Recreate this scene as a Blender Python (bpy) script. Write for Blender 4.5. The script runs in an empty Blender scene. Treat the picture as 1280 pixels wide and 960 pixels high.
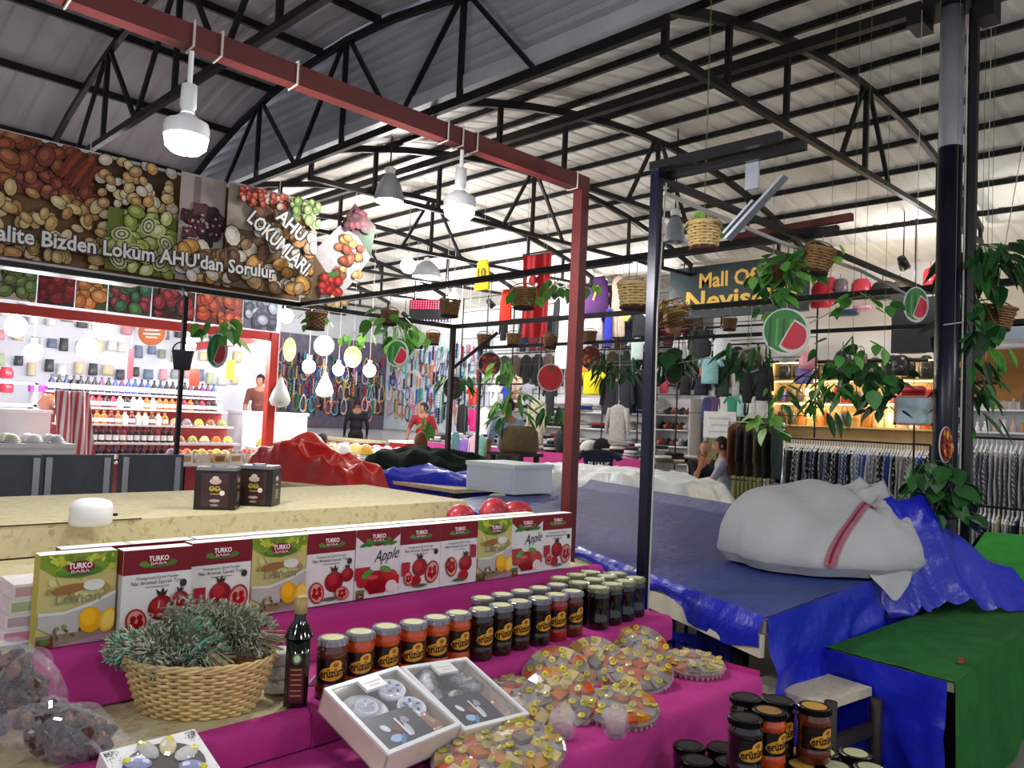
import bpy, bmesh, math, random
from mathutils import Vector, Matrix, Euler
random.seed(7)
PI = math.pi
SC = bpy.context.scene
COL = SC.collection

# ------------------------------------------------------------------ camera
EYE = Vector((0, 0, 1.5))
FPX = 980.0
CAMROT = (Matrix.Rotation(math.radians(-45), 3, 'Z') @ Matrix.Rotation(math.radians(90 + 2.6), 3, 'X')
          @ Matrix.Rotation(math.radians(2.5), 3, 'Z'))
cd = bpy.data.cameras.new('camera')
cd.sensor_fit = 'HORIZONTAL'; cd.sensor_width = 36.0; cd.lens = FPX * 36.0 / 1280.0
cd.clip_start = 0.05; cd.clip_end = 200
cam = bpy.data.objects.new('camera', cd); COL.objects.link(cam)
cam.matrix_world = Matrix.Translation(EYE) @ CAMROT.to_4x4()
SC.camera = cam

# ------------------------------------------------------------------ world, exposure
W = bpy.data.worlds.new('evening_sky'); SC.world = W; W.use_nodes = True
bg = W.node_tree.nodes['Background']
bg.inputs[0].default_value = (0.80, 0.88, 1.0, 1); bg.inputs[1].default_value = 0.46
SC.view_settings.view_transform = 'Standard'; SC.view_settings.look = 'None'
SC.view_settings.gamma = 1.0; SC.view_settings.use_curve_mapping = False
SC.view_settings.exposure = 0.5
LAMP_W = 1.0          # overall lamp strength

def add_light(loc, watts, r=0.08, col=(1, 0.97, 0.93)):
    l = bpy.data.lights.new('lamp_light', 'POINT'); l.energy = watts * LAMP_W; l.shadow_soft_size = r; l.color = col
    o = bpy.data.objects.new('lamp_light', l); o.location = loc; COL.objects.link(o)
    return o

# ------------------------------------------------------------------ helpers
def at(px, py, X=None, Y=None, Z=None, d=None):
    v = CAMROT @ Vector(((px - 640) / FPX, -(py - 480) / FPX, -1.0))
    if X is not None: k = X / v.x
    elif Y is not None: k = Y / v.y
    elif Z is not None: k = (Z - EYE.z) / v.z
    else: k = d
    return EYE + v * k

def lin(c):
    return c / 12.92 if c <= 0.04045 else ((c + 0.055) / 1.055) ** 2.4
def hx(s):
    return (lin(int(s[0:2], 16) / 255), lin(int(s[2:4], 16) / 255), lin(int(s[4:6], 16) / 255), 1.0)

MATS = {}
def M(name, col=None, rough=0.6, metal=0.0, noise=None, bump=None, src=None, spec=0.5, alpha=1.0, trans=0.0,
      emit=None, estr=0.0, coat=0.0, ior=1.45, vor=None):
    """procedural material; src 'attr' = painted face colours, 'obj' = object colour"""
    if name in MATS: return MATS[name]
    m = bpy.data.materials.new(name); m.use_nodes = True; MATS[name] = m
    nt = m.node_tree; N = nt.nodes; L = nt.links; b = N['Principled BSDF']
    b.inputs['Roughness'].default_value = rough; b.inputs['Metallic'].default_value = metal
    b.inputs['IOR'].default_value = ior
    b.inputs['Specular IOR Level'].default_value = spec
    b.inputs['Coat Weight'].default_value = coat
    out = None
    if src == 'attr':
        n = N.new('ShaderNodeAttribute'); n.attribute_name = 'Col'; out = n.outputs['Color']
    elif src == 'obj':
        n = N.new('ShaderNodeObjectInfo'); out = n.outputs['Color']
    elif col is not None:
        n = N.new('ShaderNodeRGB'); n.outputs[0].default_value = hx(col); out = n.outputs[0]
    tc = N.new('ShaderNodeTexCoord')
    if noise and out:
        sc, amt = noise[0], noise[1]
        t = N.new('ShaderNodeTexNoise'); t.inputs['Scale'].default_value = sc; t.inputs['Detail'].default_value = 4
        L.new(tc.outputs['Object'], t.inputs['Vector'])
        mr = N.new('ShaderNodeMapRange'); mr.inputs['From Min'].default_value = 0.3; mr.inputs['From Max'].default_value = 0.7
        mr.inputs['To Min'].default_value = 1 - amt; mr.inputs['To Max'].default_value = 1 + amt
        L.new(t.outputs['Fac'], mr.inputs['Value'])
        mx = N.new('ShaderNodeMix'); mx.data_type = 'RGBA'; mx.blend_type = 'MULTIPLY'; mx.inputs['Factor'].default_value = 1
        L.new(out, mx.inputs['A']); L.new(mr.outputs[0], mx.inputs['B']); out = mx.outputs['Result']
    if vor and out:                       # flakes: scale, second colour, threshold
        t = N.new('ShaderNodeTexVoronoi'); t.inputs['Scale'].default_value = vor[0]
        mp = N.new('ShaderNodeMapping'); mp.inputs['Scale'].default_value = (1, 2.2, 1); L.new(tc.outputs['Object'], mp.inputs['Vector'])
        L.new(mp.outputs[0], t.inputs['Vector'])
        sp = N.new('ShaderNodeSeparateColor'); L.new(t.outputs['Color'], sp.inputs[0])
        cr = N.new('ShaderNodeValToRGB'); cr.color_ramp.elements[0].position = 0.0; cr.color_ramp.elements[1].position = 1.0
        cr.color_ramp.elements[0].color = hx(vor[1]); cr.color_ramp.elements[1].color = hx(col)
        e = cr.color_ramp.elements.new(vor[2]); e.color = hx(vor[3])
        L.new(sp.outputs[0], cr.inputs[0])
        mx = N.new('ShaderNodeMix'); mx.data_type = 'RGBA'; mx.inputs['Factor'].default_value = 0.65
        L.new(out, mx.inputs['A']); L.new(cr.outputs[0], mx.inputs['B']); out = mx.outputs['Result']
    if out: L.new(out, b.inputs['Base Color'])
    if bump:
        t = N.new('ShaderNodeTexNoise'); t.inputs['Scale'].default_value = bump[0]; t.inputs['Detail'].default_value = 5
        L.new(tc.outputs['Object'], t.inputs['Vector'])
        bp = N.new('ShaderNodeBump'); bp.inputs['Strength'].default_value = bump[1]; bp.inputs['Distance'].default_value = bump[2] if len(bump) > 2 else 0.02
        L.new(t.outputs['Fac'], bp.inputs['Height']); L.new(bp.outputs[0], b.inputs['Normal'])
    if alpha < 1: b.inputs['Alpha'].default_value = alpha
    if trans: b.inputs['Transmission Weight'].default_value = trans
    if emit:
        b.inputs['Emission Color'].default_value = hx(emit); b.inputs['Emission Strength'].default_value = estr
    return m

def pattern_mat(name, kind):
    """cloth woven from the object's own colour and a pale second colour"""
    if name in MATS: return MATS[name]
    m = bpy.data.materials.new(name); m.use_nodes = True; MATS[name] = m
    nt = m.node_tree; N = nt.nodes; L = nt.links; b = N['Principled BSDF']; b.inputs['Roughness'].default_value = 0.85
    oi = N.new('ShaderNodeObjectInfo'); tc = N.new('ShaderNodeTexCoord')
    mp = N.new('ShaderNodeMapping'); L.new(tc.outputs['Object'], mp.inputs['Vector'])
    if kind == 'check':
        t = N.new('ShaderNodeTexChecker'); t.inputs['Scale'].default_value = 22; fac = t.outputs['Fac']
    elif kind == 'dots':
        t = N.new('ShaderNodeTexVoronoi'); t.inputs['Scale'].default_value = 26
        lt = N.new('ShaderNodeMath'); lt.operation = 'LESS_THAN'; lt.inputs[1].default_value = 0.38
        L.new(t.outputs['Distance'], lt.inputs[0]); fac = lt.outputs[0]
    else:
        t = N.new('ShaderNodeTexWave'); t.inputs['Scale'].default_value = 9; t.bands_direction = 'DIAGONAL'
        t.inputs['Distortion'].default_value = 4.0; fac = t.outputs['Fac']
    L.new(mp.outputs[0], t.inputs['Vector'])
    mx = N.new('ShaderNodeMix'); mx.data_type = 'RGBA'; L.new(fac, mx.inputs['Factor'])
    L.new(oi.outputs['Color'], mx.inputs['A']); mx.inputs['B'].default_value = hx('d9dce0')
    L.new(mx.outputs['Result'], b.inputs['Base Color'])
    return m

class MB:
    def __init__(s): s.v = []; s.f = []; s.c = []; s.m = []; s.col = None; s.mi = 0; s.T = None
    def add(s, vs, fs, col=None, mi=None):
        n = len(s.v)
        if s.T is not None: vs = [s.T @ Vector(p) for p in vs]
        s.v += [tuple(p) for p in vs]
        c = col if col is not None else s.col
        if isinstance(c, str): c = hx(c)
        for f in fs:
            s.f.append(tuple(i + n for i in f)); s.c.append(c); s.m.append(s.mi if mi is None else mi)
        return s
    def box(s, c, size, R=None, **k):
        hx_, hy, hz = size[0] / 2, size[1] / 2, size[2] / 2
        vs = [Vector((x, y, z)) for z in (-hz, hz) for x, y in ((-hx_, -hy), (hx_, -hy), (hx_, hy), (-hx_, hy))]
        if R is not None: vs = [R @ p for p in vs]
        c = Vector(c)
        return s.add([p + c for p in vs], [(3, 2, 1, 0), (4, 5, 6, 7), (0, 1, 5, 4), (1, 2, 6, 5), (2, 3, 7, 6), (3, 0, 4, 7)], **k)
    def bx(s, x0, x1, y0, y1, z0, z1, **k):
        return s.box(((x0 + x1) / 2, (y0 + y1) / 2, (z0 + z1) / 2), (abs(x1 - x0), abs(y1 - y0), abs(z1 - z0)), **k)
    def beam(s, p, q, w, h=None, **k):
        p = Vector(p); q = Vector(q); h = h or w
        d = (q - p); L = d.length; d = d / L
        up = Vector((0, 0, 1)) if abs(d.z) < 0.95 else Vector((1, 0, 0))
        x = d.cross(up).normalized(); y = x.cross(d)
        vs = [p + x * a * w / 2 + y * b * h / 2 + d * t * L for t in (0, 1) for a, b in ((-1, -1), (1, -1), (1, 1), (-1, 1))]
        return s.add(vs, [(0, 1, 2, 3), (7, 6, 5, 4), (1, 0, 4, 5), (2, 1, 5, 6), (3, 2, 6, 7), (0, 3, 7, 4)], **k)
    def tube(s, pts, r, seg=6, closed=False, caps=True, **k):
        pts = [Vector(p) for p in pts]; n = len(pts)
        rs = r if isinstance(r, (list, tuple)) else [r] * n
        vs = []; prev = None
        for i, p in enumerate(pts):
            a = pts[(i - 1) % n] if (i > 0 or closed) else p
            b = pts[(i + 1) % n] if (i < n - 1 or closed) else p
            d = (b - a)
            d = d.normalized() if d.length > 1e-9 else Vector((0, 0, 1))
            if prev is None:
                up = Vector((0, 0, 1)) if abs(d.z) < 0.9 else Vector((1, 0, 0))
                x = d.cross(up).normalized()
            else:
                x = (prev - d * prev.dot(d))
                x = x.normalized() if x.length > 1e-6 else d.orthogonal().normalized()
            prev = x; y = d.cross(x)
            for j in range(seg):
                t = 2 * PI * j / seg
                vs.append(p + (x * math.cos(t) + y * math.sin(t)) * rs[i])
        fs = []
        for i in range(n if closed else n - 1):
            for j in range(seg):
                i2 = (i + 1) % n
                fs.append((i * seg + j, i * seg + (j + 1) % seg, i2 * seg + (j + 1) % seg, i2 * seg + j))
        if caps and not closed:
            fs.append(tuple(range(seg - 1, -1, -1))); fs.append(tuple((n - 1) * seg + j for j in range(seg)))
        return s.add(vs, fs, **k)
    def lathe(s, prof, seg=20, c=(0, 0, 0), cols=None, a0=0.0, a1=2 * PI, sx=1, sy=1, **k):
        full = abs(a1 - a0 - 2 * PI) < 1e-6
        ns = seg if full else seg + 1
        vs = []
        for r, z in prof:
            for j in range(ns):
                t = a0 + (a1 - a0) * j / seg
                vs.append((c[0] + r * sx * math.cos(t), c[1] + r * sy * math.sin(t), c[2] + z))
        for i in range(len(prof) - 1):
            fs = [(i * ns + j, i * ns + (j + 1) % ns, (i + 1) * ns + (j + 1) % ns, (i + 1) * ns + j) for j in range(seg)]
            kk = dict(k)
            if cols: kk['col'] = cols[i]
            if i == 0: s._base = len(s.v); s.add(vs, fs, **kk)
            else:
                cc = kk.get('col', s.col)
                if isinstance(cc, str): cc = hx(cc)
                for f in fs:
                    s.f.append(tuple(q + s._base for q in f)); s.c.append(cc); s.m.append(s.mi if kk.get('mi') is None else kk['mi'])
        return s
    def ell(s, c, r, seg=10, rings=6, R=None, **k):
        r = r if isinstance(r, (tuple, list)) else (r, r, r)
        vs = []; c = Vector(c)
        for i in range(1, rings):
            t = PI * i / rings
            for j in range(seg):
                u = 2 * PI * j / seg
                p = Vector((r[0] * math.sin(t) * math.cos(u), r[1] * math.sin(t) * math.sin(u), r[2] * math.cos(t)))
                vs.append(c + (R @ p if R is not None else p))
        top = Vector((0, 0, r[2])); bot = Vector((0, 0, -r[2]))
        vs.append(c + (R @ top if R is not None else top)); vs.append(c + (R @ bot if R is not None else bot))
        nt = (rings - 1) * seg; fs = []
        for j in range(seg):
            fs.append((nt, j, (j + 1) % seg)); fs.append((nt + 1, (rings - 2) * seg + (j + 1) % seg, (rings - 2) * seg + j))
            for i in range(rings - 2):
                fs.append((i * seg + j, (i + 1) * seg + j, (i + 1) * seg + (j + 1) % seg, i * seg + (j + 1) % seg))
        return s.add(vs, fs, **k)
    def loft(s, rows, seg=10, caps=True, **k):
        """rows: (centre, half width x, half depth y) rings in z order"""
        vs = []
        for c, a, b in rows:
            for j in range(seg):
                t = 2 * PI * j / seg
                vs.append((c[0] + a * math.cos(t), c[1] + b * math.sin(t), c[2]))
        fs = [(i * seg + j, i * seg + (j + 1) % seg, (i + 1) * seg + (j + 1) % seg, (i + 1) * seg + j)
              for i in range(len(rows) - 1) for j in range(seg)]
        if caps:
            fs.append(tuple(range(seg - 1, -1, -1))); fs.append(tuple((len(rows) - 1) * seg + j for j in range(seg)))
        return s.add(vs, fs, **k)
    def slab(s, outline, y0, y1, **k):
        """outline in x,z (counter clockwise seen from the front, -y); solid from y0 (front) to y1"""
        n = len(outline)
        vs = [(x, y0, z) for x, z in outline] + [(x, y1, z) for x, z in outline]
        fs = [tuple(range(n)), tuple(range(2 * n - 1, n - 1, -1))] + [(i, i + n, (i + 1) % n + n, (i + 1) % n) for i in range(n)]
        return s.add(vs, fs, **k)
    def grid(s, fn, nu, nv, **k):
        vs = [fn(i / nu, j / nv) for j in range(nv + 1) for i in range(nu + 1)]
        fs = [(j * (nu + 1) + i, j * (nu + 1) + i + 1, (j + 1) * (nu + 1) + i + 1, (j + 1) * (nu + 1) + i) for j in range(nv) for i in range(nu)]
        return s.add(vs, fs, **k)
    def mesh(s, name, mats, smooth=False):
        me = bpy.data.meshes.new(name); me.from_pydata(s.v, [], s.f)
        for m in (mats if isinstance(mats, (list, tuple)) else [mats]): me.materials.append(m)
        if any(s.m): me.polygons.foreach_set('material_index', s.m)
        if any(c is not None for c in s.c):
            ca = me.color_attributes.new('Col', 'FLOAT_COLOR', 'CORNER'); buf = []
            for p, c in zip(me.polygons, s.c): buf += list(c or (0.5, 0.5, 0.5, 1)) * p.loop_total
            ca.data.foreach_set('color', buf)
        if smooth: me.polygons.foreach_set('use_smooth', [True] * len(me.polygons))
        me.update()
        return me
    def build(s, name, mats, parent=None, smooth=False, **k):
        return link(name, s.mesh(name, mats, smooth), parent, **k)

def link(name, data, parent=None, loc=None, rot=None, scale=None, color=None):
    o = bpy.data.objects.new(name, data); COL.objects.link(o)
    if parent is not None: o.parent = parent
    if loc is not None: o.location = loc
    if rot is not None: o.rotation_euler = rot
    if scale is not None: o.scale = scale if isinstance(scale, (tuple, list)) else (scale,) * 3
    if color is not None: o.color = hx(color) if isinstance(color, str) else color
    return o
def tag(o, label, cat, group=None, kind=None):
    o['label'] = label; o['category'] = cat
    if group: o['group'] = group
    if kind: o['kind'] = kind
    return o
def thing(name, label, cat, loc=(0, 0, 0), rotz=0.0, group=None, rot=None):
    o = bpy.data.objects.new(name, None); COL.objects.link(o); o.empty_display_size = 0.1
    o.location = loc; o.rotation_euler = rot if rot is not None else (0, 0, rotz)
    return tag(o, label, cat, group)
def struct(o, label=None, cat=None):
    o['kind'] = 'structure'
    if label: o['label'] = label; o['category'] = cat
    return o
def copy_tree(o, parent=None):
    c = o.copy(); COL.objects.link(c); c.parent = parent
    for ch in list(o.children): copy_tree(ch, c)
    return c
ORD = ['first', 'second', 'third', 'fourth', 'fifth', 'sixth', 'seventh', 'eighth', 'ninth', 'tenth', 'eleventh', 'twelfth', 'thirteenth',
       'fourteenth', 'fifteenth', 'sixteenth', 'seventeenth', 'eighteenth', 'nineteenth', 'twentieth']
TENS = {2: 'twenty', 3: 'thirty', 4: 'forty', 5: 'fifty', 6: 'sixty', 7: 'seventy', 8: 'eighty', 9: 'ninety'}
def nth(i):
    n = i + 1
    if n <= 20: return ORD[i]
    if n % 10 == 0: return TENS[n // 10][:-1] + 'ieth'
    return TENS[n // 10] + '-' + ORD[n % 10 - 1]

# flat print: polygons, ellipses and lettering laid on a surface in x,z (front = -y), each layer a hair above the last
TXT = {}
def text_polys(t, bold=False, shear=0.0):
    if t in TXT: return TXT[t]
    cu = bpy.data.curves.new('lettering', 'FONT'); cu.body = t; cu.resolution_u = 2
    cu.align_x = 'CENTER'; cu.align_y = 'CENTER'
    if bold: cu.offset = 0.025
    cu.shear = shear
    ob = bpy.data.objects.new('lettering', cu); COL.objects.link(ob)
    dg = bpy.context.evaluated_depsgraph_get(); dg.update()
    me = bpy.data.meshes.new_from_object(ob.evaluated_get(dg))
    vs = [tuple(v.co) for v in me.vertices]; fs = [tuple(p.vertices) for p in me.polygons]
    bpy.data.objects.remove(ob); bpy.data.curves.remove(cu); bpy.data.meshes.remove(me)
    TXT[t] = (vs, fs)
    return TXT[t]
class Print(MB):
    def __init__(s, y=-0.0006, step=0.0004): super().__init__(); s.y = y; s.step = step; s.k = 0.15
    def lay(s, pts, fs, col):
        s.add([(x, s.y, z) for x, z in pts], fs, col=col); s.y -= s.step * s.k
    def up(s): s.y -= s.step
    def poly(s, pts, col): s.lay(pts, [tuple(range(len(pts)))], col)
    def rect(s, x0, x1, z0, z1, col): s.poly([(x0, z0), (x1, z0), (x1, z1), (x0, z1)], col)
    def ell2(s, x, z, a, b, col, ang=0.0, n=10):
        ca, sa = math.cos(ang), math.sin(ang)
        s.poly([(x + a * math.cos(t) * ca - b * math.sin(t) * sa, z + a * math.cos(t) * sa + b * math.sin(t) * ca)
                for t in [2 * PI * i / n for i in range(n)]], col)
    def gell(s, x, z, a, b, col, ang=0.0, n=10):
        ca, sa = math.cos(ang), math.sin(ang); pts = []
        for i in range(n + 1):
            u = -1 + 2 * i / n; h = math.sqrt(max(0, 1 - u * u))
            for q in (-h, h): pts.append((x + a * u * ca - b * q * sa, z + a * u * sa + b * q * ca))
        s.lay(pts, [(2 * i, 2 * i + 2, 2 * i + 3, 2 * i + 1) for i in range(n)], col)
    def ring(s, x, z, r0, r1, col, n=20, a0=0.0, a1=2 * PI):
        pts = []
        for i in range(n + 1):
            t = a0 + (a1 - a0) * i / n
            pts.append((x + r0 * math.cos(t), z + r0 * math.sin(t))); pts.append((x + r1 * math.cos(t), z + r1 * math.sin(t)))
        s.lay(pts, [(2 * i, 2 * i + 1, 2 * i + 3, 2 * i + 2) for i in range(n)], col)
    def text(s, t, x, z, h, col, ang=0.0, width=None, bold=False, shear=0.0):
        vs, fs = text_polys(t, bold, shear)
        w = max(v[0] for v in vs) - min(v[0] for v in vs)
        sx = h if width is None else width / w
        ca, sa = math.cos(ang), math.sin(ang)
        s.lay([(x + v[0] * sx * ca - v[1] * h * sa, z + v[0] * sx * sa + v[1] * h * ca) for v in vs], fs, col)
    def clip(s, x0, x1, z0, z1):
        s.v = [(min(max(x, x0), x1), y, min(max(z, z0), z1)) for x, y, z in s.v]; return s
    def curl(s, R, sag=0.0):
        """wrap the flat print round a cylinder of radius R about the z axis, front at -y"""
        out = []
        for x, y, z in s.v:
            t = x / R; r = R - y
            out.append((r * math.sin(t), -r * math.cos(t), z))
        s.v = out; return s

# shared materials
m_steel = M('dark_painted_steel', '1b191a', 0.45, 0.3, noise=(6, .35))
m_navy = M('navy_painted_steel', '14152a', 0.3, 0.2, noise=(8, .25))
m_redst = M('oxide_red_painted_steel', '5e2322', 0.45, 0.0, noise=(5, .18))
m_galv = M('galvanised_steel', 'a4a9b2', 0.42, 0.6, noise=(4, .15))
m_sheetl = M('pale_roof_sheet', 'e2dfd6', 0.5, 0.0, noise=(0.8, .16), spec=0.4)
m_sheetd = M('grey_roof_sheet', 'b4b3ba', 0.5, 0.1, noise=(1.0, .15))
m_floor = M('worn_concrete', '7c7674', 0.75, noise=(2.2, .2), bump=(30, .2, .01))
m_osb = M('flake_board', 'c8bf9c', 0.75, noise=(3, .1), vor=(60, '9c8858', .25, 'c4b98e'), bump=(60, .25, .004))
m_pink = M('magenta_cloth', 'b22c80', 0.8, noise=(5, .08), bump=(25, .25, .01))
m_white = M('white_enamel', 'e8e9ea', 0.35, noise=(3, .04))
m_wall = M('white_plaster', 'dfe0e2', 0.8, noise=(1.2, .06))
m_print = M('printed_sheet', None, 0.45, src='attr', noise=(18, .05))
m_printg = M('glossy_print', None, 0.25, src='attr', noise=(20, .05), coat=0.3)
m_paint = M('painted_pieces', None, 0.5, src='attr', noise=(14, .10))
m_cloth = M('garment_cloth', None, 0.9, src='obj', noise=(12, .14), bump=(22, .5, .03))
m_clothp = M('printed_garment', None, 0.9, src='attr', noise=(10, .08))
m_plas = M('coloured_plastic', None, 0.35, src='obj', noise=(10, .06))
m_glass = M('clear_glass', 'ffffff', 0.05, trans=0.0, alpha=0.07, spec=0.6)
m_film = M('cellophane', 'f4f6ff', 0.10, alpha=0.14, spec=1.0, bump=(45, 1.0, .03))
m_chrome = M('polished_metal', 'c9ccd2', 0.2, 1.0)
m_black = M('black_plastic', '141315', 0.4, noise=(8, .1))
m_wick = M('willow_wicker', 'd6ba80', 0.65, noise=(25, .22))
m_wickd = M('brown_wicker', '8d6a42', 0.7, noise=(25, .28))
m_string = M('pale_cord', 'b9b6ae', 0.8)
m_leaf = M('leaf_green', None, 0.42, src='obj', noise=(9, .22))
m_stem = M('stem_green', '4d6a2c', 0.6)
m_bulb = M('lit_bulb', 'ffffff', 0.3, emit='ffffff', estr=22.0)
# ------------------------------------------------------------------ the hall
o = MB().bx(-9, 16, -9, 22, -0.2, 0).build('floor', m_floor); struct(o, 'worn grey concrete floor of the market hall', 'floor')
WX = 12.7
def wall(name, x0, x1, y0, y1, z1, label, mat=m_wall):
    return struct(MB().bx(x0, x1, y0, y1, 0, z1).build(name, mat), label, 'wall')
wall('wall_back', WX, WX + .2, -6, 17.6, 4.35, 'white plaster wall behind the clothing shops')
wall('wall_left', 8.2, WX + .2, 17.6, 17.8, 4.35, 'pale wall behind the jewellery stall', M('grey_plaster', 'b9bcc4', 0.8, noise=(1.5, .1)))
wall('wall_shop', 0.2, 8.2, 15.2, 15.4, 4.35, 'pale wall behind the spice shop shelves', M('cool_white_plaster', 'd4d8e6', 0.8, noise=(1.5, .06)))

def ztop(X): return 4.15 + 0.56 * (1 - ((X - 7.55) / 3.5) ** 2) + 0.012 * (X - 4.05)
def ribbed(fn, length, n, width=1.0, ribs=4):
    """ribbed sheet: fn(u) gives (along, z); ribs stand up across the width"""
    prof = []
    for r in range(ribs):
        a = r * width / ribs
        prof += [(a, 0), (a + .16 * width / ribs, .009), (a + .30 * width / ribs, .009), (a + .42 * width / ribs, 0)]
    prof.append((width, 0))
    return prof
# pale arched roof, sheet by sheet along Y
roof = MB().bx(4.0, 4.1, -5, 18, 4.14, 4.20).build('ceiling', m_galv); struct(roof, 'pale arched roof of ribbed sheets over the market aisle', 'roof')
pf = ribbed(None, 0, 0)
mb = MB(); NX = 14
xs = [4.05 + 7.3 * i / NX for i in range(NX + 1)]
vs = [(x, y, ztop(x) + .10 + z) for x in xs for y, z in pf]; k = len(pf)
vs += [(x, y, z + .012) for x, y, z in vs]; nn = len(xs) * k
fs = []
for i in range(NX):
    for j in range(k - 1):
        q = (i * k + j, i * k + j + 1, (i + 1) * k + j + 1, (i + 1) * k + j)
        fs.append(q); fs.append(tuple(t + nn for t in reversed(q)))
mb.add(vs, fs); sheet = mb.mesh('roof_sheet', m_sheetl)
for i in range(23):
    link('roof_sheet', sheet, roof, loc=(0, -5 + i, 0))
# far slope beyond the arch, down to the shop wall
mb = MB()
vs = [(x, y, 4.30 - (x - 11.3) * .10 + z) for x in (11.25, 14.2) for y, z in pf]
vs += [(x, y, z + .012) for x, y, z in vs]; nn = 2 * k; fs = []
for j in range(k - 1):
    q = (j, j + 1, k + j + 1, k + j); fs.append(q); fs.append(tuple(t + nn for t in reversed(q)))
mb.add(vs, fs); sheet2 = mb.mesh('roof_sheet', m_sheetl)
for i in range(23): link('roof_sheet', sheet2, roof, loc=(0, -5 + i, 0))
# purlins, one by one
pm = MB().beam((0, -5, 0), (0, 18, 0), .035, .06).mesh('purlin', m_steel)
for i, x in enumerate([4.45, 5.1, 5.75, 6.4, 7.05, 7.7, 8.35, 9.0, 9.65, 10.3, 10.95]):
    link('purlin', pm, roof, loc=(x, 0, ztop(x) + .065))
# dark roof over the front stalls, arch across Y
def zdark(Y): return 4.22 + 0.82 * (1 - ((Y - 6.4) / 3.7) ** 2)
droof = MB().bx(3.98, 4.05, -4.6, 18, 4.11, 4.22).build('ceiling', M('pale_gutter', 'b4b8c0', .5, .1, noise=(3, .1))); struct(droof, 'dark grey ribbed roof over the front stalls with its gutter edge', 'roof')
mb = MB(); NY = 12
def dark_sheet(y0, y1, f):
    mb = MB(); ys = [y0 + (y1 - y0) * i / NY for i in range(NY + 1)]
    vs = [(x, y, f(y) + .10 + z) for y in ys for x, z in pf]
    vs += [(x, y, z + .012) for x, y, z in vs]; nn = len(ys) * k; fs = []
    for i in range(NY):
        for j in range(k - 1):
            q = (i * k + j, (i + 1) * k + j, (i + 1) * k + j + 1, i * k + j + 1); fs.append(q); fs.append(tuple(t + nn for t in reversed(q)))
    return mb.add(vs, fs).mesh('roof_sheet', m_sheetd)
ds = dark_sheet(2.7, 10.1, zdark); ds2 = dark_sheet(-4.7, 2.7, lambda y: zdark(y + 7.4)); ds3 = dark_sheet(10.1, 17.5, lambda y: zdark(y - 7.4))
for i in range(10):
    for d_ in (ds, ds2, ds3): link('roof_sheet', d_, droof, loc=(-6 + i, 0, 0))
def gable(y0, f):
    mb = MB(); zs_ = []; nz_ = 13
    for iy in range(24):
        ya, yb = y0 + 7.4 * iy / 24, y0 + 7.4 * (iy + 1) / 24
        for iz in range(nz_):
            za, zb = 4.2 + .1 * iz, 4.3 + .1 * iz; top = f((ya + yb) / 2) + .30
            if za >= top: continue
            zb = min(zb, top); mb.add([(4.10, ya, za), (4.10, yb, za), (4.13, yb, za + .02), (4.13, ya, za + .02), (4.13, ya, zb - .02), (4.13, yb, zb - .02), (4.10, yb, zb), (4.10, ya, zb)], [(1, 0, 3, 2), (2, 3, 4, 5), (5, 4, 7, 6)])
    mb.build('gable_sheet', m_sheetd, droof)
gable(2.7, zdark); gable(-4.7, lambda y: zdark(y + 7.4)); gable(10.1, lambda y: zdark(y - 7.4))
pm2 = MB().beam((-6, 0, 0), (4, 0, 0), .04, .07).mesh('purlin', m_steel)
for b0 in (-4.7, 2.7, 10.1):
    for i in range(8):
        y = b0 + .25 + i * .985
        link('purlin', pm2, droof, loc=(0, y, zdark(y - b0 + 2.7) + .06))
# arched trusses of the pale roof, along X
def seg_arc(f, a, b, n): return [f(a + (b - a) * i / n) for i in range(n + 1)]
def truss_parts(root):
    def zb(X): return 3.87 + .022 * (X - 4.05)
    def part(name, pts, w, h):
        mb = MB()
        for p, q in zip(pts[:-1], pts[1:]): mb.beam(p, q, w, h)
        mb.build(name, m_steel, root)
    part('top_chord', seg_arc(lambda x: (x, 0, ztop(x)), 4.05, 11.2, 12), .05, .07)
    part('bottom_chord', [(4.05, 0, zb(4.05)), (11.2, 0, zb(11.2))], .05, .05)
    for x in (4.07, 4.85, 5.75, 9.45, 10.35, 11.15): part('post', [(x, 0, zb(x)), (x, 0, ztop(x))], .04, .04)
    for c in (7.35,):
        part('post', [(c, 0, zb(c)), (c, 0, ztop(c))], .04, .04)
        part('diagonal', [(c - .55, 0, zb(c - .55)), (c - .06, 0, ztop(c))], .035, .035)
        part('diagonal', [(c + .62, 0, zb(c + .6)), (c + .06, 0, ztop(c))], .035, .035)
t0 = thing('roof_truss', 'arched dark steel roof truss nearest the tall round column', 'truss', (0, 2.83, 0), group='arched roof trusses over the aisle')
struct(t0); truss_parts(t0)
tl = ['arched roof truss out of view above the camera aisle', None, 'second arched roof truss back from the tall column', 'third arched roof truss back, over the two front pendant lamps',
      'fourth arched roof truss back, above the red flag', 'fifth arched roof truss back from the column', 'sixth arched roof truss back from the column',
      'seventh arched roof truss back, above the far shops', 'rearmost arched roof truss by the jewellery wall']
for i, y in enumerate([.55, None, 5.15, 7.1, 9.2, 11.3, 13.4, 15.5, 17.4]):
    if y is None: continue
    t = copy_tree(t0); t.location = (0, y, 0); t['label'] = tl[i]
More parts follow.
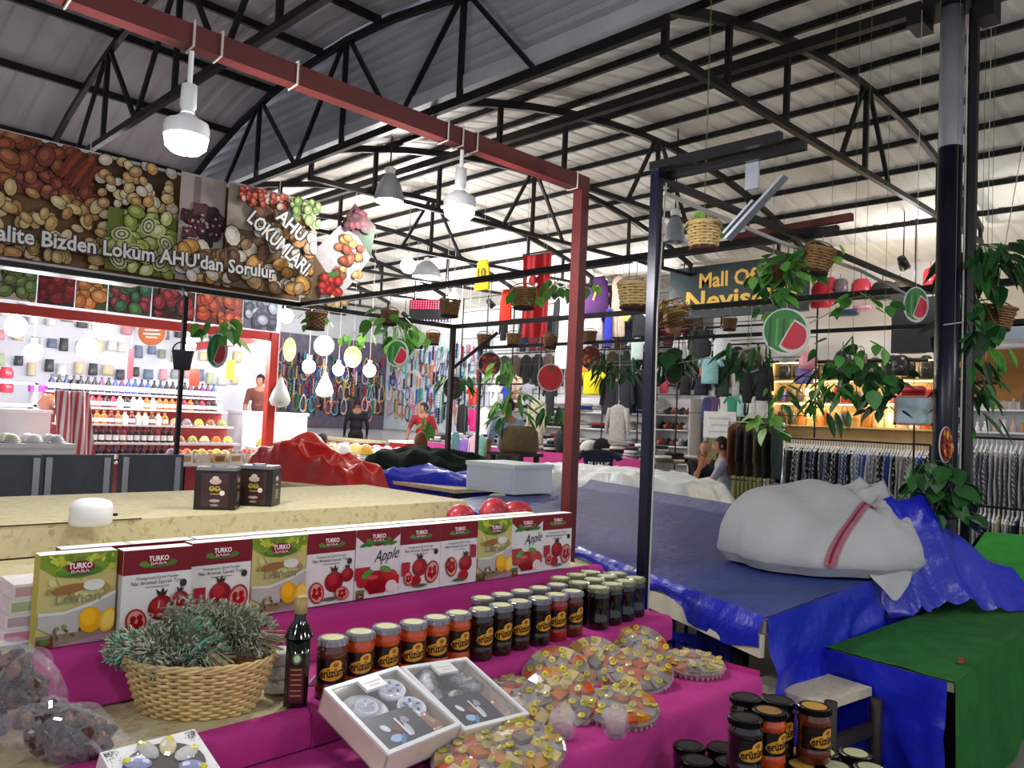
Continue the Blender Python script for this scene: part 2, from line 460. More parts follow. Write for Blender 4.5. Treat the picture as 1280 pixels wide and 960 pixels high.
# trusses of the dark roof, along Y
def dark_truss(x, label):
    r = thing('roof_truss', label, 'truss', (x, 0, 0), group='trusses of the dark roof'); struct(r)
    def part(name, pts, w=.05, h=.06):
        mb = MB()
        for p, q in zip(pts[:-1], pts[1:]): mb.beam(p, q, w, h)
        mb.build(name, m_steel, r)
    part('top_chord', seg_arc(lambda y: (0, y, zdark(y)), 2.75, 10.05, 10))
    part('bottom_chord', [(0, 2.75, 4.0), (0, 10.05, 4.0)])
    for c in (4.7, 6.4, 8.1):
        part('post', [(0, c, 4.0), (0, c, zdark(c))], .04, .04)
        part('diagonal', [(0, c - .85, 4.0), (0, c - .05, zdark(c))], .035, .035)
        part('diagonal', [(0, c + .85, 4.0), (0, c + .05, zdark(c))], .035, .035)
dark_truss(.75, 'dark roof truss above the left end of the food banner')
dark_truss(2.4, 'dark roof truss between the banner and the first pendant lamp')
dark_truss(3.97, 'dark roof truss standing over the gutter line')
# main carrying beam and column
o = MB().beam((5.2, -4, 4.22), (5.2, 17.5, 4.22), .06, .075).build('trim_1', m_steel); struct(o, 'thick dark steel beam running to the head of the tall column', 'beam')
c = thing('column', 'tall round steel column, grey above and navy below, standing behind the green table', 'column', (5.2, 1.49, 0)); struct(c)
MB().lathe([(.001, 0), (.068, 0), (.068, 3.28), (.001, 3.28)], 20).build('shaft', m_navy, c, True)
MB().lathe([(.067, 3.28), (.067, 4.16), (.001, 4.16)], 20).build('upper_shaft', m_galv, c, True)
MB().lathe([(.001, 0), (.076, 0), (.076, 1.02), (.068, 1.06)], 20).build('sleeve', m_black, c, True)
MB().lathe([(.074, .0), (.080, .01), (.080, .04), (.074, .05)], 20, c=(0, 0, 1.02)).build('collar', m_navy, c, True)
MB().box((0, 0, 4.17), (.26, .3, .03)).box((0, -.19, 4.08), (.16, .10, .14)).box((0, .19, 4.12), (.2, .1, .08)).build('head_plate', m_steel, c)
MB().bx(.05, .10, -.125, -.075, 0, 4.15).build('side_post', m_black, c)
MB().tube([(-.074, .0, 2.18), (-.05, -.06, 2.19), (.0, -.078, 2.2), (.06, -.05, 2.2)], .004).build('wire_tie', m_string, c)
MB().tube([(.02, -.075, 1.1), (.02, -.078, 1.9), (.028, -.075, 2.9), (.02, -.075, 4.1)], .006).build('cable', m_string, c)

# ------------------------------------------------------------------ stall frames
def bar(name, p, q, w, label, mat=m_steel, h=None, cat='frame'):
    p = Vector(p); q = Vector(q); mid = (p + q) / 2
    o = MB().beam(p - mid, q - mid, w, h).build(name, mat, loc=mid)
    return tag(o, label, cat)
fr = thing('stall_canopy', 'oxide red steel frame with corner post and overhead beam above the tea boxes', 'frame', (2.88, 2.46, 0))
MB().beam((0, 0, 0), (0, 0, 2.69), .055).build('post', m_redst, fr)
MB().beam((-7, .03, 2.66), (.027, 0, 2.66), .055, .07).build('beam', m_redst, fr)
MB().beam((-5.4, .03, 0), (-5.4, .03, 2.63), .055).build('post', m_redst, fr)
for x in (-.07, -.72, -.80, -.88, -1.56, -1.83, -1.92, -2.27, -2.9):
    MB().tube([(x, -.034, 2.70), (x, -.034, 2.62), (x + .005, .034, 2.62), (x, .034, 2.70)], .004, closed=True).build('cable_tie', m_string, fr)
# black frame: post beside the blue table, beams towards the aisle and along the stalls
fr = thing('stall_canopy', 'black steel post with double overhead beam between the pink stall and blue table', 'frame', (2.91, 2.04, 0))
MB().beam((0, 0, 0), (0, 0, 2.66), .042).build('post', m_navy, fr)
MB().beam((-.02, .02, 2.67), (-.02, -.60, 2.67), .03, .036).build('beam', m_black, fr)
MB().beam((.07, .02, 2.645), (.07, -.66, 2.645), .03, .036).build('beam', m_black, fr)
MB().beam((0.02, 0, 2.62), (3.6, -.06, 2.62), .03, .03).build('rail', m_black, fr)
MB().tube([(.0, -.03, .3), (.004, -.035, 1.4), (-.004, -.03, 2.0), (.03, -.03, 2.6)], .004).build('cable', m_string, fr)
MB().tube([(.1, .03, 2.58), (1.2, .0, 2.56), (2.4, .02, 2.6), (3.5, 0, 2.55)], .011).build('cable', m_string, fr)
hinge = thing('metal_bracket', 'bent grey sheet bracket hanging off the black double beam', 'bracket', (3.0, 1.62, 2.60))
MB().box((0, 0, -.02), (.012, .06, .13)).build('strap', m_galv, hinge)
MB().box((.0, -.02, -.17), (.05, .34, .012), Matrix.Rotation(math.radians(-42), 3, 'X')).box((.0, .05, -.2), (.05, .18, .01), Matrix.Rotation(math.radians(-42), 3, 'X')).build('arm', m_galv, hinge)
bar('stall_beam', (4.36, 7.95, 2.65), (4.36, 1.82, 2.65), .045, 'long black overhead beam carrying the first row of hanging baskets')
bar('beam_end', (4.36, 2.45, 2.69), (4.36, 1.74, 2.71), .04, 'short oxide red beam end lying on the black overhead beam', m_redst)
bar('stall_beam', (6.5, 7.6, 2.65), (6.5, -.5, 2.65), .05, 'second long overhead beam running back to the corner post')
bar('stall_beam', (6.95, 7.6, 2.42), (6.95, 1.0, 2.42), .035, 'thin overhead rail behind the second beam with small baskets')
bar('stall_beam', (-2, 8.0, 2.65), (6.52, 7.6, 2.65), .05, 'black overhead beam running under the food banner')
bar('stall_beam', (3.2, 7.9, 2.61), (2.98, 7.5, 2.61), .04, 'short grey beam above the dark chairs')
bar('stall_post', (3.22, 7.93, 0), (3.22, 7.93, 2.63), .04, 'thin black post below the banner with a grey pot on it')
fr = thing('stall_post', 'black corner post with a diagonal brace in the centre', 'post', (6.48, 7.58, 0))
MB().beam((0, 0, 0), (0, 0, 2.65), .055).build('post', m_steel, fr)
MB().beam((0, 0, 2.1), (.42, -.38, 2.6), .04).build('brace', m_steel, fr)
bar('stall_post', (6.5, -.45, 0), (6.5, -.45, 2.63), .05, 'far right end post of the second overhead beam')
bar('stall_post', (6.95, 7.55, 0), (6.95, 7.55, 2.41), .035, 'thin back post of the small basket rail')
bar('stall_post', (6.95, 1.05, 0), (6.95, 1.05, 2.41), .035, 'thin front post of the small basket rail')

# ------------------------------------------------------------------ lamps
def pendant(px, Xp, label, hang=.13, watts=60):
    x = Xp
    r = thing('pendant_lamp', label, 'lamp', (x, 2.47, 2.62), group='white pendant lamps on the red beam')
    MB().tube([(0, 0, 0), (0, 0, -hang)], .008).build('stem', m_white, r)
    q = .78
    def L_(name, prof, m): MB().lathe([(a * q, b * q) for a, b in prof], 22, c=(0, 0, -hang)).build(name, m, r, True)
    L_('socket', [(.001, 0), (.030, 0), (.032, -.09), (.026, -.10), (.026, -.12), (.034, -.14), (.001, -.14)], m_white)
    L_('housing', [(.028, -.12), (.05, -.14), (.082, -.155), (.088, -.18), (.086, -.215)], m_white)
    L_('bulb', [(.084, -.215), (.078, -.255), (.055, -.275), (.001, -.282)], m_bulb)
    add_light((x, 2.47, 2.62 - hang - .30), watts, .09)
pendant(238, at(238, 90, Y=2.47).x, 'white pendant lamp lit in front of the food banner', .11, 25)
pendant(577, at(577, 205, Y=2.47).x, 'white pendant lamp lit near the end of the red beam', .08, 28)
def roof_z(x, y):
    if x > 4.05: return min(ztop(x), 4.3 if x > 11.2 else 9) + .095
    return zdark((y - 2.7) % 7.4 + 2.7) + .095
def dome(p, label, lit=True, watts=120, rr=.23, top=None, group='dome lamps under the roof'):
    r = thing('dome_lamp', label, 'lamp', p, group=group)
    MB().lathe([(rr, 0), (rr * .97, .06), (rr * .8, .17), (rr * .5, .26), (rr * .3, .30), (.001, .31)], 22).lathe([(.001, .29), (rr * .45, .25), (rr * .75, .165), (rr * .93, .055), (rr * .985, 0)], 22).build('shade', m_galv, r, True)
    MB().lathe([(.05, .30), (.06, .36), (.001, .39)], 12).build('socket', m_white, r, True)
    if top: MB().tube([(0, 0, .38), (0, 0, roof_z(p[0], p[1]) - p[2])], .008).build('stem', m_steel, r)
    if lit:
        MB().lathe([(rr * .8, .04), (rr * .5, .0), (.001, -.02)], 18).build('bulb', m_bulb, r, True)
        add_light((p[0], p[1], p[2] - .12), watts, .15)
dome(at(486, 252, Y=6.9), 'grey dome lamp lit, left of the second pendant lamp', True, 45, .16, 4.0)
dome(at(533, 347, Y=11.4), 'lit dome lamp over the aisle behind the grey dome lamp', True, 110, .27, 4.1)
dome(at(843, 303, Y=4.9), 'unlit pale dome lamp behind the black post', False, rr=.12, top=3.95)
def globe(p, r_, label, watts, top=None, group='bare lit bulbs', d=.0):
    t = thing('hanging_bulb', label, 'bulb', p, group=group)
    MB().ell((0, 0, 0), (r_, r_, r_ * 1.05), 14, 8).build('bulb', m_bulb, t, True)
    MB().lathe([(r_ * .35, r_ * .9), (r_ * .35, r_ * 1.6), (.001, r_ * 1.7)], 10).build('socket', m_white, t)
    if top: MB().tube([(0, 0, r_ * 1.6), (0, 0, (roof_z(p[0], p[1]) if top > 3.5 else top) - p[2])], .006).build('cord', m_string, t)
    if watts: add_light((p[0], p[1], p[2] - r_ - .08), watts, .08)
globe(at(510, 332, Y=9.2), .11, 'bright bulb beside the far dome lamp', 90, 3.95)
globe(at(567, 372, X=9.2), .10, 'bright bulb under the pink lit sign', 70, 3.9)
# ------------------------------------------------------------------ pink stepped display stand
XL = -1.6
st = thing('display_stand', 'stepped flake board display stand under the magenta cloths', 'stand', (0, 0, 0))
def board(x0, x1, y0, y1, z1, th=.022): MB().bx(x0, x1, y0, y1, z1 - th, z1).build('step_board', m_osb, st)
board(XL, 2.45, 1.26, 1.75, .678); board(XL, 2.60, 1.70, 2.12, .768); board(XL, 2.62, 2.06, 2.46, .898); board(XL, 2.55, 2.40, 2.76, 1.008)
for x in (XL + .1, .4, 2.38):
    MB().bx(x, x + .04, 1.30, 1.34, 0, .656).build('leg', m_steel, st); MB().bx(x, x + .04, 2.36, 2.40, 0, .876).build('leg', m_steel, st)
MB().bx(XL, 2.60, 2.06, 2.075, .70, .876).build('riser_board', m_osb, st)
MB().bx(XL, 2.55, 2.44, 2.455, .70, .986).build('riser_board', m_osb, st)
def drape(name, label, prof, x0, x1, amp=.008, n=60, side=None):
    """cloth strip following a y,z profile along x, a few mm thick, with soft folds"""
    mb = MB(); rnd = random.Random(len(label)); ph = [rnd.uniform(0, 6) for _ in range(4)]
    def wob(x, i): return amp * (math.sin(x * 9 + ph[0] + i * .3) * .6 + math.sin(x * 23 + ph[1]) * .4)
    m = len(prof); vs = []
    for off in (0, 1):
        for i, (y, z, w) in enumerate(prof):
            for j in range(n + 1):
                x = x0 + (x1 - x0) * j / n
                vs.append((x, y - wob(x, i) * w - (.0 if off == 0 else -.003), z + wob(x + 3, i) * .25 * w + (0 if off == 0 else -.003)))
    fs = []; N1 = m * (n + 1)
    for i in range(m - 1):
        for j in range(n):
            a = i * (n + 1) + j; q = (a, a + 1, a + n + 2, a + n + 1)
            fs.append(q); fs.append(tuple(t + N1 for t in reversed(q)))
    mb.add(vs, fs)
    if side: side(mb)
    o = mb.build(name, m_pink, smooth=True); return tag(o, label, 'cloth')
def side1(mb):
    mb.grid(lambda u, v: (2.472 + .006 * math.sin(v * 40 + u * 3), 1.255 + u * .43, .684 * v + .02), 12, 8)
drape('table_cloth', 'magenta cloth over the lowest step, hanging to the floor', [(1.235, .02, 3), (1.235, .25, 2.4), (1.238, .5, 1.4), (1.24, .66, .6), (1.248, .682, .2), (1.27, .686, .1), (1.5, .684, .2), (1.688, .684, .1)], XL, 2.474, .008, 80, side1)
drape('step_cloth', 'magenta cloth on the step under the honey jars', [(1.685, .690, .5), (1.682, .74, .6), (1.686, .766, .3), (1.70, .776, .1), (1.80, .776, .1), (2.04, .776, .1)], 1.05, 2.61)
drape('step_cloth', 'magenta cloth strip on the riser in front of the wicker basket', [(1.685, .690, .5), (1.682, .74, .6), (1.686, .766, .3), (1.70, .776, .1), (1.725, .776, .1)], XL, 1.048)
drape('step_cloth', 'magenta cloth on the riser below the tea boxes', [(2.02, .775, .4), (2.028, .80, .8), (2.048, .812, .5), (2.05, .86, .5), (2.048, .89, .3), (2.06, .905, .1), (2.10, .906, .1)], XL, 2.64)
drape('step_cloth', 'magenta cloth strip on the uppermost riser at the left', [(2.385, .902, .4), (2.384, .96, .4), (2.386, 1.0, .2), (2.40, 1.014, .1), (2.43, 1.014, .1)], XL, 2.56)
# flake board counter behind
ct = thing('counter', 'long flake board counter behind the tea boxes', 'counter', (0, 0, 0))
MB().bx(XL - .4, 2.5, 2.765, 3.60, 1.088, 1.11).build('counter_top', m_osb, ct)
MB().bx(XL - .4, 2.5, 2.765, 2.785, 1.012, 1.088).build('front_board', m_osb, ct)
MB().bx(XL - .4, 2.5, 2.83, 2.85, 0, 1.085).build('back_board', m_osb, ct)
MB().bx(2.48, 2.5, 2.79, 3.6, 0, 1.085).build('end_board', m_osb, ct)
MB().bx(.55, 1.02, 2.763, 2.766, 1.109, 1.113).build('joint_strip', M('dark_joint', '4a3c22', .8), ct)

# ------------------------------------------------------------------ tea boxes
def logo(p, x, z, s=1.0):
    p.ell2(x, z - .012 * s, .045 * s, .008 * s, '3d6a2a'); p.ell2(x - .03 * s, z - .009 * s, .018 * s, .008 * s, '5c8c34'); p.ell2(x + .03 * s, z - .009 * s, .018 * s, .008 * s, '4b7c30'); p.up()
    p.ell2(x, z, .031 * s, .015 * s, '8c1420', n=16); p.up(); p.ring(x, z, .028 * s, .030 * s, 'd8b0a0', 16) if False else None
    p.text('TURKO', x, z + .003 * s, .018 * s, 'ffffff', width=.05 * s, bold=True); p.text('BABA', x, z - .0095 * s, .010 * s, 'f2dede', width=.04 * s)
def print_lemon():
    p = Print(); p.rect(-.086, .086, 0, .22, 'c3bb79'); p.up()
    p.rect(-.086, .086, .13, .22, 'cdbf78'); p.up()
    p.poly([(-.086, .22), (-.086, .19), (-.05, .165), (0, .158), (.05, .168), (.086, .192), (.086, .22)], '7f9c2c'); p.up()
    for i in range(26):
        rx = random.Random(i); p.ell2(rx.uniform(-.08, .08), rx.uniform(.178, .214), rx.uniform(.008, .016), rx.uniform(.004, .007), rx.choice(['a8b93a', 'c4c93e', '6f8f2a', 'd8d560']), rx.uniform(0, 3), 7)
    p.up()
    for i in range(16):
        rx = random.Random(i + 50); p.ell2(rx.uniform(-.07, .07), rx.uniform(.10, .155), rx.uniform(.008, .02), rx.uniform(.004, .01), rx.choice(['d9cf96', 'b89a5c', 'c8c184', 'a98f58']), rx.uniform(0, 3), 8)
    p.ell2(-.02, .135, .04, .012, '9a6a3c', .1); p.ell2(.035, .14, .025, .014, 'dfe0d8'); p.up()
    p.poly([(-.084, .085), (-.03, .082), (.03, .098), (.086, .122), (.086, .04), (.03, .02), (-.05, .03), (-.084, .05)], 'b7b6b4'); p.up()
    p.poly([(-.084, .085), (-.03, .082), (.03, .098), (.086, .122), (.086, .114), (.03, .090), (-.03, .075), (-.084, .078)], 'd9d8d4')
    p.rect(-.086, .086, 0, .03, '8a7d66'); p.poly([(-.05, 0), (.086, .0), (.086, .02), (.02, .012)], 'a4889a'); p.up()
    for i in range(14):
        rx = random.Random(i + 90); p.ell2(rx.uniform(-.06, .03), rx.uniform(.018, .05), .007, .004, rx.choice(['6f6a34', '8c8240', '574f2c']), rx.uniform(0, 3), 6)
    p.up(); p.ell2(.03, .056, .026, .032, 'e7a412', .2, 16); p.up(); p.ell2(.026, .062, .018, .022, 'f2b81c', .2, 12); p.ell2(.07, .05, .02, .03, 'e9b035', -.2, 14); p.up(); p.ell2(.071, .05, .015, .024, 'f3cf62', -.2, 12)
    p.rect(-.084, -.05, .0, .022, '6f1a1e'); p.ell2(-.068, .016, .012, .007, '4f7a2c'); p.up()
    p.text('Lemon', 0, .113, .036, '7f7f76', width=.10); logo(p, 0, .187, 1.05); return p
def pom(p, x, z, s):
    p.poly([(x - .008 * s, z + .026 * s), (x - .014 * s, z + .045 * s), (x - .003 * s, z + .036 * s), (x + .003 * s, z + .048 * s), (x + .006 * s, z + .036 * s), (x + .014 * s, z + .042 * s), (x + .008 * s, z + .026 * s)], '3d2420')
    p.up(); p.ell2(x, z, .030 * s, .029 * s, '8d1420', n=16); p.up(); p.ell2(x - .006 * s, z + .006 * s, .017 * s, .016 * s, 'b3222c', n=12); p.up()
def pomcut(p, x, z, s, ang=0):
    p.ell2(x, z, .026 * s, .034 * s, 'a3303a', ang, 16); p.up(); p.ell2(x, z, .021 * s, .029 * s, 'd59a8c', ang, 14); p.up()
    for dx, dz in ((-.008, .008), (.008, .01), (0, -.012), (-.01, -.006), (.01, -.004)): p.ell2(x + dx * s, z + dz * s, .0075 * s, .009 * s, 'a4101c', ang, 8)
    p.up()
def print_pom(var=0):
    p = Print(); p.rect(-.086, .086, 0, .22, 'e6e3e2'); p.up(); p.rect(-.086, .086, .158, .22, '7d1423'); p.up(); logo(p, 0, .192)
    p.text('Pomegranate Drink Powder', 0, .147, .010, '444448', width=.105); p.text('Nar Aromalı İçecek Tozu', 0, .135, .014, '3c3c44', width=.13); p.rect(-.03, .03, .122, .125, '9a9a9c')
    p.ell2(.066, .126, .009, .010, '3a2d2e', n=12); p.up()
    if var == 0: pom(p, .012, .068, 1.1); pomcut(p, -.048, .04, 1.0, .3); pom(p, .058, .085, .75); pomcut(p, .04, .03, .8, 1.2)
    elif var == 1: pom(p, -.002, .078, 1.05); pomcut(p, .05, .058, 1.15, -.2); p.rect(-.078, -.045, .055, .10, 'ad1f38'); p.up(); p.ell2(-.02, .035, .024, .018, 'a81a28', n=12); pomcut(p, -.05, .045, .7, .2)
    else: pomcut(p, -.035, .065, 1.05, .2); pom(p, .03, .072, 1.0); p.rect(.05, .078, .09, .135, 'a51c44'); p.up(); p.ell2(.02, .03, .024, .02, 'b52332', n=12); pom(p, -.05, .075, .5)
    p.ell2(.0, .018, .03, .006, '5b6450'); return p
def print_apple():
    p = Print(); p.rect(-.086, .086, 0, .22, 'e2e0e2'); p.up(); p.poly([(-.086, .22), (-.086, .198), (-.05, .172), (0, .163), (.05, .172), (.086, .198), (.086, .22)], '821a24'); p.up(); logo(p, 0, .192, 1.05)
    for x in (-.055, -.03, .03, .055): p.ell2(x, .170, .017, .006, '3f7a2e', .2)
    p.up(); p.text('Apple', .03, .132, .052, '23202a', .10, width=.10, shear=.55)
    p.rect(-.086, -.03, .06, .10, 'b11a2c'); p.up(); p.ell2(-.005, .05, .048, .036, 'a3131f', n=18); p.up(); p.poly([(-.045, .052), (.04, .052), (.03, .012), (-.03, .012)], '8f0f1c')
    for x, z, r in ((.055, .06, .024), (.074, .05, .018), (-.06, .055, .02), (.03, .078, .018)): p.ell2(x, z, r, r, 'b5202a', n=12)
    p.up(); p.ell2(-.042, .078, .024, .012, '4f8f32', .4); p.ell2(.03, .088, .022, .010, '5a9a38', -.3); p.ell2(-.02, .065, .022, .007, 'cf4a50'); p.ell2(.055, .03, .024, .02, 'ead9d6'); p.up()
    p.rect(-.08, -.05, .0, .03, '5e7c40'); p.up(); p.rect(-.078, -.054, .0, .018, '7a1018'); p.up(); p.text('C+', -.066, .009, .012, 'ffffff'); return p
TP = {'lemon': print_lemon().clip(-.086, .086, 0, .22).mesh('front_print', m_printg), 'apple': print_apple().clip(-.086, .086, 0, .22).mesh('front_print', m_printg)}
for i in range(3): TP['pom%d' % i] = print_pom(i).clip(-.086, .086, 0, .22).mesh('front_print', m_printg)
def carton(side):
    mb = MB(); mb.bx(-.086, .086, 0, .05, 0, .22, col='efeeea')
    for i in (3, 5): mb.c[i] = hx(side[0])
    return mb
cart = {'lemon': carton(['b9b23e']).mesh('carton', m_paint), 'pom': carton(['cfc8c6']).mesh('carton', m_paint), 'apple': carton(['d8d0d0']).mesh('carton', m_paint)}
band = MB().bx(-.0862, .0862, 0.002, .0502, .158, .2195, col='7d1423').mesh('side_band', m_paint)
def tea(kind, px, back=0.0, label='', y=2.105, rz=0.0, z=.9085, X=None, scale=1.0):
    x = at(px, 780, Y=y).x if X is None else X
    o = tag(link('tea_box', cart[kind.rstrip('012')], loc=(x, y + back, z), rot=(0, 0, rz)), label, 'tea box', 'instant tea boxes on the stand')
    o.scale = (scale, 1, 1)
    link('front_print', TP[kind], o)
    if kind.startswith('pom'): link('side_band', band, o)
seq = [('lemon', .637, .0, 'yellow lemon tea box, leftmost in the row'), ('pom0', .815, -.03, 'pomegranate tea box standing forward, beside the leftmost lemon box'),
       ('pom1', 1.0, 0, 'pomegranate tea box above the dried herbs'), ('lemon', 1.175, 0, 'lemon tea box behind the oil bottle'),
       ('pom0', 1.35, 0, 'pomegranate tea box left of the script apple box'), ('apple', 1.525, 0, 'apple tea box with black script, left one'),
       ('pom1', 1.70, 0, 'pomegranate tea box right of the left apple box'), ('pom2', 1.875, 0, 'pomegranate tea box left of the right lemon box'),
       ('lemon', 2.05, 0, 'lemon tea box nearest the red post'), ('apple', 2.225, 0, 'apple tea box with script near the red post'), ('pom1', 2.40, 0, 'pomegranate tea box at the right end by the red post')]
for kd, x, dy, lb in seq: tea(kd, 0, dy, lb, X=x, rz=random.uniform(-.03, .03))
for i, x in enumerate([.70, .86, 1.04, 1.21, 1.39, 1.56, 1.74, 1.91, 2.08, 2.25]):
    tea(['pom1', 'pom0', 'apple', 'pom2', 'lemon'][i % 5], 0, .065, nth(i) + ' tea box from the left in the hidden back row, white top showing', X=x)
# small white cartons stacked beside the leftmost lemon box
for i in range(4):
    o = MB().bx(-.05, .05, -.04, .09, 0, .035, col='e3dcdc').bx(-.046, .046, -.0405, -.0395, .006, .028, col=['c88aa8', 'b9a4b0', 'a9b78a', 'c9a0a0'][i]).build('small_carton', m_paint, loc=(.55 + .006 * i, 2.22, .9085 + .0355 * i))
    tag(o, ['bottom', 'second', 'third', 'top'][i] + ' small white carton of the stack left of the tea boxes', 'carton', 'small stacked cartons')
# clear packs of red powder behind the boxes
for i, (px, lb) in enumerate([(575, 'left clear pack of red fruit tea lying behind the tea boxes'), (617, 'domed clear pack of red fruit tea behind the lemon box'), (645, 'right red fruit tea pack lying behind the boxes')]):
    p = at(px, 655, Y=2.60); r = thing('tea_pack', lb, 'pack', (p.x, 2.60, 1.009), .2 - .2 * i, 'clear packs of fruit tea')
    MB().ell((0, 0, .055), (.085, .05, .055 + .02 * (i == 1)), 14, 8).build('pouch', M('red_pouch', 'b03a44', .25, noise=(14, .35)), r, True)
    q = Print(-.047); q.ell2(0, .05, .05, .02, '8c1420', n=14); q.up(); q.ell2(0, .044, .06, .008, '4d7a30'); q.up(); q.text('TURKO', 0, .054, .018, 'ffffff', width=.06, bold=True); q.build('front_print', m_printg, r)

# ------------------------------------------------------------------ jars
def jar_master(R, H, honey, lid, label=True, lid2=None):
    """returns list of (part name, mesh)"""
    k = 1.0
    glass = MB().lathe([(.001, .0), (R * .88, 0), (R, H * .04), (R, H * .24), (R * .955, H * .27), (R * .955, H * .70), (R, H * .73), (R, H * .80), (R * .86, H * .87), (R * .86, H * .90)], 18)
    parts = [('glass', glass.mesh('glass', honey, True))]
    ld = MB().lathe([(R * .9, H * .885), (R * .97, H * .89), (R * .97, H * .985), (R * .92, H), (R * .80, H * .995), (.001, H * .995)], 18, col=lid)
    for i in range(18):
        t = 2 * PI * i / 18; ld.box((R * .975 * math.cos(t), R * .975 * math.sin(t), H * .935), (R * .06, R * .10, H * .08), Matrix.Rotation(t, 3, 'Z'), col=lid)
    parts.append(('lid', ld.mesh('lid', M('jar_lid', None, .22, .75, src='attr'), False)))
    if lid2:
        parts.append(('lid_print', MB().lathe([(R * .72, H * 1.001), (.001, H * 1.003)], 18, col=lid2).mesh('lid_print', m_print)))
    if label:
        p = Print(-.0008)
        w = R * 2.3; n = 12
        for i in range(n): p.rect(-w / 2 + w * i / n, -w / 2 + w * (i + 1) / n, H * .28, H * .69, '0d0b0c')
        p.y = -.0014
        p.gell(R * .2, H * .45, R * .85, H * .115, 'd29422', .1, 12); p.gell(R * .45, H * .585, R * .42, H * .085, 'dca33a', .3, 8); p.y = -.002
        p.gell(R * .45, H * .60, R * .2, H * .04, '9c5a18', .3, 6); p.text('erüzüm', R * .2, H * .46, H * .20, '1a0f06', .12, width=R * 1.5, bold=True)
        p.rect(R * .05, R * .5, H * .355, H * .385, 'b5801e')
        parts.append(('label', p.curl(R * .955).mesh('label', m_printg)))
    return parts
def honey(name, c, r=.10): return M(name, c, r, noise=(30, .2), coat=0.6, spec=.6)
HO = honey('honey_orange', 'b8420f'); HR = honey('honey_red', '8e1c12'); HD = honey('molasses_dark', '26100c'); HB = honey('honey_brown', '5c2413'); HK = honey('molasses_black', '0f0c0c')
JR, JH = .0395, .148
JM = {'o': jar_master(JR, JH, HO, 'b9bcc8', True, 'd6d3a4'), 'r': jar_master(JR, JH, HR, 'b9bcc8', True, 'd6d3a4'), 'd': jar_master(JR, JH, HD, 'a9acb8', True, 'cfcca0'),
      'b': jar_master(JR, JH, HB, 'b9bcc8', True, 'd6d3a4'), 'k': jar_master(JR * 1.02, JH * .97, HK, 'b3b795', False, 'bcc09a'),
      'K': jar_master(.042, .135, HK, '17161a', True, '201e20'), 'A': jar_master(.042, .135, HB, '1a181b', True, 'b98a3a'), 'O': jar_master(.042, .135, HO, '1c1a1d', True, '8a6a35'), 'G': jar_master(.042, .135, HK, '1a181b', True, 'aeb18a')}
def jar(kind, x, y, z, label, rz, group='jars on the pink step'):
    r = thing('honey_jar', label, 'jar', (x, y, z), rz, group)
    for n, me in JM[kind]: link(n, me, r)
    return r
row = 'booooodddd' ; ks = ['b', 'o', 'o', 'o', 'o', 'o', 'd', 'd', 'd', 'd', 'r', 'b']
for i, (px, py) in enumerate([(420, 880), (450, 868), (482, 862), (515, 855), (545, 845), (575, 838), (601, 832), (628, 822), (654, 815), (676, 806), (697, 800), (716, 790)]):
    p = at(px, py - 2, Z=.777); cn = {'b': 'brown', 'o': 'orange', 'd': 'dark', 'r': 'red'}[ks[i]]
    jar(ks[i], 1.135 + i * .0865, 1.742 + .004 * (i % 3) , .777, '%s honey jar, %s from the oil bottle in the front row' % (cn, nth(i)), math.radians(-38) + random.uniform(-.12, .3))
for i in range(5):
    jar('d', 1.76 + i * .09, 1.85, .777, 'dark honey jar in the back row, %s from the left' % nth(i), math.radians(-35) + random.uniform(-.3, .3))
for i, (x, y) in enumerate([(2.23, 1.75), (2.235, 1.845), (2.32, 1.76), (2.33, 1.85), (2.405, 1.765), (2.42, 1.86), (2.49, 1.78), (2.5, 1.875), (2.24, 1.94), (2.34, 1.945), (2.43, 1.95)]):
    jar('k', x, y, .777, 'black jar with plain cream lid, %s in the cluster at the step end' % nth(i), 0)
# low crate of jars in the aisle
SZ = .535
def lat(l, d): return (.7071 * (d + l), .7071 * (d - l))
cr = thing('low_stand', 'low dark stand in the aisle under the stacked jars', 'stand', lat(.72, 1.94) + (0,), -PI / 4)
MB().bx(-.27, .27, -.16, .2, SZ - .035, SZ - .001).build('top', m_black, cr)
for sx in (-1, 1):
    for sy in (-.14, .18): MB().bx(sx * .25 - .02, sx * .25 + .02, sy - .02, sy + .02, 0, SZ - .035).build('leg', m_black, cr)
for iy in range(4):
    for ix in range(6):
        kd = ['K', 'K', 'O', 'A', 'G', 'G'][ix] if iy else ['K', 'K', 'G', 'O', 'A', 'G'][ix]
        x, y = lat(.505 + ix * .087, 1.83 + iy * .087)
        jar(kd, x, y, SZ, 'lower layer jar on the aisle stand, %s row back, %s from left' % (nth(iy), nth(ix)), -.7 + random.uniform(-.3, .3), 'jars stacked on the aisle stand')
for l, d, kd, lb in [(.600, 1.93, 'K', 'black lidded jar on top of the aisle stack, leftmost'), (.675, 1.985, 'O', 'orange jar on top of the aisle stack with amber lid'), (.725, 2.065, 'K', 'black lidded jar on top of the aisle stack, in the middle'),
                     (.805, 2.03, 'A', 'brown jar on top of the aisle stack, rightmost'), (.645, 2.075, 'K', 'black lidded jar at the back of the aisle stack top')]:
    x, y = lat(l, d); jar(kd, x, y, SZ + .1365, lb, -.7 + random.uniform(-.2, .2), 'jars stacked on the aisle stand')
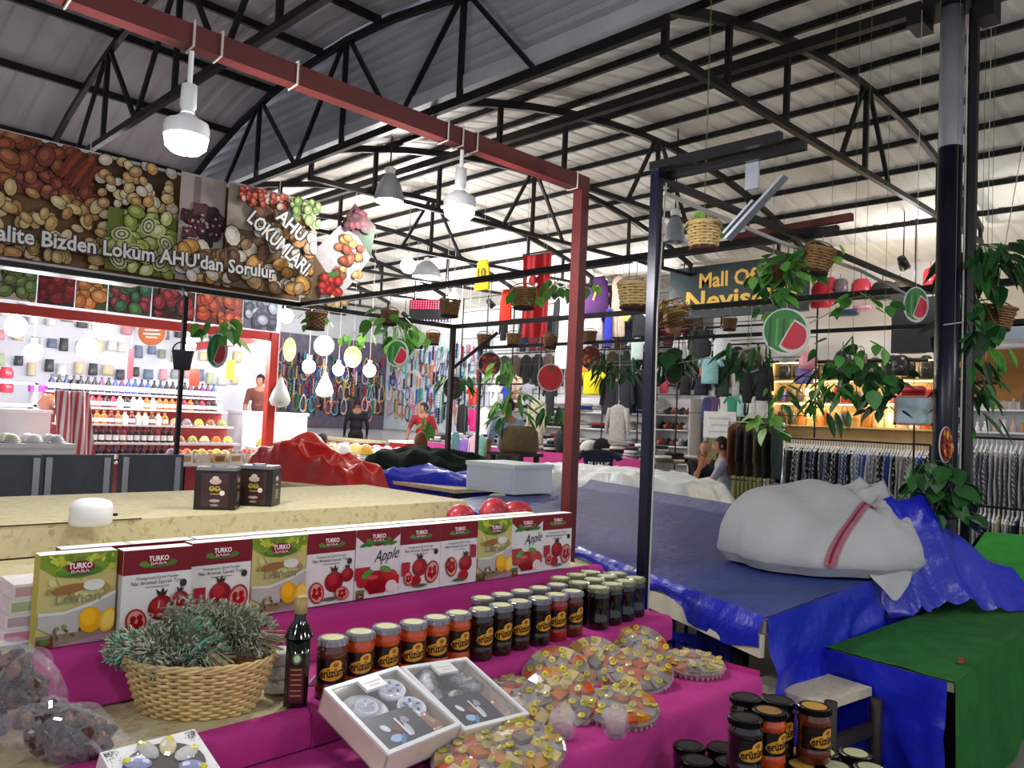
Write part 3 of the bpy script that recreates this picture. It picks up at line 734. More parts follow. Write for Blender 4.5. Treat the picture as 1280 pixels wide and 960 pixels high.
# oil bottle
p = at(384, 877, Z=.777); b = thing('oil_bottle', 'dark olive oil bottle with gold cap left of the honey jars', 'bottle', (p.x - .03, 1.745, .777), math.radians(-35))
MB().box((0, 0, .085), (.056, .056, .17)).lathe([(.036, .165), (.026, .19), (.015, .205), (.0135, .225)], 16).build('glass', M('dark_green_glass', '0e120c', .08, coat=.6), b, True)
for o_ in (b.children[0],):
    bm = bmesh.new(); bm.from_mesh(o_.data); bmesh.ops.bevel(bm, geom=[e for e in bm.edges if abs(e.verts[0].co.z - e.verts[1].co.z) > .1], offset=.009, segments=3, affect='EDGES'); bm.to_mesh(o_.data); bm.free()
MB().lathe([(.0155, .222), (.0165, .226), (.0165, .262), (.001, .264)], 16).build('cap', M('gold_cap', 'a8925a', .4, .3), b, True)
q = Print(-.0288); q.rect(-.02, .02, .012, .13, '2a1512'); q.up(); q.ell2(0, .118, .012, .014, '3f7a38', n=14); q.up(); q.ell2(0, .118, .008, .009, 'c2d8b0', n=12); q.rect(-.017, .017, .018, .098, '4a2016'); q.up()
for z in (.09, .078, .066, .054, .04, .028): q.rect(-.013, .013, z, z + .004, '9c7350')
q.build('label', m_printg, b)
# folded paper tag behind the jars and small stack of glasses behind the bottle
o = MB().slab([(-.05, 0), (.07, 0), (.02, .05)], -.002, .002).build('price_card', m_wall, loc=(1.17, 1.84, .777)); tag(o, 'small white folded card behind the first honey jar', 'card')
for i in range(3):
    o = MB().lathe([(.001, 0), (.036, 0), (.04, .006), (.04, .03), (.03, .034), (.001, .034)], 16).build('clear_tub', M('frosted_plastic', 'd7d2c8', .3, noise=(20, .2)), smooth=True, loc=(1.055, 1.86, .777 + .035 * i)); tag(o, ['bottom', 'middle', 'top'][i] + ' clear plastic tub of the stack behind the oil bottle', 'tub', 'clear tubs behind the bottle')

# ------------------------------------------------------------------ basket of dried herbs
bk = thing('wicker_basket', 'oval wicker basket full of dried herb bundles', 'basket', (.855, 1.885, .7695), math.radians(-40))
def wicker(root, a0, b0, a1, b1, H, rings, stakes, r, mat, rim=True):
    mb = MB(); N2 = stakes * 4
    for k in range(rings):
        z = H * (k + .5) / rings; f = (k + .5) / rings; f = f ** .8
        a = a0 + (a1 - a0) * f; b = b0 + (b1 - b0) * f
        mb.tube([((a + r * 1.1 * math.cos(stakes * t / 2 + k * PI)) * math.cos(t), (b + r * 1.1 * math.cos(stakes * t / 2 + k * PI)) * math.sin(t), z) for t in [2 * PI * j / N2 for j in range(N2)]], r * (H / rings / r / 2 * 1.05), 5, True)
    mb.build('weave', mat, root, True)
    mb = MB()
    for j in range(stakes):
        t = 2 * PI * (j + .5) / stakes
        mb.tube([((a0 + (a1 - a0) * f ** .8) * math.cos(t), (b0 + (b1 - b0) * f ** .8) * math.sin(t), H * f) for f in (0, .3, .6, 1.0)], r * .9, 5)
    mb.build('stakes', mat, root)['kind'] = 'stuff'
    MB().lathe([(.001, .004), (1, .004), (1, .0), (.001, 0)], 28, sx=a0, sy=b0).build('base', mat, root)
    if rim:
        mb = MB()
        for q in range(3):
            mb.tube([((a1 + .004 * math.cos(9 * t + q * 2.1)) * math.cos(t), (b1 + .004 * math.cos(9 * t + q * 2.1)) * math.sin(t), H + .004 + .005 * math.sin(9 * t + q * 2.1)) for t in [2 * PI * j / 60 for j in range(60)]], r * 1.2, 5, True)
        mb.build('rim', mat, root, True)
wicker(bk, .128, .082, .172, .118, .122, 15, 40, .0036, m_wick)
m_herb = M('dried_herb', None, .9, src='attr', noise=(40, .25))
def herb_bundle(loc, rot, L, R, label, seed, green):
    rnd = random.Random(seed); r = thing('herb_bundle', label, 'herbs', loc, group='dried herb bundles', rot=rot)
    mb = MB()
    for i in range(820):
        t = rnd.uniform(0, 2 * PI); f = rnd.random(); rad = R * math.sqrt(rnd.uniform(.55, 1)) * (1 - .30 * f) * 1.1
        x = -L / 2 + f * L * .95
        p = Vector((x, rad * math.cos(t), rad * math.sin(t)))
        d = Vector((rnd.uniform(-.2, .6), math.cos(t) * rnd.uniform(.1, 1.0) + rnd.uniform(-.4, .4), math.sin(t) * rnd.uniform(.1, 1.0) + rnd.uniform(-.4, .4))).normalized()
        q = p + d * rnd.uniform(.009, .020); w = d.orthogonal().normalized() * .0021
        c = rnd.choice(['9a9f8c', 'b4b6a2', '767c68', 'c8c8b4', '656958', 'a5a896'] + (['6fb898', '5fa98c', '7cc0a4'] if green and f > .35 and rnd.random() < .8 else []))
        mb.add([p - w, p + w, q + w * .6, q - w * .6, p + d.cross(w) , q + d.cross(w)], [(0, 1, 2, 3), (0, 3, 5, 4), (1, 4, 5, 2)], col=c)
    mb.build('leaves', m_herb, r)['kind'] = 'stuff'
    MB().ell((-.02, 0, 0), (L * .46, R * .74, R * .74), 10, 7).build('core', M('herb_core', '5a5d4e', .95, noise=(60, .4), bump=(80, .8, .01)), r, True)
    mb = MB()
    for i in range(40):
        a = rnd.uniform(0, 2 * PI); rr = R * .5 * rnd.random()
        mb.tube([(L * .3, rr * .8 * math.cos(a), rr * .8 * math.sin(a)), (L * .62 + rnd.uniform(-.01, .012), rr * 1.5 * math.cos(a), rr * 1.5 * math.sin(a))], .0016, 4, col='a59c7a')
    mb.build('stems', m_herb, r)['kind'] = 'stuff'
    if green: MB().tube([(L * .25, R * .74 * math.cos(t), R * .74 * math.sin(t)) for t in [2 * PI * i / 16 for i in range(16)]], .004, 5, True).build('string', M('teal_string', '4f9f86', .8), r)
bx_, by_, bz_ = .845, 1.90, .89
d1 = math.radians(-40)
def bl(u, v, z): return (bx_ + u * math.cos(d1) - v * math.sin(d1), by_ + u * math.sin(d1) + v * math.cos(d1), z)
herb_bundle(bl(-.115, -.035, .915), (0, .1, d1 + 2.6), .17, .046, 'grey green herb bundle at the left end of the basket', 1, True)
herb_bundle(bl(.005, -.045, .95), (0, .55, d1 - .5), .19, .05, 'herb bundle with teal string on top in the middle of the basket', 2, True)
herb_bundle(bl(.105, .02, .945), (0, .15, d1 - .2), .17, .05, 'grey herb bundle at the right end of the basket', 3, False)
herb_bundle(bl(-.045, .05, .93), (0, -.2, d1 + .9), .17, .046, 'herb bundle at the back left of the basket', 4, True)
herb_bundle(bl(.06, .055, .96), (0, .1, d1 + .2), .16, .044, 'herb bundle at the back right of the basket', 5, False)
herb_bundle(bl(.0, -.06, .90), (0, .1, d1 + .4), .16, .036, 'low herb bundle at the front of the basket', 6, True)

# ------------------------------------------------------------------ gift boxes and sweets
def frame_of(TL, TR, BL):
    u = (TR - TL); w = u.length; u = u / w
    v = TL - BL; v = v - u * v.dot(u); h = v.length; v = v / h
    n = u.cross(v)           # out of the lid
    Mx = Matrix((( u.x, -n.x, v.x), (u.y, -n.y, v.y), (u.z, -n.z, v.z))).to_4x4()   # local x,z lie on the lid, -y faces out
    c = TL + u * w / 2 - v * h
    return Matrix.Translation(c) @ Mx, w, h
def giftbox(TL, TR, BL, label, kind):
    Mx, w, h = frame_of(TL, TR, BL)
    r = thing('gift_box', label, 'gift box', (0, 0, 0), group='coffee set gift boxes'); r.matrix_world = Mx
    D = .065; f = .011
    mb = MB(); mb.bx(-w / 2, w / 2, .006, D, 0, .004, col='d9c9bd'); mb.bx(-w / 2, w / 2, .006, D, h - .004, h, col='d9c9bd')
    mb.bx(-w / 2, -w / 2 + .004, .006, D, 0, h, col='d2bfb2'); mb.bx(w / 2 - .004, w / 2, .006, D, 0, h, col='d2bfb2'); mb.bx(-w / 2, w / 2, D - .004, D, 0, h, col='5c6478'); mb.build('tray', m_paint, r)
    mb = MB(); mb.bx(-w / 2, w / 2, 0, .007, 0, f); mb.bx(-w / 2, w / 2, 0, .007, h - f, h); mb.bx(-w / 2, -w / 2 + f, 0, .007, f, h - f); mb.bx(w / 2 - f, w / 2, 0, .007, f, h - f)
    mb.bx(-w * .10, w * .18, -.0004, .007, h - .050, h - f + .002)
    mb.build('lid_frame', m_white, r)
    MB().bx(-w / 2 + f, w / 2 - f, .002, .003, f, h - f).build('window', m_glass, r)
    q = Print(-.0008); q.rect(-w * .07, w * .15, h - .028, h - .025, 'c8c2bc'); q.rect(-w * .03, w * .11, h - .040, h - .037, 'c8c2bc'); q.build('lid_print', m_print, r)
    inner = M('navy_pack', '20263e', .35, noise=(20, .3))
    pk = MB().bx(-w / 2 + .016, w * .18, .006, .05, f + .004, h * .48).build('coffee_pack', inner, r)
    q = Print(.0052); 
    for i, (x, z, a, b, c) in enumerate([(-.05, .03, .018, .012, '9fc3e8'), (-.03, .05, .012, .016, '7a3a1e'), (-.055, .06, .014, .009, 'dfe6f0'), (-.01, .04, .008, .022, 'c9d4e6'), (-.04, .022, .02, .006, '5a82c0'), (.0, .065, .012, .01, 'a89bb0')]): q.ell2(x * w / .2, z * h / .2, a, b, c, i)
    q.rect(-.024, -.018, h * .12, h * .38, 'e8e8f0'); q.rect(-.012, -.009, h * .15, h * .33, 'c0c4d4'); q.build('pack_print', m_printg, pk)
    pot = M('rose_copper', 'b98f84', .25, .5); cupm = M('blue_white_china', 'dfe4ee', .2, noise=(30, .1)) if kind == 0 else M('silver_embossed', '8d8f96', .3, .8, noise=(60, .5), bump=(120, 1, .004))
    RX = Matrix.Rotation(PI / 2, 3, 'X')
    def cup(x, z, rr, nm):
        mb = MB(); mb.T = Matrix.Translation((x, .040, z)) @ Matrix.Rotation(PI / 2, 4, 'X')
        mb.lathe([(.001, 0), (rr * .7, 0), (rr, rr * .5), (rr, .028), (rr * .9, .028), (rr * .85, .01), (.001, .008)], 18); c_ = mb.build(nm, cupm, r, True)
        if kind == 0:
            q = Print(.040 - .030); 
            for t in range(5): q.ell2(x + rr * .5 * math.cos(t * 1.25), z + rr * .5 * math.sin(t * 1.25), rr * .22, rr * .12, '3a4c9c', t)
            q.build('flower_print', m_printg, c_)
    if kind == 0:
        mb = MB(); mb.T = Matrix.Translation((-w * .2, .040, h * .66)) @ Matrix.Rotation(PI / 2, 4, 'X')
        mb.lathe([(.001, 0), (.04, 0), (.058, .014), (.056, .016), (.04, .004), (.001, .004)], 22).build('saucer', cupm, r, True)
        cup(-w * .2, h * .66, .028, 'coffee_cup'); cup(w * .24, h * .78, .036, 'coffee_cup'); cup(w * .25, h * .47, .036, 'coffee_cup')
    else:
        for (x, z) in ((-w * .28, h * .72), (w * .26, h * .76)):
            mb = MB(); mb.T = Matrix.Translation((x, .034, z)) @ Matrix.Rotation(.5 if x < 0 else -.35, 4, 'Y')
            mb.lathe([(.001, -.055), (.030, -.055), (.031, -.02), (.026, 0), (.031, .02), (.031, .055), (.001, .055)], 16).build('embossed_glass', cupm, r, True)
        mb = MB(); mb.ell((w * .0, .035, h * .58), (.03, .018, .022), 12, 8).build('embossed_bowl', cupm, r, True)
    mb = MB(); mb.T = Matrix.Translation((w * .29, .032, h * .22))
    mb.lathe([(.001, -.035), (.024, -.035), (.027, -.01), (.02, .02), (.023, .03), (.001, .03)], 16).build('coffee_pot', pot, r, True)
giftbox(at(405, 860, Y=1.605), at(497, 832, Y=1.625), at(462, 953, Y=1.37), 'white coffee set gift box with blue china cups, left one', 0)
giftbox(at(501, 833, Y=1.62), at(583, 821, Y=1.645), at(556, 919, Y=1.375), 'white coffee set gift box with silver glasses, right one', 1)

m_tray = M('pink_clear_tray', 'a8898c', .2, noise=(30, .25), spec=.8)
m_sweet = M('sweets', None, .3, src='attr', noise=(30, .15), coat=.5)
def sweet_tray(x, y, z, tilt, label, seed, rr=.108):
    rnd = random.Random(seed)
    r = thing('sweet_tray', label, 'sweets', (x, y, z), group='cellophane wrapped trays of sweets')
    lean = Vector((-.75, -.66, 0))      # trays lean towards the aisle
    ax = Vector((0, 0, 1)).cross(lean).normalized()
    r.rotation_euler = Matrix.Rotation(math.radians(tilt), 3, ax).to_euler()
    mb = MB(); prof = [(.001, 0), (rr * .86, 0), (rr * .95, .012), (rr, .022), (rr * .93, .020), (.001, .016)]
    mb.lathe(prof, 36)
    for i in range(36):
        t = 2 * PI * i / 36; mb.box((rr * .95 * math.cos(t), rr * .95 * math.sin(t), .012), (.004, .008, .014), Matrix.Rotation(t, 3, 'Z'))
    mb.build('tray', m_tray, r)
    mb = MB(); pal = ['b98c48', '9c9490', 'bc4c12', 'c2ae7c', '7c706c', 'c87418', '8c8680', 'c8b27c', 'a8602c']
    mb.lathe([(.001, .034), (rr * .6, .030), (rr * .92, .018)], 24, col='8c7460')
    for ring, n in ((.74, 15), (.42, 8), (.0, 1)):
        for i in range(n):
            t = 2 * PI * i / n + rnd.uniform(-.1, .1) + ring
            c = (rr * ring * math.cos(t), rr * ring * math.sin(t), .030 + (.72 - ring) * .018 + rnd.uniform(-.002, .002))
            mb.box(c, (.040, .032, .014), Matrix.Rotation(t, 3, 'Z') @ Euler((rnd.uniform(-.15, .15), rnd.uniform(.1, .3), 0)).to_matrix(), col=rnd.choice(pal))
    for i in range(19):
        t = i * 2.4 + rnd.uniform(-.2, .2); q = .12 + .74 * math.sqrt((i + .5) / 19)
        c = (rr * q * math.cos(t), rr * q * math.sin(t), .042 + (.7 - q) * .02)
        R = Euler((rnd.uniform(-.3, .3), rnd.uniform(-.3, .3), 0)).to_matrix()
        mb.ell(c, (.0125, .0110, .0035), 9, 4, R, col=rnd.choice(['c8b424', 'b4a428', 'd0bc40', 'a8a034'])); mb.ell((c[0], c[1], c[2] + .0025), (.0045, .0045, .002), 6, 4, R, col='8f8a2a')
    o = mb.build('sweets', m_sweet, r); o['kind'] = 'stuff'
    mb = MB(); nz = 26
    def film(u, v):
        t = 2 * PI * u; q = v
        rad = rr * 1.02 * (1 - q); h = .022 + .040 * math.sin(q * PI / 2) + rnd.uniform(-.004, .004)
        return (rad * math.cos(t), rad * math.sin(t), h)
    mb.grid(film, 26, 6).build('cellophane', m_film, r)
for a_ in [(2.03, 1.60, .705, 42, 'tilted sweet tray between the jars and the front trays', 1), (2.30, 1.62, .70, 38, 'sweet tray leaning at the far right back', 2), (2.10, 1.475, .705, 22, 'sweet tray lying in front of the two tilted ones at right', 3),
           (2.345, 1.43, .689, 4, 'sweet tray lying flat at the right corner of the cloth', 4), (1.85, 1.60, .705, 42, 'tilted sweet tray nearest the gift boxes', 5), (1.70, 1.46, .71, 34, 'tilted sweet tray in the middle of the cloth', 6),
           (1.82, 1.335, .692, 9, 'sweet tray lying flat by the cloth edge', 7), (1.655, 1.60, .69, 4, 'sweet tray lying flat behind the right gift box', 8), (1.405, 1.32, .695, 12, 'sweet tray at the bottom of the view, right one', 9), (1.27, 1.325, .695, 12, 'sweet tray at the bottom of the view, left one', 10)]:
    sweet_tray(*a_)
for i, (x, y, lb) in enumerate([(1.585, 1.345, 'wrapped clear glass of pink sweets in front of the middle tray'), (1.70, 1.262, 'wrapped clear glass of pink sweets nearest the cloth edge'), (1.535, 1.47, 'wrapped clear glass beside the right gift box'), (1.46, 1.44, 'wrapped clear glass touching the right gift box corner')]):
    r = thing('sweet_glass', lb, 'glass', (x, y, .6865), group='wrapped glasses of sweets')
    MB().lathe([(.001, 0), (.024, 0), (.031, .062), (.029, .062), (.023, .006), (.001, .006)], 16).build('glass', M('wrapped_glass', 'e8dcdc', .08, alpha=.30, spec=.9), r, True)
    MB().lathe([(.001, .008), (.020, .008), (.022, .028), (.001, .03)], 14).build('filling', M('pink_jelly', 'a8666c', .3, noise=(50, .35)), r, True)
    mb = MB(); mb.grid(lambda u, v: ((.0315 + .004 * math.sin(v * 3) + .002 * math.sin(u * 44)) * (1.0 if v < .6 else max(.25, 2.2 - 2 * v)) * math.cos(2 * PI * u), (.0315 + .004 * math.sin(v * 3) + .002 * math.sin(u * 44)) * (1.0 if v < .6 else max(.25, 2.2 - 2 * v)) * math.sin(2 * PI * u), .002 + .085 * v), 28, 6).build('cellophane', m_film, r)
# box of delight at the bottom left
Mx, w, h = frame_of(at(125, 941, Y=1.66), at(243, 911, Y=1.675), at(158, 1010, Y=1.52))
r = thing('delight_box', 'white patterned box of wrapped delights with a round window', 'gift box'); r.matrix_world = Mx
MB().bx(-w / 2, w / 2, 0, .035, 0, h).build('carton', m_white, r)
q = Print(-.0008); q.k = .002
rd = random.Random(3)
for cx, cz in ((-1, 1), (1, 1), (1, -1), (-1, -1)):
    for i in range(70):
        x = cx * (w / 2 - .004 - abs(rd.gauss(0, .012))); z = h / 2 + cz * (h / 2 - .004 - abs(rd.gauss(0, .012))); q.ell2(x, z, .0016, .0009, '2f3642', rd.uniform(0, 3), 5)
q.up(); q.ell2(0, h / 2 - .004, w * .42, h * .42, '44403c', n=26); q.up(); q.clip(-w / 2, w / 2, 0, h); q.build('box_print', m_printg, r)
mb = MB(); mb.T = Matrix.Translation((0, 0, h / 2 - .004))
for i in range(8):
    t = 2 * PI * i / 8 + .3; R = Matrix.Rotation(-t, 3, 'Y')
    mb.ell((w * .27 * math.cos(t), -.004, w * .27 * math.sin(t)), (.028, .008, .017), 10, 5, R, col=['c9c8c4', 'd6c9a0', 'b8b6b2', '8f97c4'][i % 4])
    mb.ell((w * .36 * math.cos(t), -.008, w * .36 * math.sin(t)), (.011, .003, .008), 8, 4, R, col='d8cf22')
mb.build('sweets', m_sweet, r)['kind'] = 'stuff'
q = Print(-.0135); q.ell2(0, h / 2 - .004, .001, .001, 'ffffff'); 
MB().grid(lambda u, v: (w * .42 * v * math.cos(2 * PI * u), -.006 - .012 * (1 - v * v), h / 2 - .004 + w * .42 * v * math.sin(2 * PI * u)), 24, 4).build('window', m_glass, r)
# clear bags of dried fruit at the bottom left corner
def fruit_bag(loc, rot, sx, sy, sz, label, seed):
    rnd = random.Random(seed); r = thing('fruit_bag', label, 'bag', loc, group='clear bags of dried fruit', rot=rot)
    mb = MB()
    for i in range(120):
        d = Vector((rnd.gauss(0, 1), rnd.gauss(0, 1), rnd.gauss(0, 1))).normalized() * rnd.uniform(.45, .8)
        mb.ell((d.x * sx, d.y * sy, d.z * sz), (.020, .015, .012), 7, 5, Euler((rnd.uniform(0, 3), rnd.uniform(0, 3), 0)).to_matrix(), col=rnd.choice(['4a2a1c', '301a12', '6a4228', '3c2216', '241410']))
    mb.build('dried_fruit', m_sweet, r)['kind'] = 'stuff'
    mb = MB()
    for i in range(9):
        for j in range(7): pass
    def bagf(u, v):
        t = 2 * PI * u; ph = PI * (v - .5); n_ = 1 + .09 * math.sin(5 * t + 3 * v) + .06 * math.sin(11 * t + 9 * v)
        return (sx * n_ * math.cos(ph) * math.cos(t), sy * n_ * math.cos(ph) * math.sin(t), sz * n_ * math.sin(ph))
    mb.grid(bagf, 40, 16)
    mb.grid(lambda u, v: (sx * (.5 + v * .75), sy * (u - .5) * (1 + v) + .01 * math.sin(u * 20), sz * (.3 * math.sin(u * 9 + v * 4) * (1 - v * .4))), 16, 6)
    mb.build('plastic_bag', m_film, r, True)
p = at(20, 930, Y=1.87)
fruit_bag((.45, 1.91, .885), (0, .5, -.6), .115, .09, .095, 'clear plastic bag of dark dried fruit at the left edge, upper one', 1)
fruit_bag((.53, 1.785, .825), (0, .2, -.75), .115, .085, .05, 'clear plastic bag of dark dried fruit at the left edge, lower one', 2)
# corner of a white tile and pale carton at the very bottom
o = MB().box((0, 0, .006), (.12, .12, .012)).build('tile_sample', M('marble_tile', 'd8d4d2', .3, noise=(12, .15)), loc=(1.01, 1.40, .687), rot=(0, 0, .4)); tag(o, 'pale square tile lying at the bottom edge left of the sweets', 'tile')
o = MB().box((0, 0, .006), (.12, .12, .012)).build('paper_tray', M('brushed_tray', 'b9aab4', .4, noise=(12, .15)), loc=at(770, 990, Z=.687), rot=(0, 0, .2)); tag(o, 'pale grey lavender tray at the bottom edge of the cloth', 'tray')
# on the counter: white lid and two tins
p = at(113, 655, Z=1.112)
o = MB().lathe([(.001, 0), (.058, 0), (.062, .01), (.062, .055), (.055, .072), (.035, .08), (.001, .082)], 28).build('white_bowl', m_white, smooth=True, loc=(p.x, p.y, 1.1105)); tag(o, 'white round plastic lid standing on the flake board counter', 'lid')
o2 = MB().box((0, 0, 0), (.012, .008, .008)).build('bolt', m_black, o, loc=(.066, -.02, .03))
def tin(x, y, rz, label):
    r = thing('tea_tin', label, 'tin', (x, y, 1.1105), rz, 'dark tins on the counter')
    MB().bx(-.075, .075, -.055, .055, 0, .148).build('body', M('dark_brown_tin', '2a211f', .35, .2, noise=(10, .15)), r)
    MB().bx(-.072, .072, -.052, .052, .148, .16).lathe([(.03, .16), (.028, .166), (.001, .167)], 18).build('lid', M('grey_tin_lid', '8b8d92', .35, .6), r)
    q = Print(-.0556); q.rect(-.05, .05, .012, .138, '3b2526'); q.up(); q.ell2(0, .108, .022, .012, 'b8a8a0', n=12); q.ell2(0, .12, .012, .008, 'c8bab0'); q.ring(-.012, .08, .006, .010, 'b5a23a', 12); q.ring(.008, .08, .006, .010, 'b5a23a', 12); q.rect(-.022, .022, .076, .080, 'b5a23a'); q.rect(-.016, .016, .058, .062, 'a8963a'); q.ell2(.026, .064, .010, .010, 'e4d8e0', n=12); q.ell2(0, .035, .02, .006, 'b39a90'); q.ell2(0, .018, .016, .005, '8f8178'); q.build('front_print', m_printg, r)
    q = Print(-.0756); q.ell2(0, .11, .02, .010, 'b8a8a8', n=12); q.rect(-.015, .015, .082, .088, 'a8963a')
    for z in (.06, .05, .04, .03): q.rect(-.02, .025, z, z + .005, '8d8b92')
    o = q.build('side_print', m_printg, r); o.rotation_euler = (0, 0, PI / 2)
p = at(272, 637, Z=1.112); tin(p.x + .02, p.y + .05, -.62, 'dark brown tin with gold crest on the counter, left one')
p = at(316, 633, Z=1.112); tin(p.x + .05, p.y + .06, -.80, 'dark brown tin on the counter, right one partly behind')
# ------------------------------------------------------------------ blue tarp table
from mathutils import noise as NZ
def nz(x, y, z=0.0, s=1.0): return NZ.noise(Vector((x * s, y * s, z * s)))
def crease(x, y, sd, f): return 1 - abs(nz(x, y, sd, f)) * 2.2
m_blue = M('blue_tarpaulin', '1523b4', .32, noise=(2.5, .10), bump=(9, .35, .04), spec=.5)
m_blued = M('faded_blue_tarpaulin', '29397f', .45, noise=(3, .14), bump=(9, .35, .04), spec=.4)
m_cream = M('cream_board', 'd9d2bd', .7, noise=(3, .1))
A = Vector((2.99, 1.50, .75)); Cc = Vector((4.72, 5.42, .75)); Dd = Vector((7.3, 5.92, .75)); Ff = Vector((5.72, 1.62, .75))
def quad(u, v): return (A * (1 - u) + Cc * u) * (1 - v) + (Ff * (1 - u) + Dd * u) * v      # u along the near edge, v away
tb = thing('stall_table', 'long cream board table under the blue tarpaulin', 'table', (0, 0, 0))
mb = MB()
for off in (0, -.05): mb.add([quad(u, v) + Vector((0, 0, -.012 + off)) for u, v in ((0, 0), (1, 0), (1, 1), (0, 1))], [(0, 1, 2, 3)] if off else [(3, 2, 1, 0)])
mb.f += [(0, 4, 5, 1), (1, 5, 6, 2), (2, 6, 7, 3), (3, 7, 4, 0)]; mb.c += [None] * 4; mb.m += [0] * 4
mb.build('table_top', m_cream, tb)
edge = (Cc - A).normalized(); outw = Vector((-edge.y, edge.x, 0))
MB().beam(A + outw * .012 + Vector((0, 0, -.11)), A.lerp(Cc, .98) + outw * .012 + Vector((0, 0, -.11)), .025, .09).build('apron', m_cream, tb)
for u, v in ((.06, .06), (.5, .06), (.94, .06), (.06, .94), (.5, .94), (.94, .94)):
    q = quad(u, v); MB().bx(q.x - .025, q.x + .025, q.y - .025, q.y + .025, 0, .69).build('leg', m_steel, tb)
tp = thing('tarpaulin', 'blue tarpaulin spread over the long table and hanging in folds at its near corner', 'tarpaulin', (0, 0, 0))
def topz(u, v):
    q = quad(u, v); z = .752 + .007 * nz(q.x, q.y, 0, 3) + .009 * abs(nz(q.x, q.y, 4, 1.3))
    if v > .93: z += (v - .93) * 1.1
    return Vector((q.x, q.y, z))
MB().grid(lambda u, v: topz(u, v), 60, 50).build('top_sheet', m_blued, tp, True)
def hang_front(u, v):            # short valance along the near edge
    q = topz(u, 0); L = .07 + .05 * (nz(u * 9, 1) + .4 * nz(u * 31, 2)) + (.05 if u < .12 else 0) + .02 * math.sin(u * 14)
    o_ = outw * (.03 + .02 * nz(u * 22, v * 2, 5)) * min(1, v * 3)
    return Vector((q.x, q.y, .757)) + o_ + Vector((0, 0, -max(.05, L) * v))
MB().grid(hang_front, 90, 5).build('front_valance', m_blue, tp, True)
e2 = (Ff - A).normalized(); out2 = Vector((e2.y, -e2.x, 0))
def hang_side(u, v):             # long folded skirt over the end of the table
    q = A.lerp(Ff, u); L = .60 if u < .2 else .60 - (u - .2) * .55
    f = .05 * math.sin(u * 30 + v * 3 + 2.0 * nz(u * 4, v * 2)) * v + .09 * (crease(u * 3 + v * 1.2, v - u, 3, 2.2) - .4) * v + .07 * v
    sw = (1 - u) * -.04 * v
    return q + out2 * (.012 + f) + e2 * (.05 * nz(u * 7, v * 4, 9) * v + sw) + Vector((0, 0, .006 - max(.18, L) * v))
MB().grid(hang_side, 90, 16).build('side_skirt', m_blue, tp, True)
def heap(u, v):                  # tarpaulin bunched up beside the grey cloth
    x = 4.35 + u * .98; y = 1.88 - .50 * u - v * .40
    z = .76 + .36 * math.exp(-((u - .42) / .34) ** 2) * math.exp(-((v - .25) / .42) ** 2) + (.07 * crease(x * 1.5, y * .7, 2, 3.2) + .035 * crease(x, y, 6, 8)) * math.sin(PI * min(1, u * 1.1 + .05))
    return Vector((x, y, max(z - .22 * max(0, v - .55) / .45, .565)))
MB().grid(heap, 40, 26).build('bunched_end', m_blue, tp, True)
# ------------------------------------------------------------------ grey cloth bundle with a red stripe
m_sack = M('grey_canvas', 'b4b4b6', .85, noise=(3, .06), bump=(10, .4, .03))
sk = thing('cloth_bundle', 'bundled pale grey cloth with a red stripe lying on the blue tarpaulin', 'cloth', (4.37, 1.87, .765), math.radians(-45))
EX, EY = .55, .41
def rim_(t): return EX * (1 + .05 * math.sin(3 * t + .6) + .035 * math.sin(7 * t) + .02 * math.sin(13 * t)), EY * (1 + .07 * math.sin(2 * t + 1.0) + .03 * math.sin(9 * t))
def zs_(x, y, r):
    r = min(r, .9999); t = max(0, min(1, (y + .42) / .62)); z = .05 + (.07 + .33 * t * (1.7 - .7 * t)) * math.sqrt(1 - r ** 6) * (1 - .15 * max(0, x) / .6) * (1 - .10 * max(0, -x - .25) / .3)
    fo = max(0, min(1, (x - .14 + .35 * y) * 4))              # folds on the right hand side
    z += fo * (.06 * (crease(x * 1.3, y * .8, 2, 4.5) - .4) + .03 * (crease(x, y, 7, 9) - .4)) * (1 - r ** 6)
    return max(0.01, z + (.035 * nz(x, y, 1, 3.2) + .012 * math.sin(x * 13 + y * 9)) * (1 - r ** 3))
def sackf(u, v, off=0.0):        # x to the right, y away, bulging sides tucked under
    t = 2 * PI * u; ex, ey = rim_(t); r = min(1, v / .85); k2 = max(0, (v - .85) / .15)
    r2 = r * (1 - .10 * k2); x = ex * r2 * math.cos(t); y = ey * r2 * math.sin(t); z = zs_(ex * r * math.cos(t), ey * r * math.sin(t), r)
    return Vector((x, y, z * (1 - k2) + off))
MB().grid(sackf, 96, 40).build('bundle', m_sack, sk, True)
def stripe(w0, w1, col, nm):
    def f(u, v):
        s0 = Vector((-.13, -.405)); s1 = Vector((.27, -.02)); d = (s1 - s0).normalized(); nrm = Vector((-d.y, d.x))
        p = s0.lerp(s1, u) + nrm * (w0 + (w1 - w0) * v); r = min(1, math.hypot(p.x / EX, p.y / EY))
        for _ in range(4):
            t = math.atan2(p.y / EY, p.x / EX); ex, ey = rim_(t % (2 * PI)); r = min(1, math.hypot(p.x / ex, p.y / ey))
        return Vector((p.x, p.y, zs_(p.x, p.y, r) + (.008 if nm == 'stripe' else .011)))
    MB().grid(f, 60, 4).build(nm, M(nm + '_dye', col, .85, noise=(30, .15)), sk, True)
stripe(-.024, .018, 'a06070', 'stripe'); stripe(-.005, .004, '7c1c34', 'stripe_line')
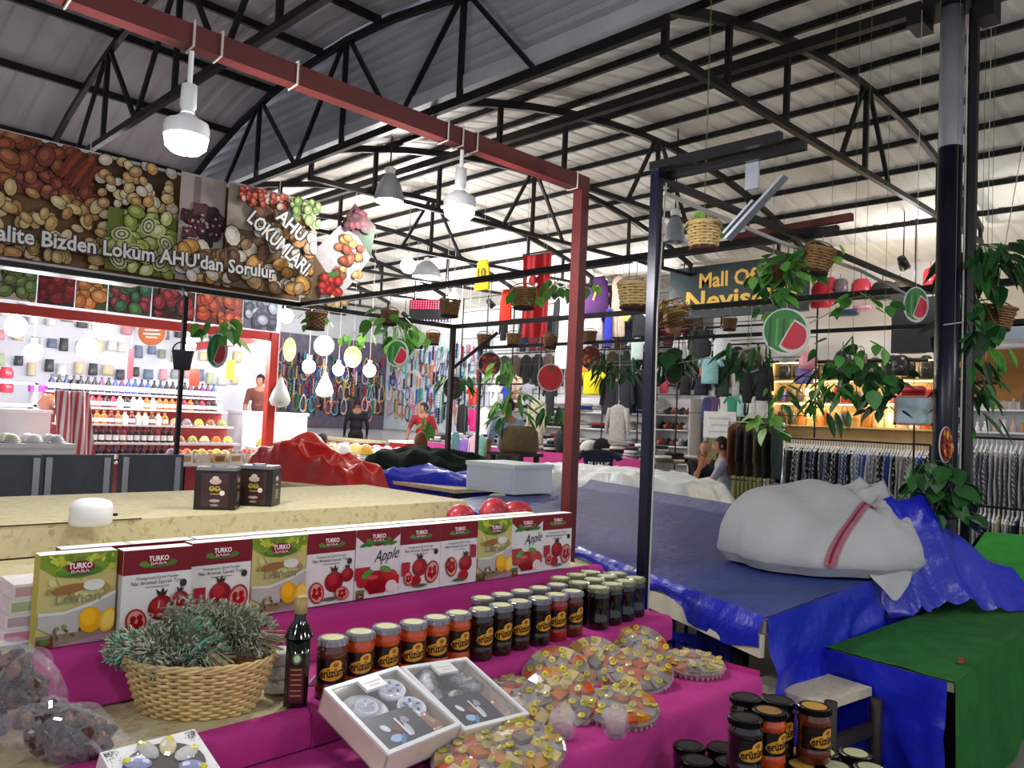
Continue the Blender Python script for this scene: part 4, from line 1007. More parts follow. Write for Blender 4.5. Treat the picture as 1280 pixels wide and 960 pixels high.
def fold(u, v):                  # loose end bunched at the right
    a = u * 2 * PI; x = .33 + (.24 + .03 * math.sin(5 * a)) * math.cos(a) * v; y = .20 + (.20 + .02 * math.sin(4 * a)) * math.sin(a) * v
    return Vector((x, y, max(.0, .44 * (1 - v ** 4) + .05 * (crease(x * 1.6, y, 3, 4) - .3) * (1 - v ** 4) + .03 * math.sin(v * 11 + a * 3) * v * (1 - v) * 3)))
MB().grid(fold, 60, 24).build('fold', m_sack, sk, True)
def hem(u, v):                   # corner hanging over the table end
    sw = math.sin(u * PI); x = .06 + .36 * u; y = -.335 - .10 * v * sw + .13 * u; z = .10 + .04 * sw * (1 - v) - .19 * v * sw + .012 * math.sin(u * 17 + v * 3) * sw
    return Vector((x, y, z))
MB().grid(hem, 30, 10).build('hem', m_sack, sk, True)
# ------------------------------------------------------------------ low green carpet table
m_grass = M('green_carpet', '16641f', .95, noise=(9, .22), bump=(120, .8, .006)); m_grassl = M('bright_green_carpet', '2c9a30', .95, noise=(9, .18), bump=(120, .8, .006))
gt = thing('carpet_table', 'low table covered with dark green carpet beside the blue tarpaulin', 'table', (0, 0, 0))
G = [Vector((3.53, 1.48, .55)), Vector((3.46, .94, .55)), Vector((6.1, 1.02, .55)), Vector((6.0, 1.36, .55))]
def gq(u, v): return (G[1] * (1 - u) + G[2] * u) * (1 - v) + (G[0] * (1 - u) + G[3] * u) * v
MB().grid(lambda u, v: gq(u, v) + Vector((0, 0, .006 * nz(u * 9, v * 4))), 40, 12).build('carpet_top', m_grass, gt, True)
MB().grid(lambda u, v: gq(u, 0) + Vector((.006 * nz(u * 8, v), -.012 * v - .03 * v * abs(math.sin(u * 14)), -.53 * v)), 50, 8).build('carpet_side', m_grass, gt, True)
mb = MB(); g = [gq(.01, .02), gq(.99, .02), gq(.99, .98), gq(.01, .98)]
mb.add([p + Vector((0, 0, -.012)) for p in g] + [p + Vector((0, 0, -.05)) for p in g], [(0, 1, 2, 3), (7, 6, 5, 4), (0, 4, 5, 1), (1, 5, 6, 2), (2, 6, 7, 3), (3, 7, 4, 0)]).build('table_top', m_osb, gt)
for u, v in ((.03, .08), (.97, .08), (.97, .9), (.03, .9)): q = gq(u, v); MB().bx(q.x - .025, q.x + .025, q.y - .025, q.y + .025, 0, .5).build('leg', m_steel, gt)
MB().grid(lambda u, v: Vector((3.52 - .07 * u - .02 - .05 * (crease(u * 2 + v, v * 1.5 - u, 2, 1.6) - .3) * math.sin(PI * v) - .012 * math.sin(u * 12 + v * 5) * v, 1.52 - .56 * u, .553 - (.50 if v > 0 else 0) * v)), 30, 12).build('end_cover', m_blue, gt, True)
for i, (px, py) in enumerate([(1202, 828)]):
    p = at(px, py, Z=.555); o = MB().slab([(-.02, 0), (.02, .004), (.012, .02), (-.01, .016)], -.01, .01, col='7a3a20').build('dry_leaf', m_paint, loc=p); tag(o, 'small dry brown leaf lying on the green carpet table', 'leaf')
p0 = at(1258, 716, X=5.95)
gr = thing('carpet_ramp', 'sloping bright green carpet covered stand at the right edge', 'stand', (0, 0, 0))
def ramp(u, v): return Vector((5.72 + .75 * u, 1.58 - 1.3 * v, .60 + .24 * u + .02 * math.sin(v * 5) - .03 * v))
MB().grid(ramp, 12, 16).build('carpet_top', m_grassl, gr, True)
MB().grid(lambda u, v: Vector((5.715, 1.60 - 1.3 * v, .56 + u * (.04 - .03 * v + .02 * math.sin(v * 5)))), 2, 16).build('carpet_front', m_grassl, gr)
MB().grid(lambda u, v: Vector((5.72 + .75 * u, 1.605, v * (.60 + .24 * u))), 6, 4).grid(lambda u, v: Vector((6.47, 1.60 - 1.3 * u, v * (.84 - .03 * u))), 6, 4).build('side', m_black, gr)
o = MB().slab([(-.03, 0), (.03, 0), (.02, .02), (-.02, .025)], -.015, .015, col='8a5a20').build('dry_leaf', m_paint, loc=ramp(.35, .55) + Vector((0, 0, .004))); tag(o, 'dry yellow leaf lying on the bright green ramp', 'leaf')
# ------------------------------------------------------------------ stool, crate and dark goods under the table
sl = thing('wooden_stool', 'low wooden stool with a flake board seat behind the stacked jars', 'stool', (3.27, 1.42, 0), math.radians(-8))
MB().bx(-.19, .19, -.15, .17, .42, .455).build('seat', M('pale_flake_board', 'c9bfa8', .8, noise=(8, .15), vor=(50, 'a89a7c', .3, 'cfc6ae')), sl)
m_dw = M('dark_wood', '2c211c', .6, noise=(10, .2))
for sx in (-1, 1):
    for sy in (-1, 1): MB().lathe([(.001, 0), (.022, 0), (.024, .42 if not (sx < 0 and sy < 0) else .47), (.001, .42 if not (sx < 0 and sy < 0) else .475)], 12, c=(sx * .17, sy * .15 - (.03 if sy < 0 else 0), 0)).build('leg', m_dw, sl, True)
MB().beam((-.17, -.17, .3), (.17, -.17, .3), .025, .05).build('stretcher', m_dw, sl); MB().beam((-.17, -.17, .18), (-.17, .15, .18), .025, .05).build('stretcher', m_dw, sl)
m_crate = M('blue_crate_plastic', '0c1a8c', .4, noise=(6, .1))
def crate(loc, rz, label, W_=.52, D_=.36, H_=.26):
    r = thing('plastic_crate', label, 'crate', loc, rz, 'blue plastic crates')
    MB().bx(-W_ / 2, W_ / 2, -D_ / 2, D_ / 2, 0, .012).build('bottom', m_crate, r)
    for nm, ry, w, d in (('side', 0, W_, D_), ('side', PI, W_, D_), ('end', PI / 2, D_, W_), ('end', -PI / 2, D_, W_)):
        mb = MB(); mb.bx(-w / 2, w / 2, -d / 2, -d / 2 + .012, 0, .05); mb.bx(-w / 2, w / 2, -d / 2 - .006, -d / 2 + .012, H_ - .035, H_)
        for x in [-w / 2 + .015 + i * (w - .03) / 8 for i in range(9)]: mb.bx(x - .008, x + .008, -d / 2, -d / 2 + .01, .05, H_ - .03)
        mb.bx(-w / 2, w / 2, -d / 2, -d / 2 + .01, .11, .125)
        mb.bx(-w / 2, -.07, -d / 2, -d / 2 + .011, .165, H_ - .03); mb.bx(.07, w / 2, -d / 2, -d / 2 + .011, .165, H_ - .03)
        mb.build(nm, m_crate, r, rot=(0, 0, ry))
crate((3.42, 2.15, .265), math.radians(-64), 'blue plastic crate under the tarp table, upper one'); crate((3.44, 2.16, 0), math.radians(-62), 'blue plastic crate under the tarp table, lower one')
# ------------------------------------------------------------------ white plastic sheet heap, foam box, red and dark tarps, chairs
m_wplast = M('white_plastic_sheet', 'dfe3e4', .35, noise=(3, .05), bump=(7, .5, .05))
def heap_obj(name, label, corners, z0, H, mat, seed, peaks, nu=40, nv=24, cat='tarpaulin', rough=.08, skirt=.45):
    c0, c1, c2, c3 = [Vector((p[0], p[1], 0)) for p in corners]
    def f(u, v):
        p = (c0 * (1 - u) + c1 * u) * (1 - v) + (c3 * (1 - u) + c2 * u) * v
        ed = min(u, 1 - u, v, 1 - v) * 9; ed = min(1, ed)
        h = sum(a * math.exp(-((u - pu) / wu) ** 2 - ((v - pv) / wv) ** 2) for pu, pv, wu, wv, a in peaks)
        r_ = (crease(p.x * 2.6 + p.y + seed, p.y * .7, seed, 1.5) * .9 + crease(p.x * .8, p.y + seed, 3, 3.4) * .5) * rough + nz(p.x, p.y + seed, 1, 5) * rough * .3
        return Vector((p.x + .05 * nz(p.x, p.y, seed, 3), p.y + .05 * nz(p.y, p.x, seed, 3), z0 - skirt * (1 - ed) + ed * (H * h + r_)))
    o = MB().grid(f, nu, nv).build(name, mat, smooth=True); tag(o, label, cat); return f
def support(name, label, x0, x1, y0, y1, z, mat=m_osb, cat='table', rz=0):
    cx, cy = (x0 + x1) / 2, (y0 + y1) / 2
    r = thing(name, label, cat, (cx, cy, 0), rz); a, b = (x1 - x0) / 2, (y1 - y0) / 2
    MB().bx(-a, a, -b, b, z - .04, z).build('table_top', mat, r)
    for sx in (-1, 1):
        for sy in (-1, 1): MB().bx(sx * (a - .06) - .025, sx * (a - .06) + .025, sy * (b - .06) - .025, sy * (b - .06) + .025, 0, z - .04).build('leg', m_steel, r)
    return r
support('stall_table', 'market table under the white plastic sheet', 7.95, 9.2, 5.4, 7.6, .66)
heap_obj('plastic_sheet', 'white plastic sheet heaped over the table behind the blue tarpaulin', [(7.7, 8.0), (7.6, 4.55), (9.45, 4.9), (9.45, 8.0)], .74, .15, m_wplast, 3.0, [(.3, .5, .5, .5, .8), (.7, .4, .2, .5, .45)], 60, 24, 'plastic sheet', .06, .5)
support('stall_table', 'long clothing table with a pink edge behind the white sheet', 9.75, 10.9, 6.7, 12.4, .97)
drape_pts = MB().bx(9.70, 9.725, 6.7, 12.3, .66, .99).build('table_skirt', M('hot_pink_cloth', 'c23a86', .85, noise=(4, .12), bump=(14, .3, .03))); tag(drape_pts, 'hot pink cloth skirt along the clothing table', 'cloth')
c = at(642, 619, Z=.765); yl = at(583, 600, X=c.x).y - c.y; xl = at(690, 600, Y=c.y).x - c.x; kh = (c.x + c.y) / 1.4142 / FPX * 37
fb = thing('foam_box', 'pale blue white foam box on the far end of the blue tarpaulin', 'box', (c.x + xl / 2, c.y + yl / 2, .768))
MB().bx(-xl / 2, xl / 2, -yl / 2, yl / 2, 0, kh * .86).build('body', M('pale_foam', 'e2eaee', .6, noise=(4, .04)), fb)
MB().bx(-xl / 2 - .012, xl / 2 + .012, -yl / 2 - .012, yl / 2 + .012, kh * .86, kh).build('lid', M('pale_foam'), fb)
MB().bx(-xl / 2 - .006, -xl / 2 + .001, -yl / 2 + .03, yl / 2 - .03, .02, kh * .8).build('panel', M('pale_foam2', 'd2dde4', .6), fb)
o = MB().ell((0, 0, .02), (.10, .05, .02), 10, 6).ell((.07, .02, .02), (.05, .03, .015), 8, 5).build('crumpled_bag', M('pale_bag', 'aeb9a8', .5, noise=(20, .3)), smooth=True, loc=at(622, 622, Z=.772)); tag(o, 'small crumpled pale bag lying on the blue tarpaulin before the foam box', 'bag')
m_redt = M('red_tarpaulin', 'c0211a', .35, noise=(3, .12), bump=(8, .5, .05))
support('stall_table', 'stall table under the red tarpaulin', 4.25, 5.0, 7.0, 8.4, .72)
heap_obj('tarpaulin', 'crumpled red tarpaulin heaped on the stall behind the tins', [(4.05, 8.5), (4.62, 6.85), (5.3, 7.0), (4.95, 8.6)], .80, .30, m_redt, 5.5, [(.10, .35, .12, .4, .45), (.30, .5, .13, .5, 1.0), (.52, .4, .16, .5, .55), (.7, .5, .3, .5, .12)], 90, 40, 'tarpaulin', .13, .35)
support('stall_table', 'stall table under the dark green and blue tarpaulin', 5.6, 7.0, 6.4, 8.2, .72)
heap_obj('tarpaulin', 'dark green tarpaulin bunched on the table beside the foam box', [(5.6, 8.6), (6.3, 6.6), (7.2, 6.9), (6.9, 8.6)], .80, .22, M('dark_green_tarpaulin', '0c1a12', .85, noise=(4, .2), bump=(8, .5, .05), spec=.15), 9.1, [(.4, .5, .4, .5, .8)], 40, 24, 'tarpaulin', .12, .3)
heap_obj('tarpaulin', 'royal blue tarpaulin end hanging below the dark green one', [(5.40, 7.9), (6.0, 6.35), (6.45, 6.6), (5.9, 8.1)], .74, .12, m_blue, 2.2, [(.5, .6, .5, .4, .8)], 34, 18, 'tarpaulin', .08, .25)
def chair(p, rz, label):
    r = thing('chair', label, 'chair', (p.x, p.y, 0), rz, 'dark grey chairs behind the counter')
    gm = M('charcoal_fabric', '52575f', .8, noise=(14, .12)); al = M('aluminium_tube', 'a9adb2', .35, .7)
    MB().bx(-.24, .24, -.24, .24, .42, .48).build('seat', gm, r); MB().bx(-.25, .25, -.26, -.22, .62, 1.08).build('backrest', gm, r)
    for s in (-1, 1):
        MB().bx(s * .20 - .022, s * .20 + .022, -.285, -.26, 0, 1.06).build('leg', al, r); MB().bx(s * .22 - .02, s * .22 + .02, .2, .225, 0, .42).build('leg', al, r)
        MB().bx(s * .25 - .018, s * .25 + .018, -.26, .22, .63, .66).build('armrest', al, r)
    MB().bx(-.2, .2, -.28, -.265, .70, .73).build('cross_bar', al, r)
for px, lb, ry in ((2, 'dark chair at the left edge with pale frame tubes', .3), (92, 'dark grey chair back, left of two beside the counter', .25), (182, 'dark grey chair back, right of two beside the tins', .2)):
    chair(at(px, 566, Z=1.08), math.radians(-12) + ry * .3, lb)
# ------------------------------------------------------------------ banner and posters
rb = random.Random(11)
def scatter(p, n, x0, x1, z0, z1, a, b, pal, hi=True, seed=0):
    r_ = random.Random(seed)
    for i in range(int(n * 1.6)):
        x, z, an = r_.uniform(x0, x1), r_.uniform(z0, z1), r_.uniform(0, 3)
        s = r_.uniform(.75, 1.25); c = r_.choice(pal)
        p.ell2(x, z, a * s * 1.12, b * s * 1.15, '3a2416', an, 9); p.y -= .0001; p.ell2(x, z, a * s, b * s, c[0], an, 9); p.y -= .0001
        if hi: p.ell2(x - a * .15, z + b * .2, a * s * .55, b * s * .5, c[1], an, 7)
        p.y -= .0001
BN = [('a05a34', 'c07a50'), ('8a3e26', 'b06040'), ('b98048', 'd9a868'), ('c8a060', 'e2c890'), ('7a3420', '9c5236')]
LN = [('d8b878', 'ecd8a4'), ('c99a58', 'e4c284'), ('e0c890', 'f0e2b8')]
GR = [('a9b84c', 'd4d8a0'), ('8ca03a', 'c0c878'), ('c3c878', 'e4e4c0')]
CR = [('d9cdb4', 'efe8d8'), ('b08a5c', 'd8b88c'), ('6a4530', '8f6848'), ('e4dcc8', 'f6f2ea'), ('c88a3c', 'e4b060')]
bw, bh = 4.4, 1.10
bn = thing('food_banner', 'long printed banner of nuts and sweets hung above the stall', 'banner', (2.25, 7.90, 2.70), math.radians(-1.2))
MB().bx(-bw / 2, bw / 2, 0, .02, 0, bh).build('panel', M('banner_vinyl', 'd9d4cc', .5, noise=(2, .05)), bn)
mb = MB()
for z in (0, bh): mb.bx(-bw / 2, bw / 2, -.012, .026, z - .014, z + .014)
for x in (-bw / 2, bw / 2): mb.bx(x - .014, x + .014, -.012, .026, 0, bh)
mb.build('frame', m_white, bn)
p = Print(-.002, .0008)
ox = 2.25
def X_(x): return x - ox
p.rect(-bw / 2, bw / 2, 0, bh, '8a6238'); p.rect(X_(2.30), X_(3.0), .6, bh, '5c4a34'); p.up()
scatter(p, 46, X_(.1), X_(1.62), .0, 1.08, .10, .075, BN, seed=1)
scatter(p, 40, X_(1.5), X_(2.30), .62, 1.08, .075, .055, BN[:2] + [('8f4030', 'b06048')], seed=2)
scatter(p, 46, X_(1.5), X_(2.40), .0, .62, .065, .042, LN + BN[2:4], seed=3)
scatter(p, 30, X_(2.30), X_(3.00), .60, 1.07, .05, .042, CR[:2] + LN, seed=4)
for i in range(7): p.ell2(X_(2.02 + .03 * i), .92 - .02 * i, .022, .17, ['7a2c1c', '944028', '61241a'][i % 3], -.5, 8); p.y -= .0001
p.up(); p.rect(X_(2.38), X_(3.0), .02, .60, '6b7a2c'); p.up()
scatter(p, 26, X_(2.40), X_(2.98), .04, .60, .075, .055, GR, seed=5)
for i, (x, z) in enumerate([(2.5, .36), (2.73, .48), (2.9, .34), (2.62, .22), (2.86, .16), (2.48, .12)]):
    for r_, c in ((.095, 'c8cc90'), (.078, '5d6a30'), (.06, 'dcdcb8'), (.04, '6a7440'), (.022, 'd8d8b0')): p.ell2(X_(x), z, r_, r_ * .72, c, .3 + i, 14); p.y -= .0002
p.up(); p.rect(X_(3.0), X_(3.45), .02, 1.08, 'b7a9a4'); p.up(); p.rect(X_(3.13), X_(3.20), .75, 1.06, '8a7a78')
scatter(p, 12, X_(3.05), X_(3.42), .42, .80, .07, .06, [('3a1c1e', '5c2e30'), ('4a2426', '7a4a4c'), ('2c1618', '4a2a2c')], seed=6)
for i, (x, z) in enumerate([(3.08, .66), (3.2, .58), (3.32, .68), (3.2, .74), (3.36, .56), (3.1, .48), (3.28, .45)]):
    p.poly([(X_(x) - .07, z - .06), (X_(x) + .06, z - .07), (X_(x) + .07, z + .05), (X_(x) - .06, z + .06)], ['3c1e24', '56303a', '2a1518', '6a3c44'][i % 4]); p.y -= .0002
scatter(p, 24, X_(3.05), X_(3.42), .44, .72, .016, .012, [('8a3040', 'b86070'), ('c8b0b0', 'e8d8d8')], False, seed=7)
scatter(p, 26, X_(3.0), X_(3.5), .04, .40, .075, .055, CR, seed=8)
p.up(); p.rect(X_(3.45), X_(4.45), .02, .62, '7c6448'); p.rect(X_(3.45), X_(4.45), .62, 1.08, 'b4a898'); p.up()
scatter(p, 30, X_(3.5), X_(4.42), .05, .55, .085, .065, CR, seed=9); scatter(p, 20, X_(3.75), X_(4.42), .5, .85, .075, .06, CR, seed=10)
scatter(p, 34, X_(3.55), X_(4.05), .90, 1.04, .035, .028, [('b03a30', 'd87060'), ('c8503c', 'e08a70'), ('d8b0a0', 'f0d8d0')], seed=12)
scatter(p, 14, X_(4.1), X_(4.42), .80, 1.05, .05, .04, [('6f9440', 'a8c470'), ('8aa858', 'c0d490')], seed=13)
p.up(); p.up()
def otext(t, x, z, h, ang, width, c1='f4f2ee', c0='2a2622'):
    for dx, dz in ((-.012, 0), (.012, 0), (0, .012), (0, -.012), (.012, -.012)): p.text(t, x + dx, z + dz, h, c0, ang, width, True); p.y -= .0003
    p.up(); p.text(t, x, z, h, c1, ang, width, True); p.up()
otext("Kalite Bizden Lokum AHU'dan Sorulur", X_(2.66), .175, .185, math.radians(1.5), 2.55)
otext('AHU', X_(4.10), .73, .21, math.radians(-34), .36); otext('LOKUMLARI', X_(3.97), .52, .21, math.radians(-34), .80)
p.clip(-bw / 2 + .01, bw / 2 - .01, .01, bh - .01).build('front_print', m_print, bn)
for x in (-1.9, 0, 1.9): MB().tube([(x, .02, bh), (x, .02, 4.0 - 2.70)], .005).build('hanging_wire', m_string, bn)
# curled corner banner beside it
cb = thing('corner_banner', 'sagging printed banner corner with strawberries and nuts beside the main banner', 'banner', (4.70, 7.70, 2.66), math.radians(-30))
P2 = [(-.42, .02), (.02, 0), (.26, .30), (.46, .62), (.50, .98), (.25, 1.22), (.10, .95), (-.18, .62)]
MB().slab(P2, 0, .012, col='cfc6c8').build('panel', m_paint, cb)
p = Print(-.002, .0008); p.poly([(-.42, .02), (-.1, .0), (-.02, .4), (-.18, .62)], '7d6448'); p.poly([(.10, .95), (.30, .85), (.50, .98), (.25, 1.22)], '4a2430'); p.poly([(.30, .85), (.46, .62), (.50, .98)], '2f4a30'); p.up()
scatter(p, 16, .10, .34, .38, .82, .05, .04, BN, seed=21); scatter(p, 12, -.06, .12, .16, .36, .045, .04, [('c02c20', 'e06050'), ('b01e18', 'd84a3c')], seed=22); p.ell2(.05, .38, .07, .03, '4f7a3a', .2); scatter(p, 8, .0, .2, .04, .14, .04, .03, LN, seed=23); scatter(p, 10, .18, .40, .92, 1.1, .05, .035, [('6a2434', '8a4050'), ('3c1a24', '5c3040')], seed=24)
p.build('front_print', m_print, cb)
MB().tube([(.25, .006, 1.2), (.27, .006, 1.36)], .005).build('hanging_wire', m_string, cb)
# white awning edge below the banner at the left
o = MB().bx(-1, 3.15, 8.5, 9.3, 2.80, 2.84).bx(-1, 3.15, 8.48, 8.5, 2.72, 2.84).build('awning', m_white); tag(o, 'white awning edge seen below the food banner at the left', 'awning')
for x in (-.8, 1.0, 3.0): MB().tube([(x, 8.52, 2.84), (x, 8.52, 4.0)], .005, 4).build('hanging_wire', m_string, o)

# ------------------------------------------------------------------ spice shop frame
m_redb = M('bright_red_steel', 'c8372f', .4, noise=(3, .08))
sf = thing('shop_portal', 'bright red steel frame of the spice shop with a red corner pillar', 'frame', (5.85, 11.05, 0))
MB().beam((0, 0, 0), (0, 0, 2.66), .13).build('pillar', m_redb, sf); MB().beam((-8, .5, 2.60), (.06, 0, 2.60), .10, .13).build('beam', m_redb, sf); MB().beam((-7.9, .48, 0), (-7.9, .48, 2.6), .13).build('pillar', m_redb, sf)
MB().beam((0, 0, 2.60), (.3, 4.0, 2.60), .10, .13).build('beam', m_redb, sf)
posters = [(-4, 46, 'd8dcd0', [('6f9450', 'a0b880')], 'pale green picture panel at the left edge above the red beam'), (46, 94, '2c2a2e', [('7a1420', 'a02c38'), ('9c1c28', 'c04850')], 'dark picture panel with a bowl of red fruit'),
           (94, 135, '3c5a2c', [('c87a30', 'e8a860'), ('d89040', 'f0c080')], 'picture panel of orange dried fruit on green leaves'), (135, 190, '2a4a34', [('3c7a3c', '60a060'), ('8a2438', 'b05060'), ('2c6a4c', '50907a')], 'picture panel of green leaves and pink fruit'),
           (190, 245, '3a2228', [('8c1c30', 'b84a58'), ('1a181c', '3a383c'), ('b02c40', 'd86a78')], 'picture panel of red apples with a black patch'), (245, 305, '5a2418', [('c84a24', 'e87a4c'), ('b03a20', 'd86a40')], 'picture panel of big orange fruit'),
           (305, 348, '5a6a8c', [('9cb0d0', 'c8d8f0'), ('2c3450', '50607c')], 'blue picture panel nearest the red pillar')]
for i, (x0, x1, bgc, pal, lb) in enumerate(posters):
    a = at(x0, 370, Y=11.35); b = at(x1, 370, Y=11.35); w = b.x - a.x
    r = thing('picture_panel', lb, 'poster', ((a.x + b.x) / 2, 11.35, 2.72), group='picture panels over the spice shop')
    MB().bx(-w / 2 + .01, w / 2 - .01, 0, .03, 0, .52).build('panel', M('panel_back', '8f9094', .6), r)
    p = Print(-.001, .0006); p.rect(-w / 2 + .01, w / 2 - .01, 0, .52, bgc); p.up(); scatter(p, 18, -w * .4, w * .4, .06, .46, .085, .07, pal, seed=30 + i); p.clip(-w / 2 + .01, w / 2 - .01, 0, .52).build('front_print', m_print, r)
# ------------------------------------------------------------------ leaves, plants, baskets, round fruit signs
def leaf_mesh(kind):
    if kind == 'heart': out = [(0, 0, 0), (.10, .28, .0), (.34, .40, -.02), (.66, .28, -.06), (1, 0, -.16), (.66, -.28, -.06), (.34, -.40, -.02), (.10, -.28, .0)]
    else: out = [(0, 0, 0), (.15, .10, 0), (.4, .15, -.02), (.7, .11, -.07), (1, 0, -.16), (.7, -.11, -.07), (.4, -.15, -.02), (.15, -.10, 0)]
    mid = [(.02, 0, -.03), (.35, 0, -.07), (.66, 0, -.11)]
    v = out + mid; f = [(0, 8, 1), (8, 9, 2, 1), (9, 10, 3, 2), (10, 4, 3), (0, 7, 8), (8, 7, 6, 9), (9, 6, 5, 10), (10, 5, 4)]
    n = len(v); v += [(x, y, z + .012) for x, y, z in v]; f += [tuple(i + n for i in reversed(q)) for q in f]
    n8 = 8; f += [(i, i + n, (i + 1) % n8 + n, (i + 1) % n8) for i in range(n8)]
    return MB().add(v, f).mesh('leaf', m_leaf)
LF = {'heart': leaf_mesh('heart'), 'long': leaf_mesh('long')}
GREENS = ['5c9c3a', '4a8a30', '6fb048', '3a7a2c', '86bc50']; DARKG = ['1e4a22', '275a28', '183c1e', '2f6a2e']; MIXG = ['3c7a30', '2c6428', '559440', '204c22', '6aa848']
def plant(loc, n, rx, rz, size, label, kind='heart', pal=GREENS, seed=0, up=0.0, name='hanging_plant', drop=0.0):
    n = int(n * (2.0 if pal is DARKG else 1.4)); r_ = random.Random(seed); t = thing(name, label, 'plant', loc, group='trailing plants on the overhead beams')
    mb = MB()
    for i in range(n):
        a = r_.uniform(0, 2 * PI); rad = rx * math.sqrt(r_.uniform(.05, 1)); f = r_.random()
        p_ = Vector((rad * math.cos(a), rad * math.sin(a), up * r_.random() * rz - drop * f - (1 - up) * rz * r_.random()))
        if i % 9 == 0: mb.tube([(0, 0, 0), (p_.x * .5, p_.y * .5, p_.z * .4 + .01), p_], .003, 4)
        s = size * r_.uniform(.7, 1.25)
        l = link('leaf', LF[kind], t, loc=p_, rot=(r_.uniform(-.6, .6), r_.uniform(.3, 1.4), a + r_.uniform(-1.2, 1.2)), scale=s, color=r_.choice(pal))
    if min(abs(loc[0] - b_) for b_ in (4.36, 6.5, 6.95)) > .2 and loc[0] < 11 and abs(loc[1] - 7.85) > .2: mb.tube([(0, 0, -.1), (0, 0, roof_z(loc[0], loc[1]) - loc[2])], .0014, 4)
    else: mb.tube([(0, 0, -.05), (0, 0, max(.02, (2.41 if abs(loc[0] - 6.95) < .1 else 2.64) - loc[2]))], .003, 4)
    mb.build('stem', m_stem, t)
    return t
def basket_mesh():
    R0, R1, H = .072, .092, .15; a = MB(); rings = 9; st_ = 18
    for k_ in range(rings):
        f = (k_ + .5) / rings; rad = R0 + (R1 - R0) * f
        a.tube([((rad + .0045 * math.cos(st_ * t / 2 + k_ * PI)) * math.cos(t), (rad + .0045 * math.cos(st_ * t / 2 + k_ * PI)) * math.sin(t), H * f) for t in [2 * PI * j / 36 for j in range(36)]], .0082, 4, True)
    s = MB()
    for j in range(st_):
        t = 2 * PI * (j + .5) / st_; s.tube([(R0 * math.cos(t), R0 * math.sin(t), 0), (R1 * math.cos(t), R1 * math.sin(t), H)], .004, 4)
    b = MB().tube([((R1 + .004) * math.cos(t), (R1 + .004) * math.sin(t), H) for t in [2 * PI * j / 24 for j in range(24)]], .009, 5, True)
    d = MB().tube([((R0 + .003) * math.cos(t), (R0 + .003) * math.sin(t), .006) for t in [2 * PI * j / 24 for j in range(24)]], .011, 5, True).lathe([(.001, 0), (R0, 0), (R0, .006), (.001, .006)], 16)
    h = MB().tube([(R1 * math.cos(t), 0, H + .05 * math.sin(t)) for t in [PI * j / 12 for j in range(13)]], .005, 5)
    return a, s, b, d, h
parts = basket_mesh(); BM = {}
for nm, m in (('l', m_wick), ('d', m_wickd)):
    base = M('basket_base_' + nm, '4a2c22' if nm == 'l' else '3a2820', .7)
    BM[nm] = [('weave', parts[0].mesh('weave', m, True)), ('stakes', parts[1].mesh('stakes', m)), ('rim', parts[2].mesh('rim', m, True)), ('base', parts[3].mesh('base', base)), ('handle', parts[4].mesh('handle', m, True))]
soil = MB().lathe([(.001, .13), (.085, .13)], 16).mesh('moss', M('dark_moss', '2a2a1c', .95, noise=(40, .4)))
def basket(px, py, wpx, X, beam_z, label, tone='d', tilt=(0, 0), pl=None, beamY=None, sq=1.0):
    """py = middle of the basket"""
    c = at(px, py, X=X); dep = (c.x + c.y) / 1.4142; s = wpx * dep / FPX / .19
    r = thing('hanging_basket', label, 'basket', (c.x, c.y, c.z - .075 * s), group='small wicker baskets on the overhead beams', rot=(tilt[0], tilt[1], -PI / 4))
    for nm, me in BM[tone]: q = link(nm, me, r, scale=(s, s, s * sq))
    link('moss', soil, r, scale=(s, s, s * sq))
    top = c.z - .075 * s + .20 * s * sq
    if min(abs(X - b_) for b_ in (4.36, 6.5, 6.95, 3.6)) > .15: beam_z = roof_z(c.x, c.y)
    if beam_z > top: MB().tube([(0, 0, .20 * s * sq), (0, 0, beam_z - (c.z - .075 * s))], .003, 4).build('hanging_wire', m_string, r)
    if pl:
        n, rx, rz, size, kind, pal, lb = pl
        plant((c.x, c.y, c.z + .07 * s), n, rx, rz, size, lb, kind, pal, seed=int(px), up=.25)
    return c
B1, B2, B3 = 4.36, 6.5, 6.95
basket(880, 296, 42, 3.6, 2.61, 'largest pale wicker basket hanging under the black double beam', 'l', pl=(7, .10, .06, .075, 'heart', GREENS, 'few bright leaves in the largest pale basket'))
basket(1018, 326, 38, 4.36, 2.63, 'brown wicker basket tilted under the red beam end', 'd', (.1, .2), pl=(10, .14, .10, .085, 'heart', GREENS, 'leafy plant in the basket under the red beam end'))
basket(966, 345, 30, 4.40, 2.63, 'wicker basket half hidden in leaves above the big watermelon sign', 'd', pl=(26, .16, .34, .10, 'heart', MIXG, 'dense vine hanging down over the big watermelon sign'))
basket(795, 368, 46, 4.36, 2.63, 'wide wicker basket right of the purple jersey', 'l', pl=(6, .10, .06, .09, 'heart', GREENS, 'green leaves above the wide wicker basket'), sq=.85)
basket(655, 374, 31, 4.36, 2.63, 'wicker basket in front of the red flag', 'd', pl=(9, .16, .10, .10, 'heart', GREENS, 'leafy plant around the basket before the red flag'))
basket(487, 398, 22, 4.36, 2.63, 'wicker basket left of the lit pink sign', 'd', pl=(12, .22, .25, .13, 'heart', GREENS, 'bright plant around the basket left of the pink sign'))
basket(562, 386, 26, 4.36, 2.63, 'wicker basket hanging before the lit pink sign', 'd')
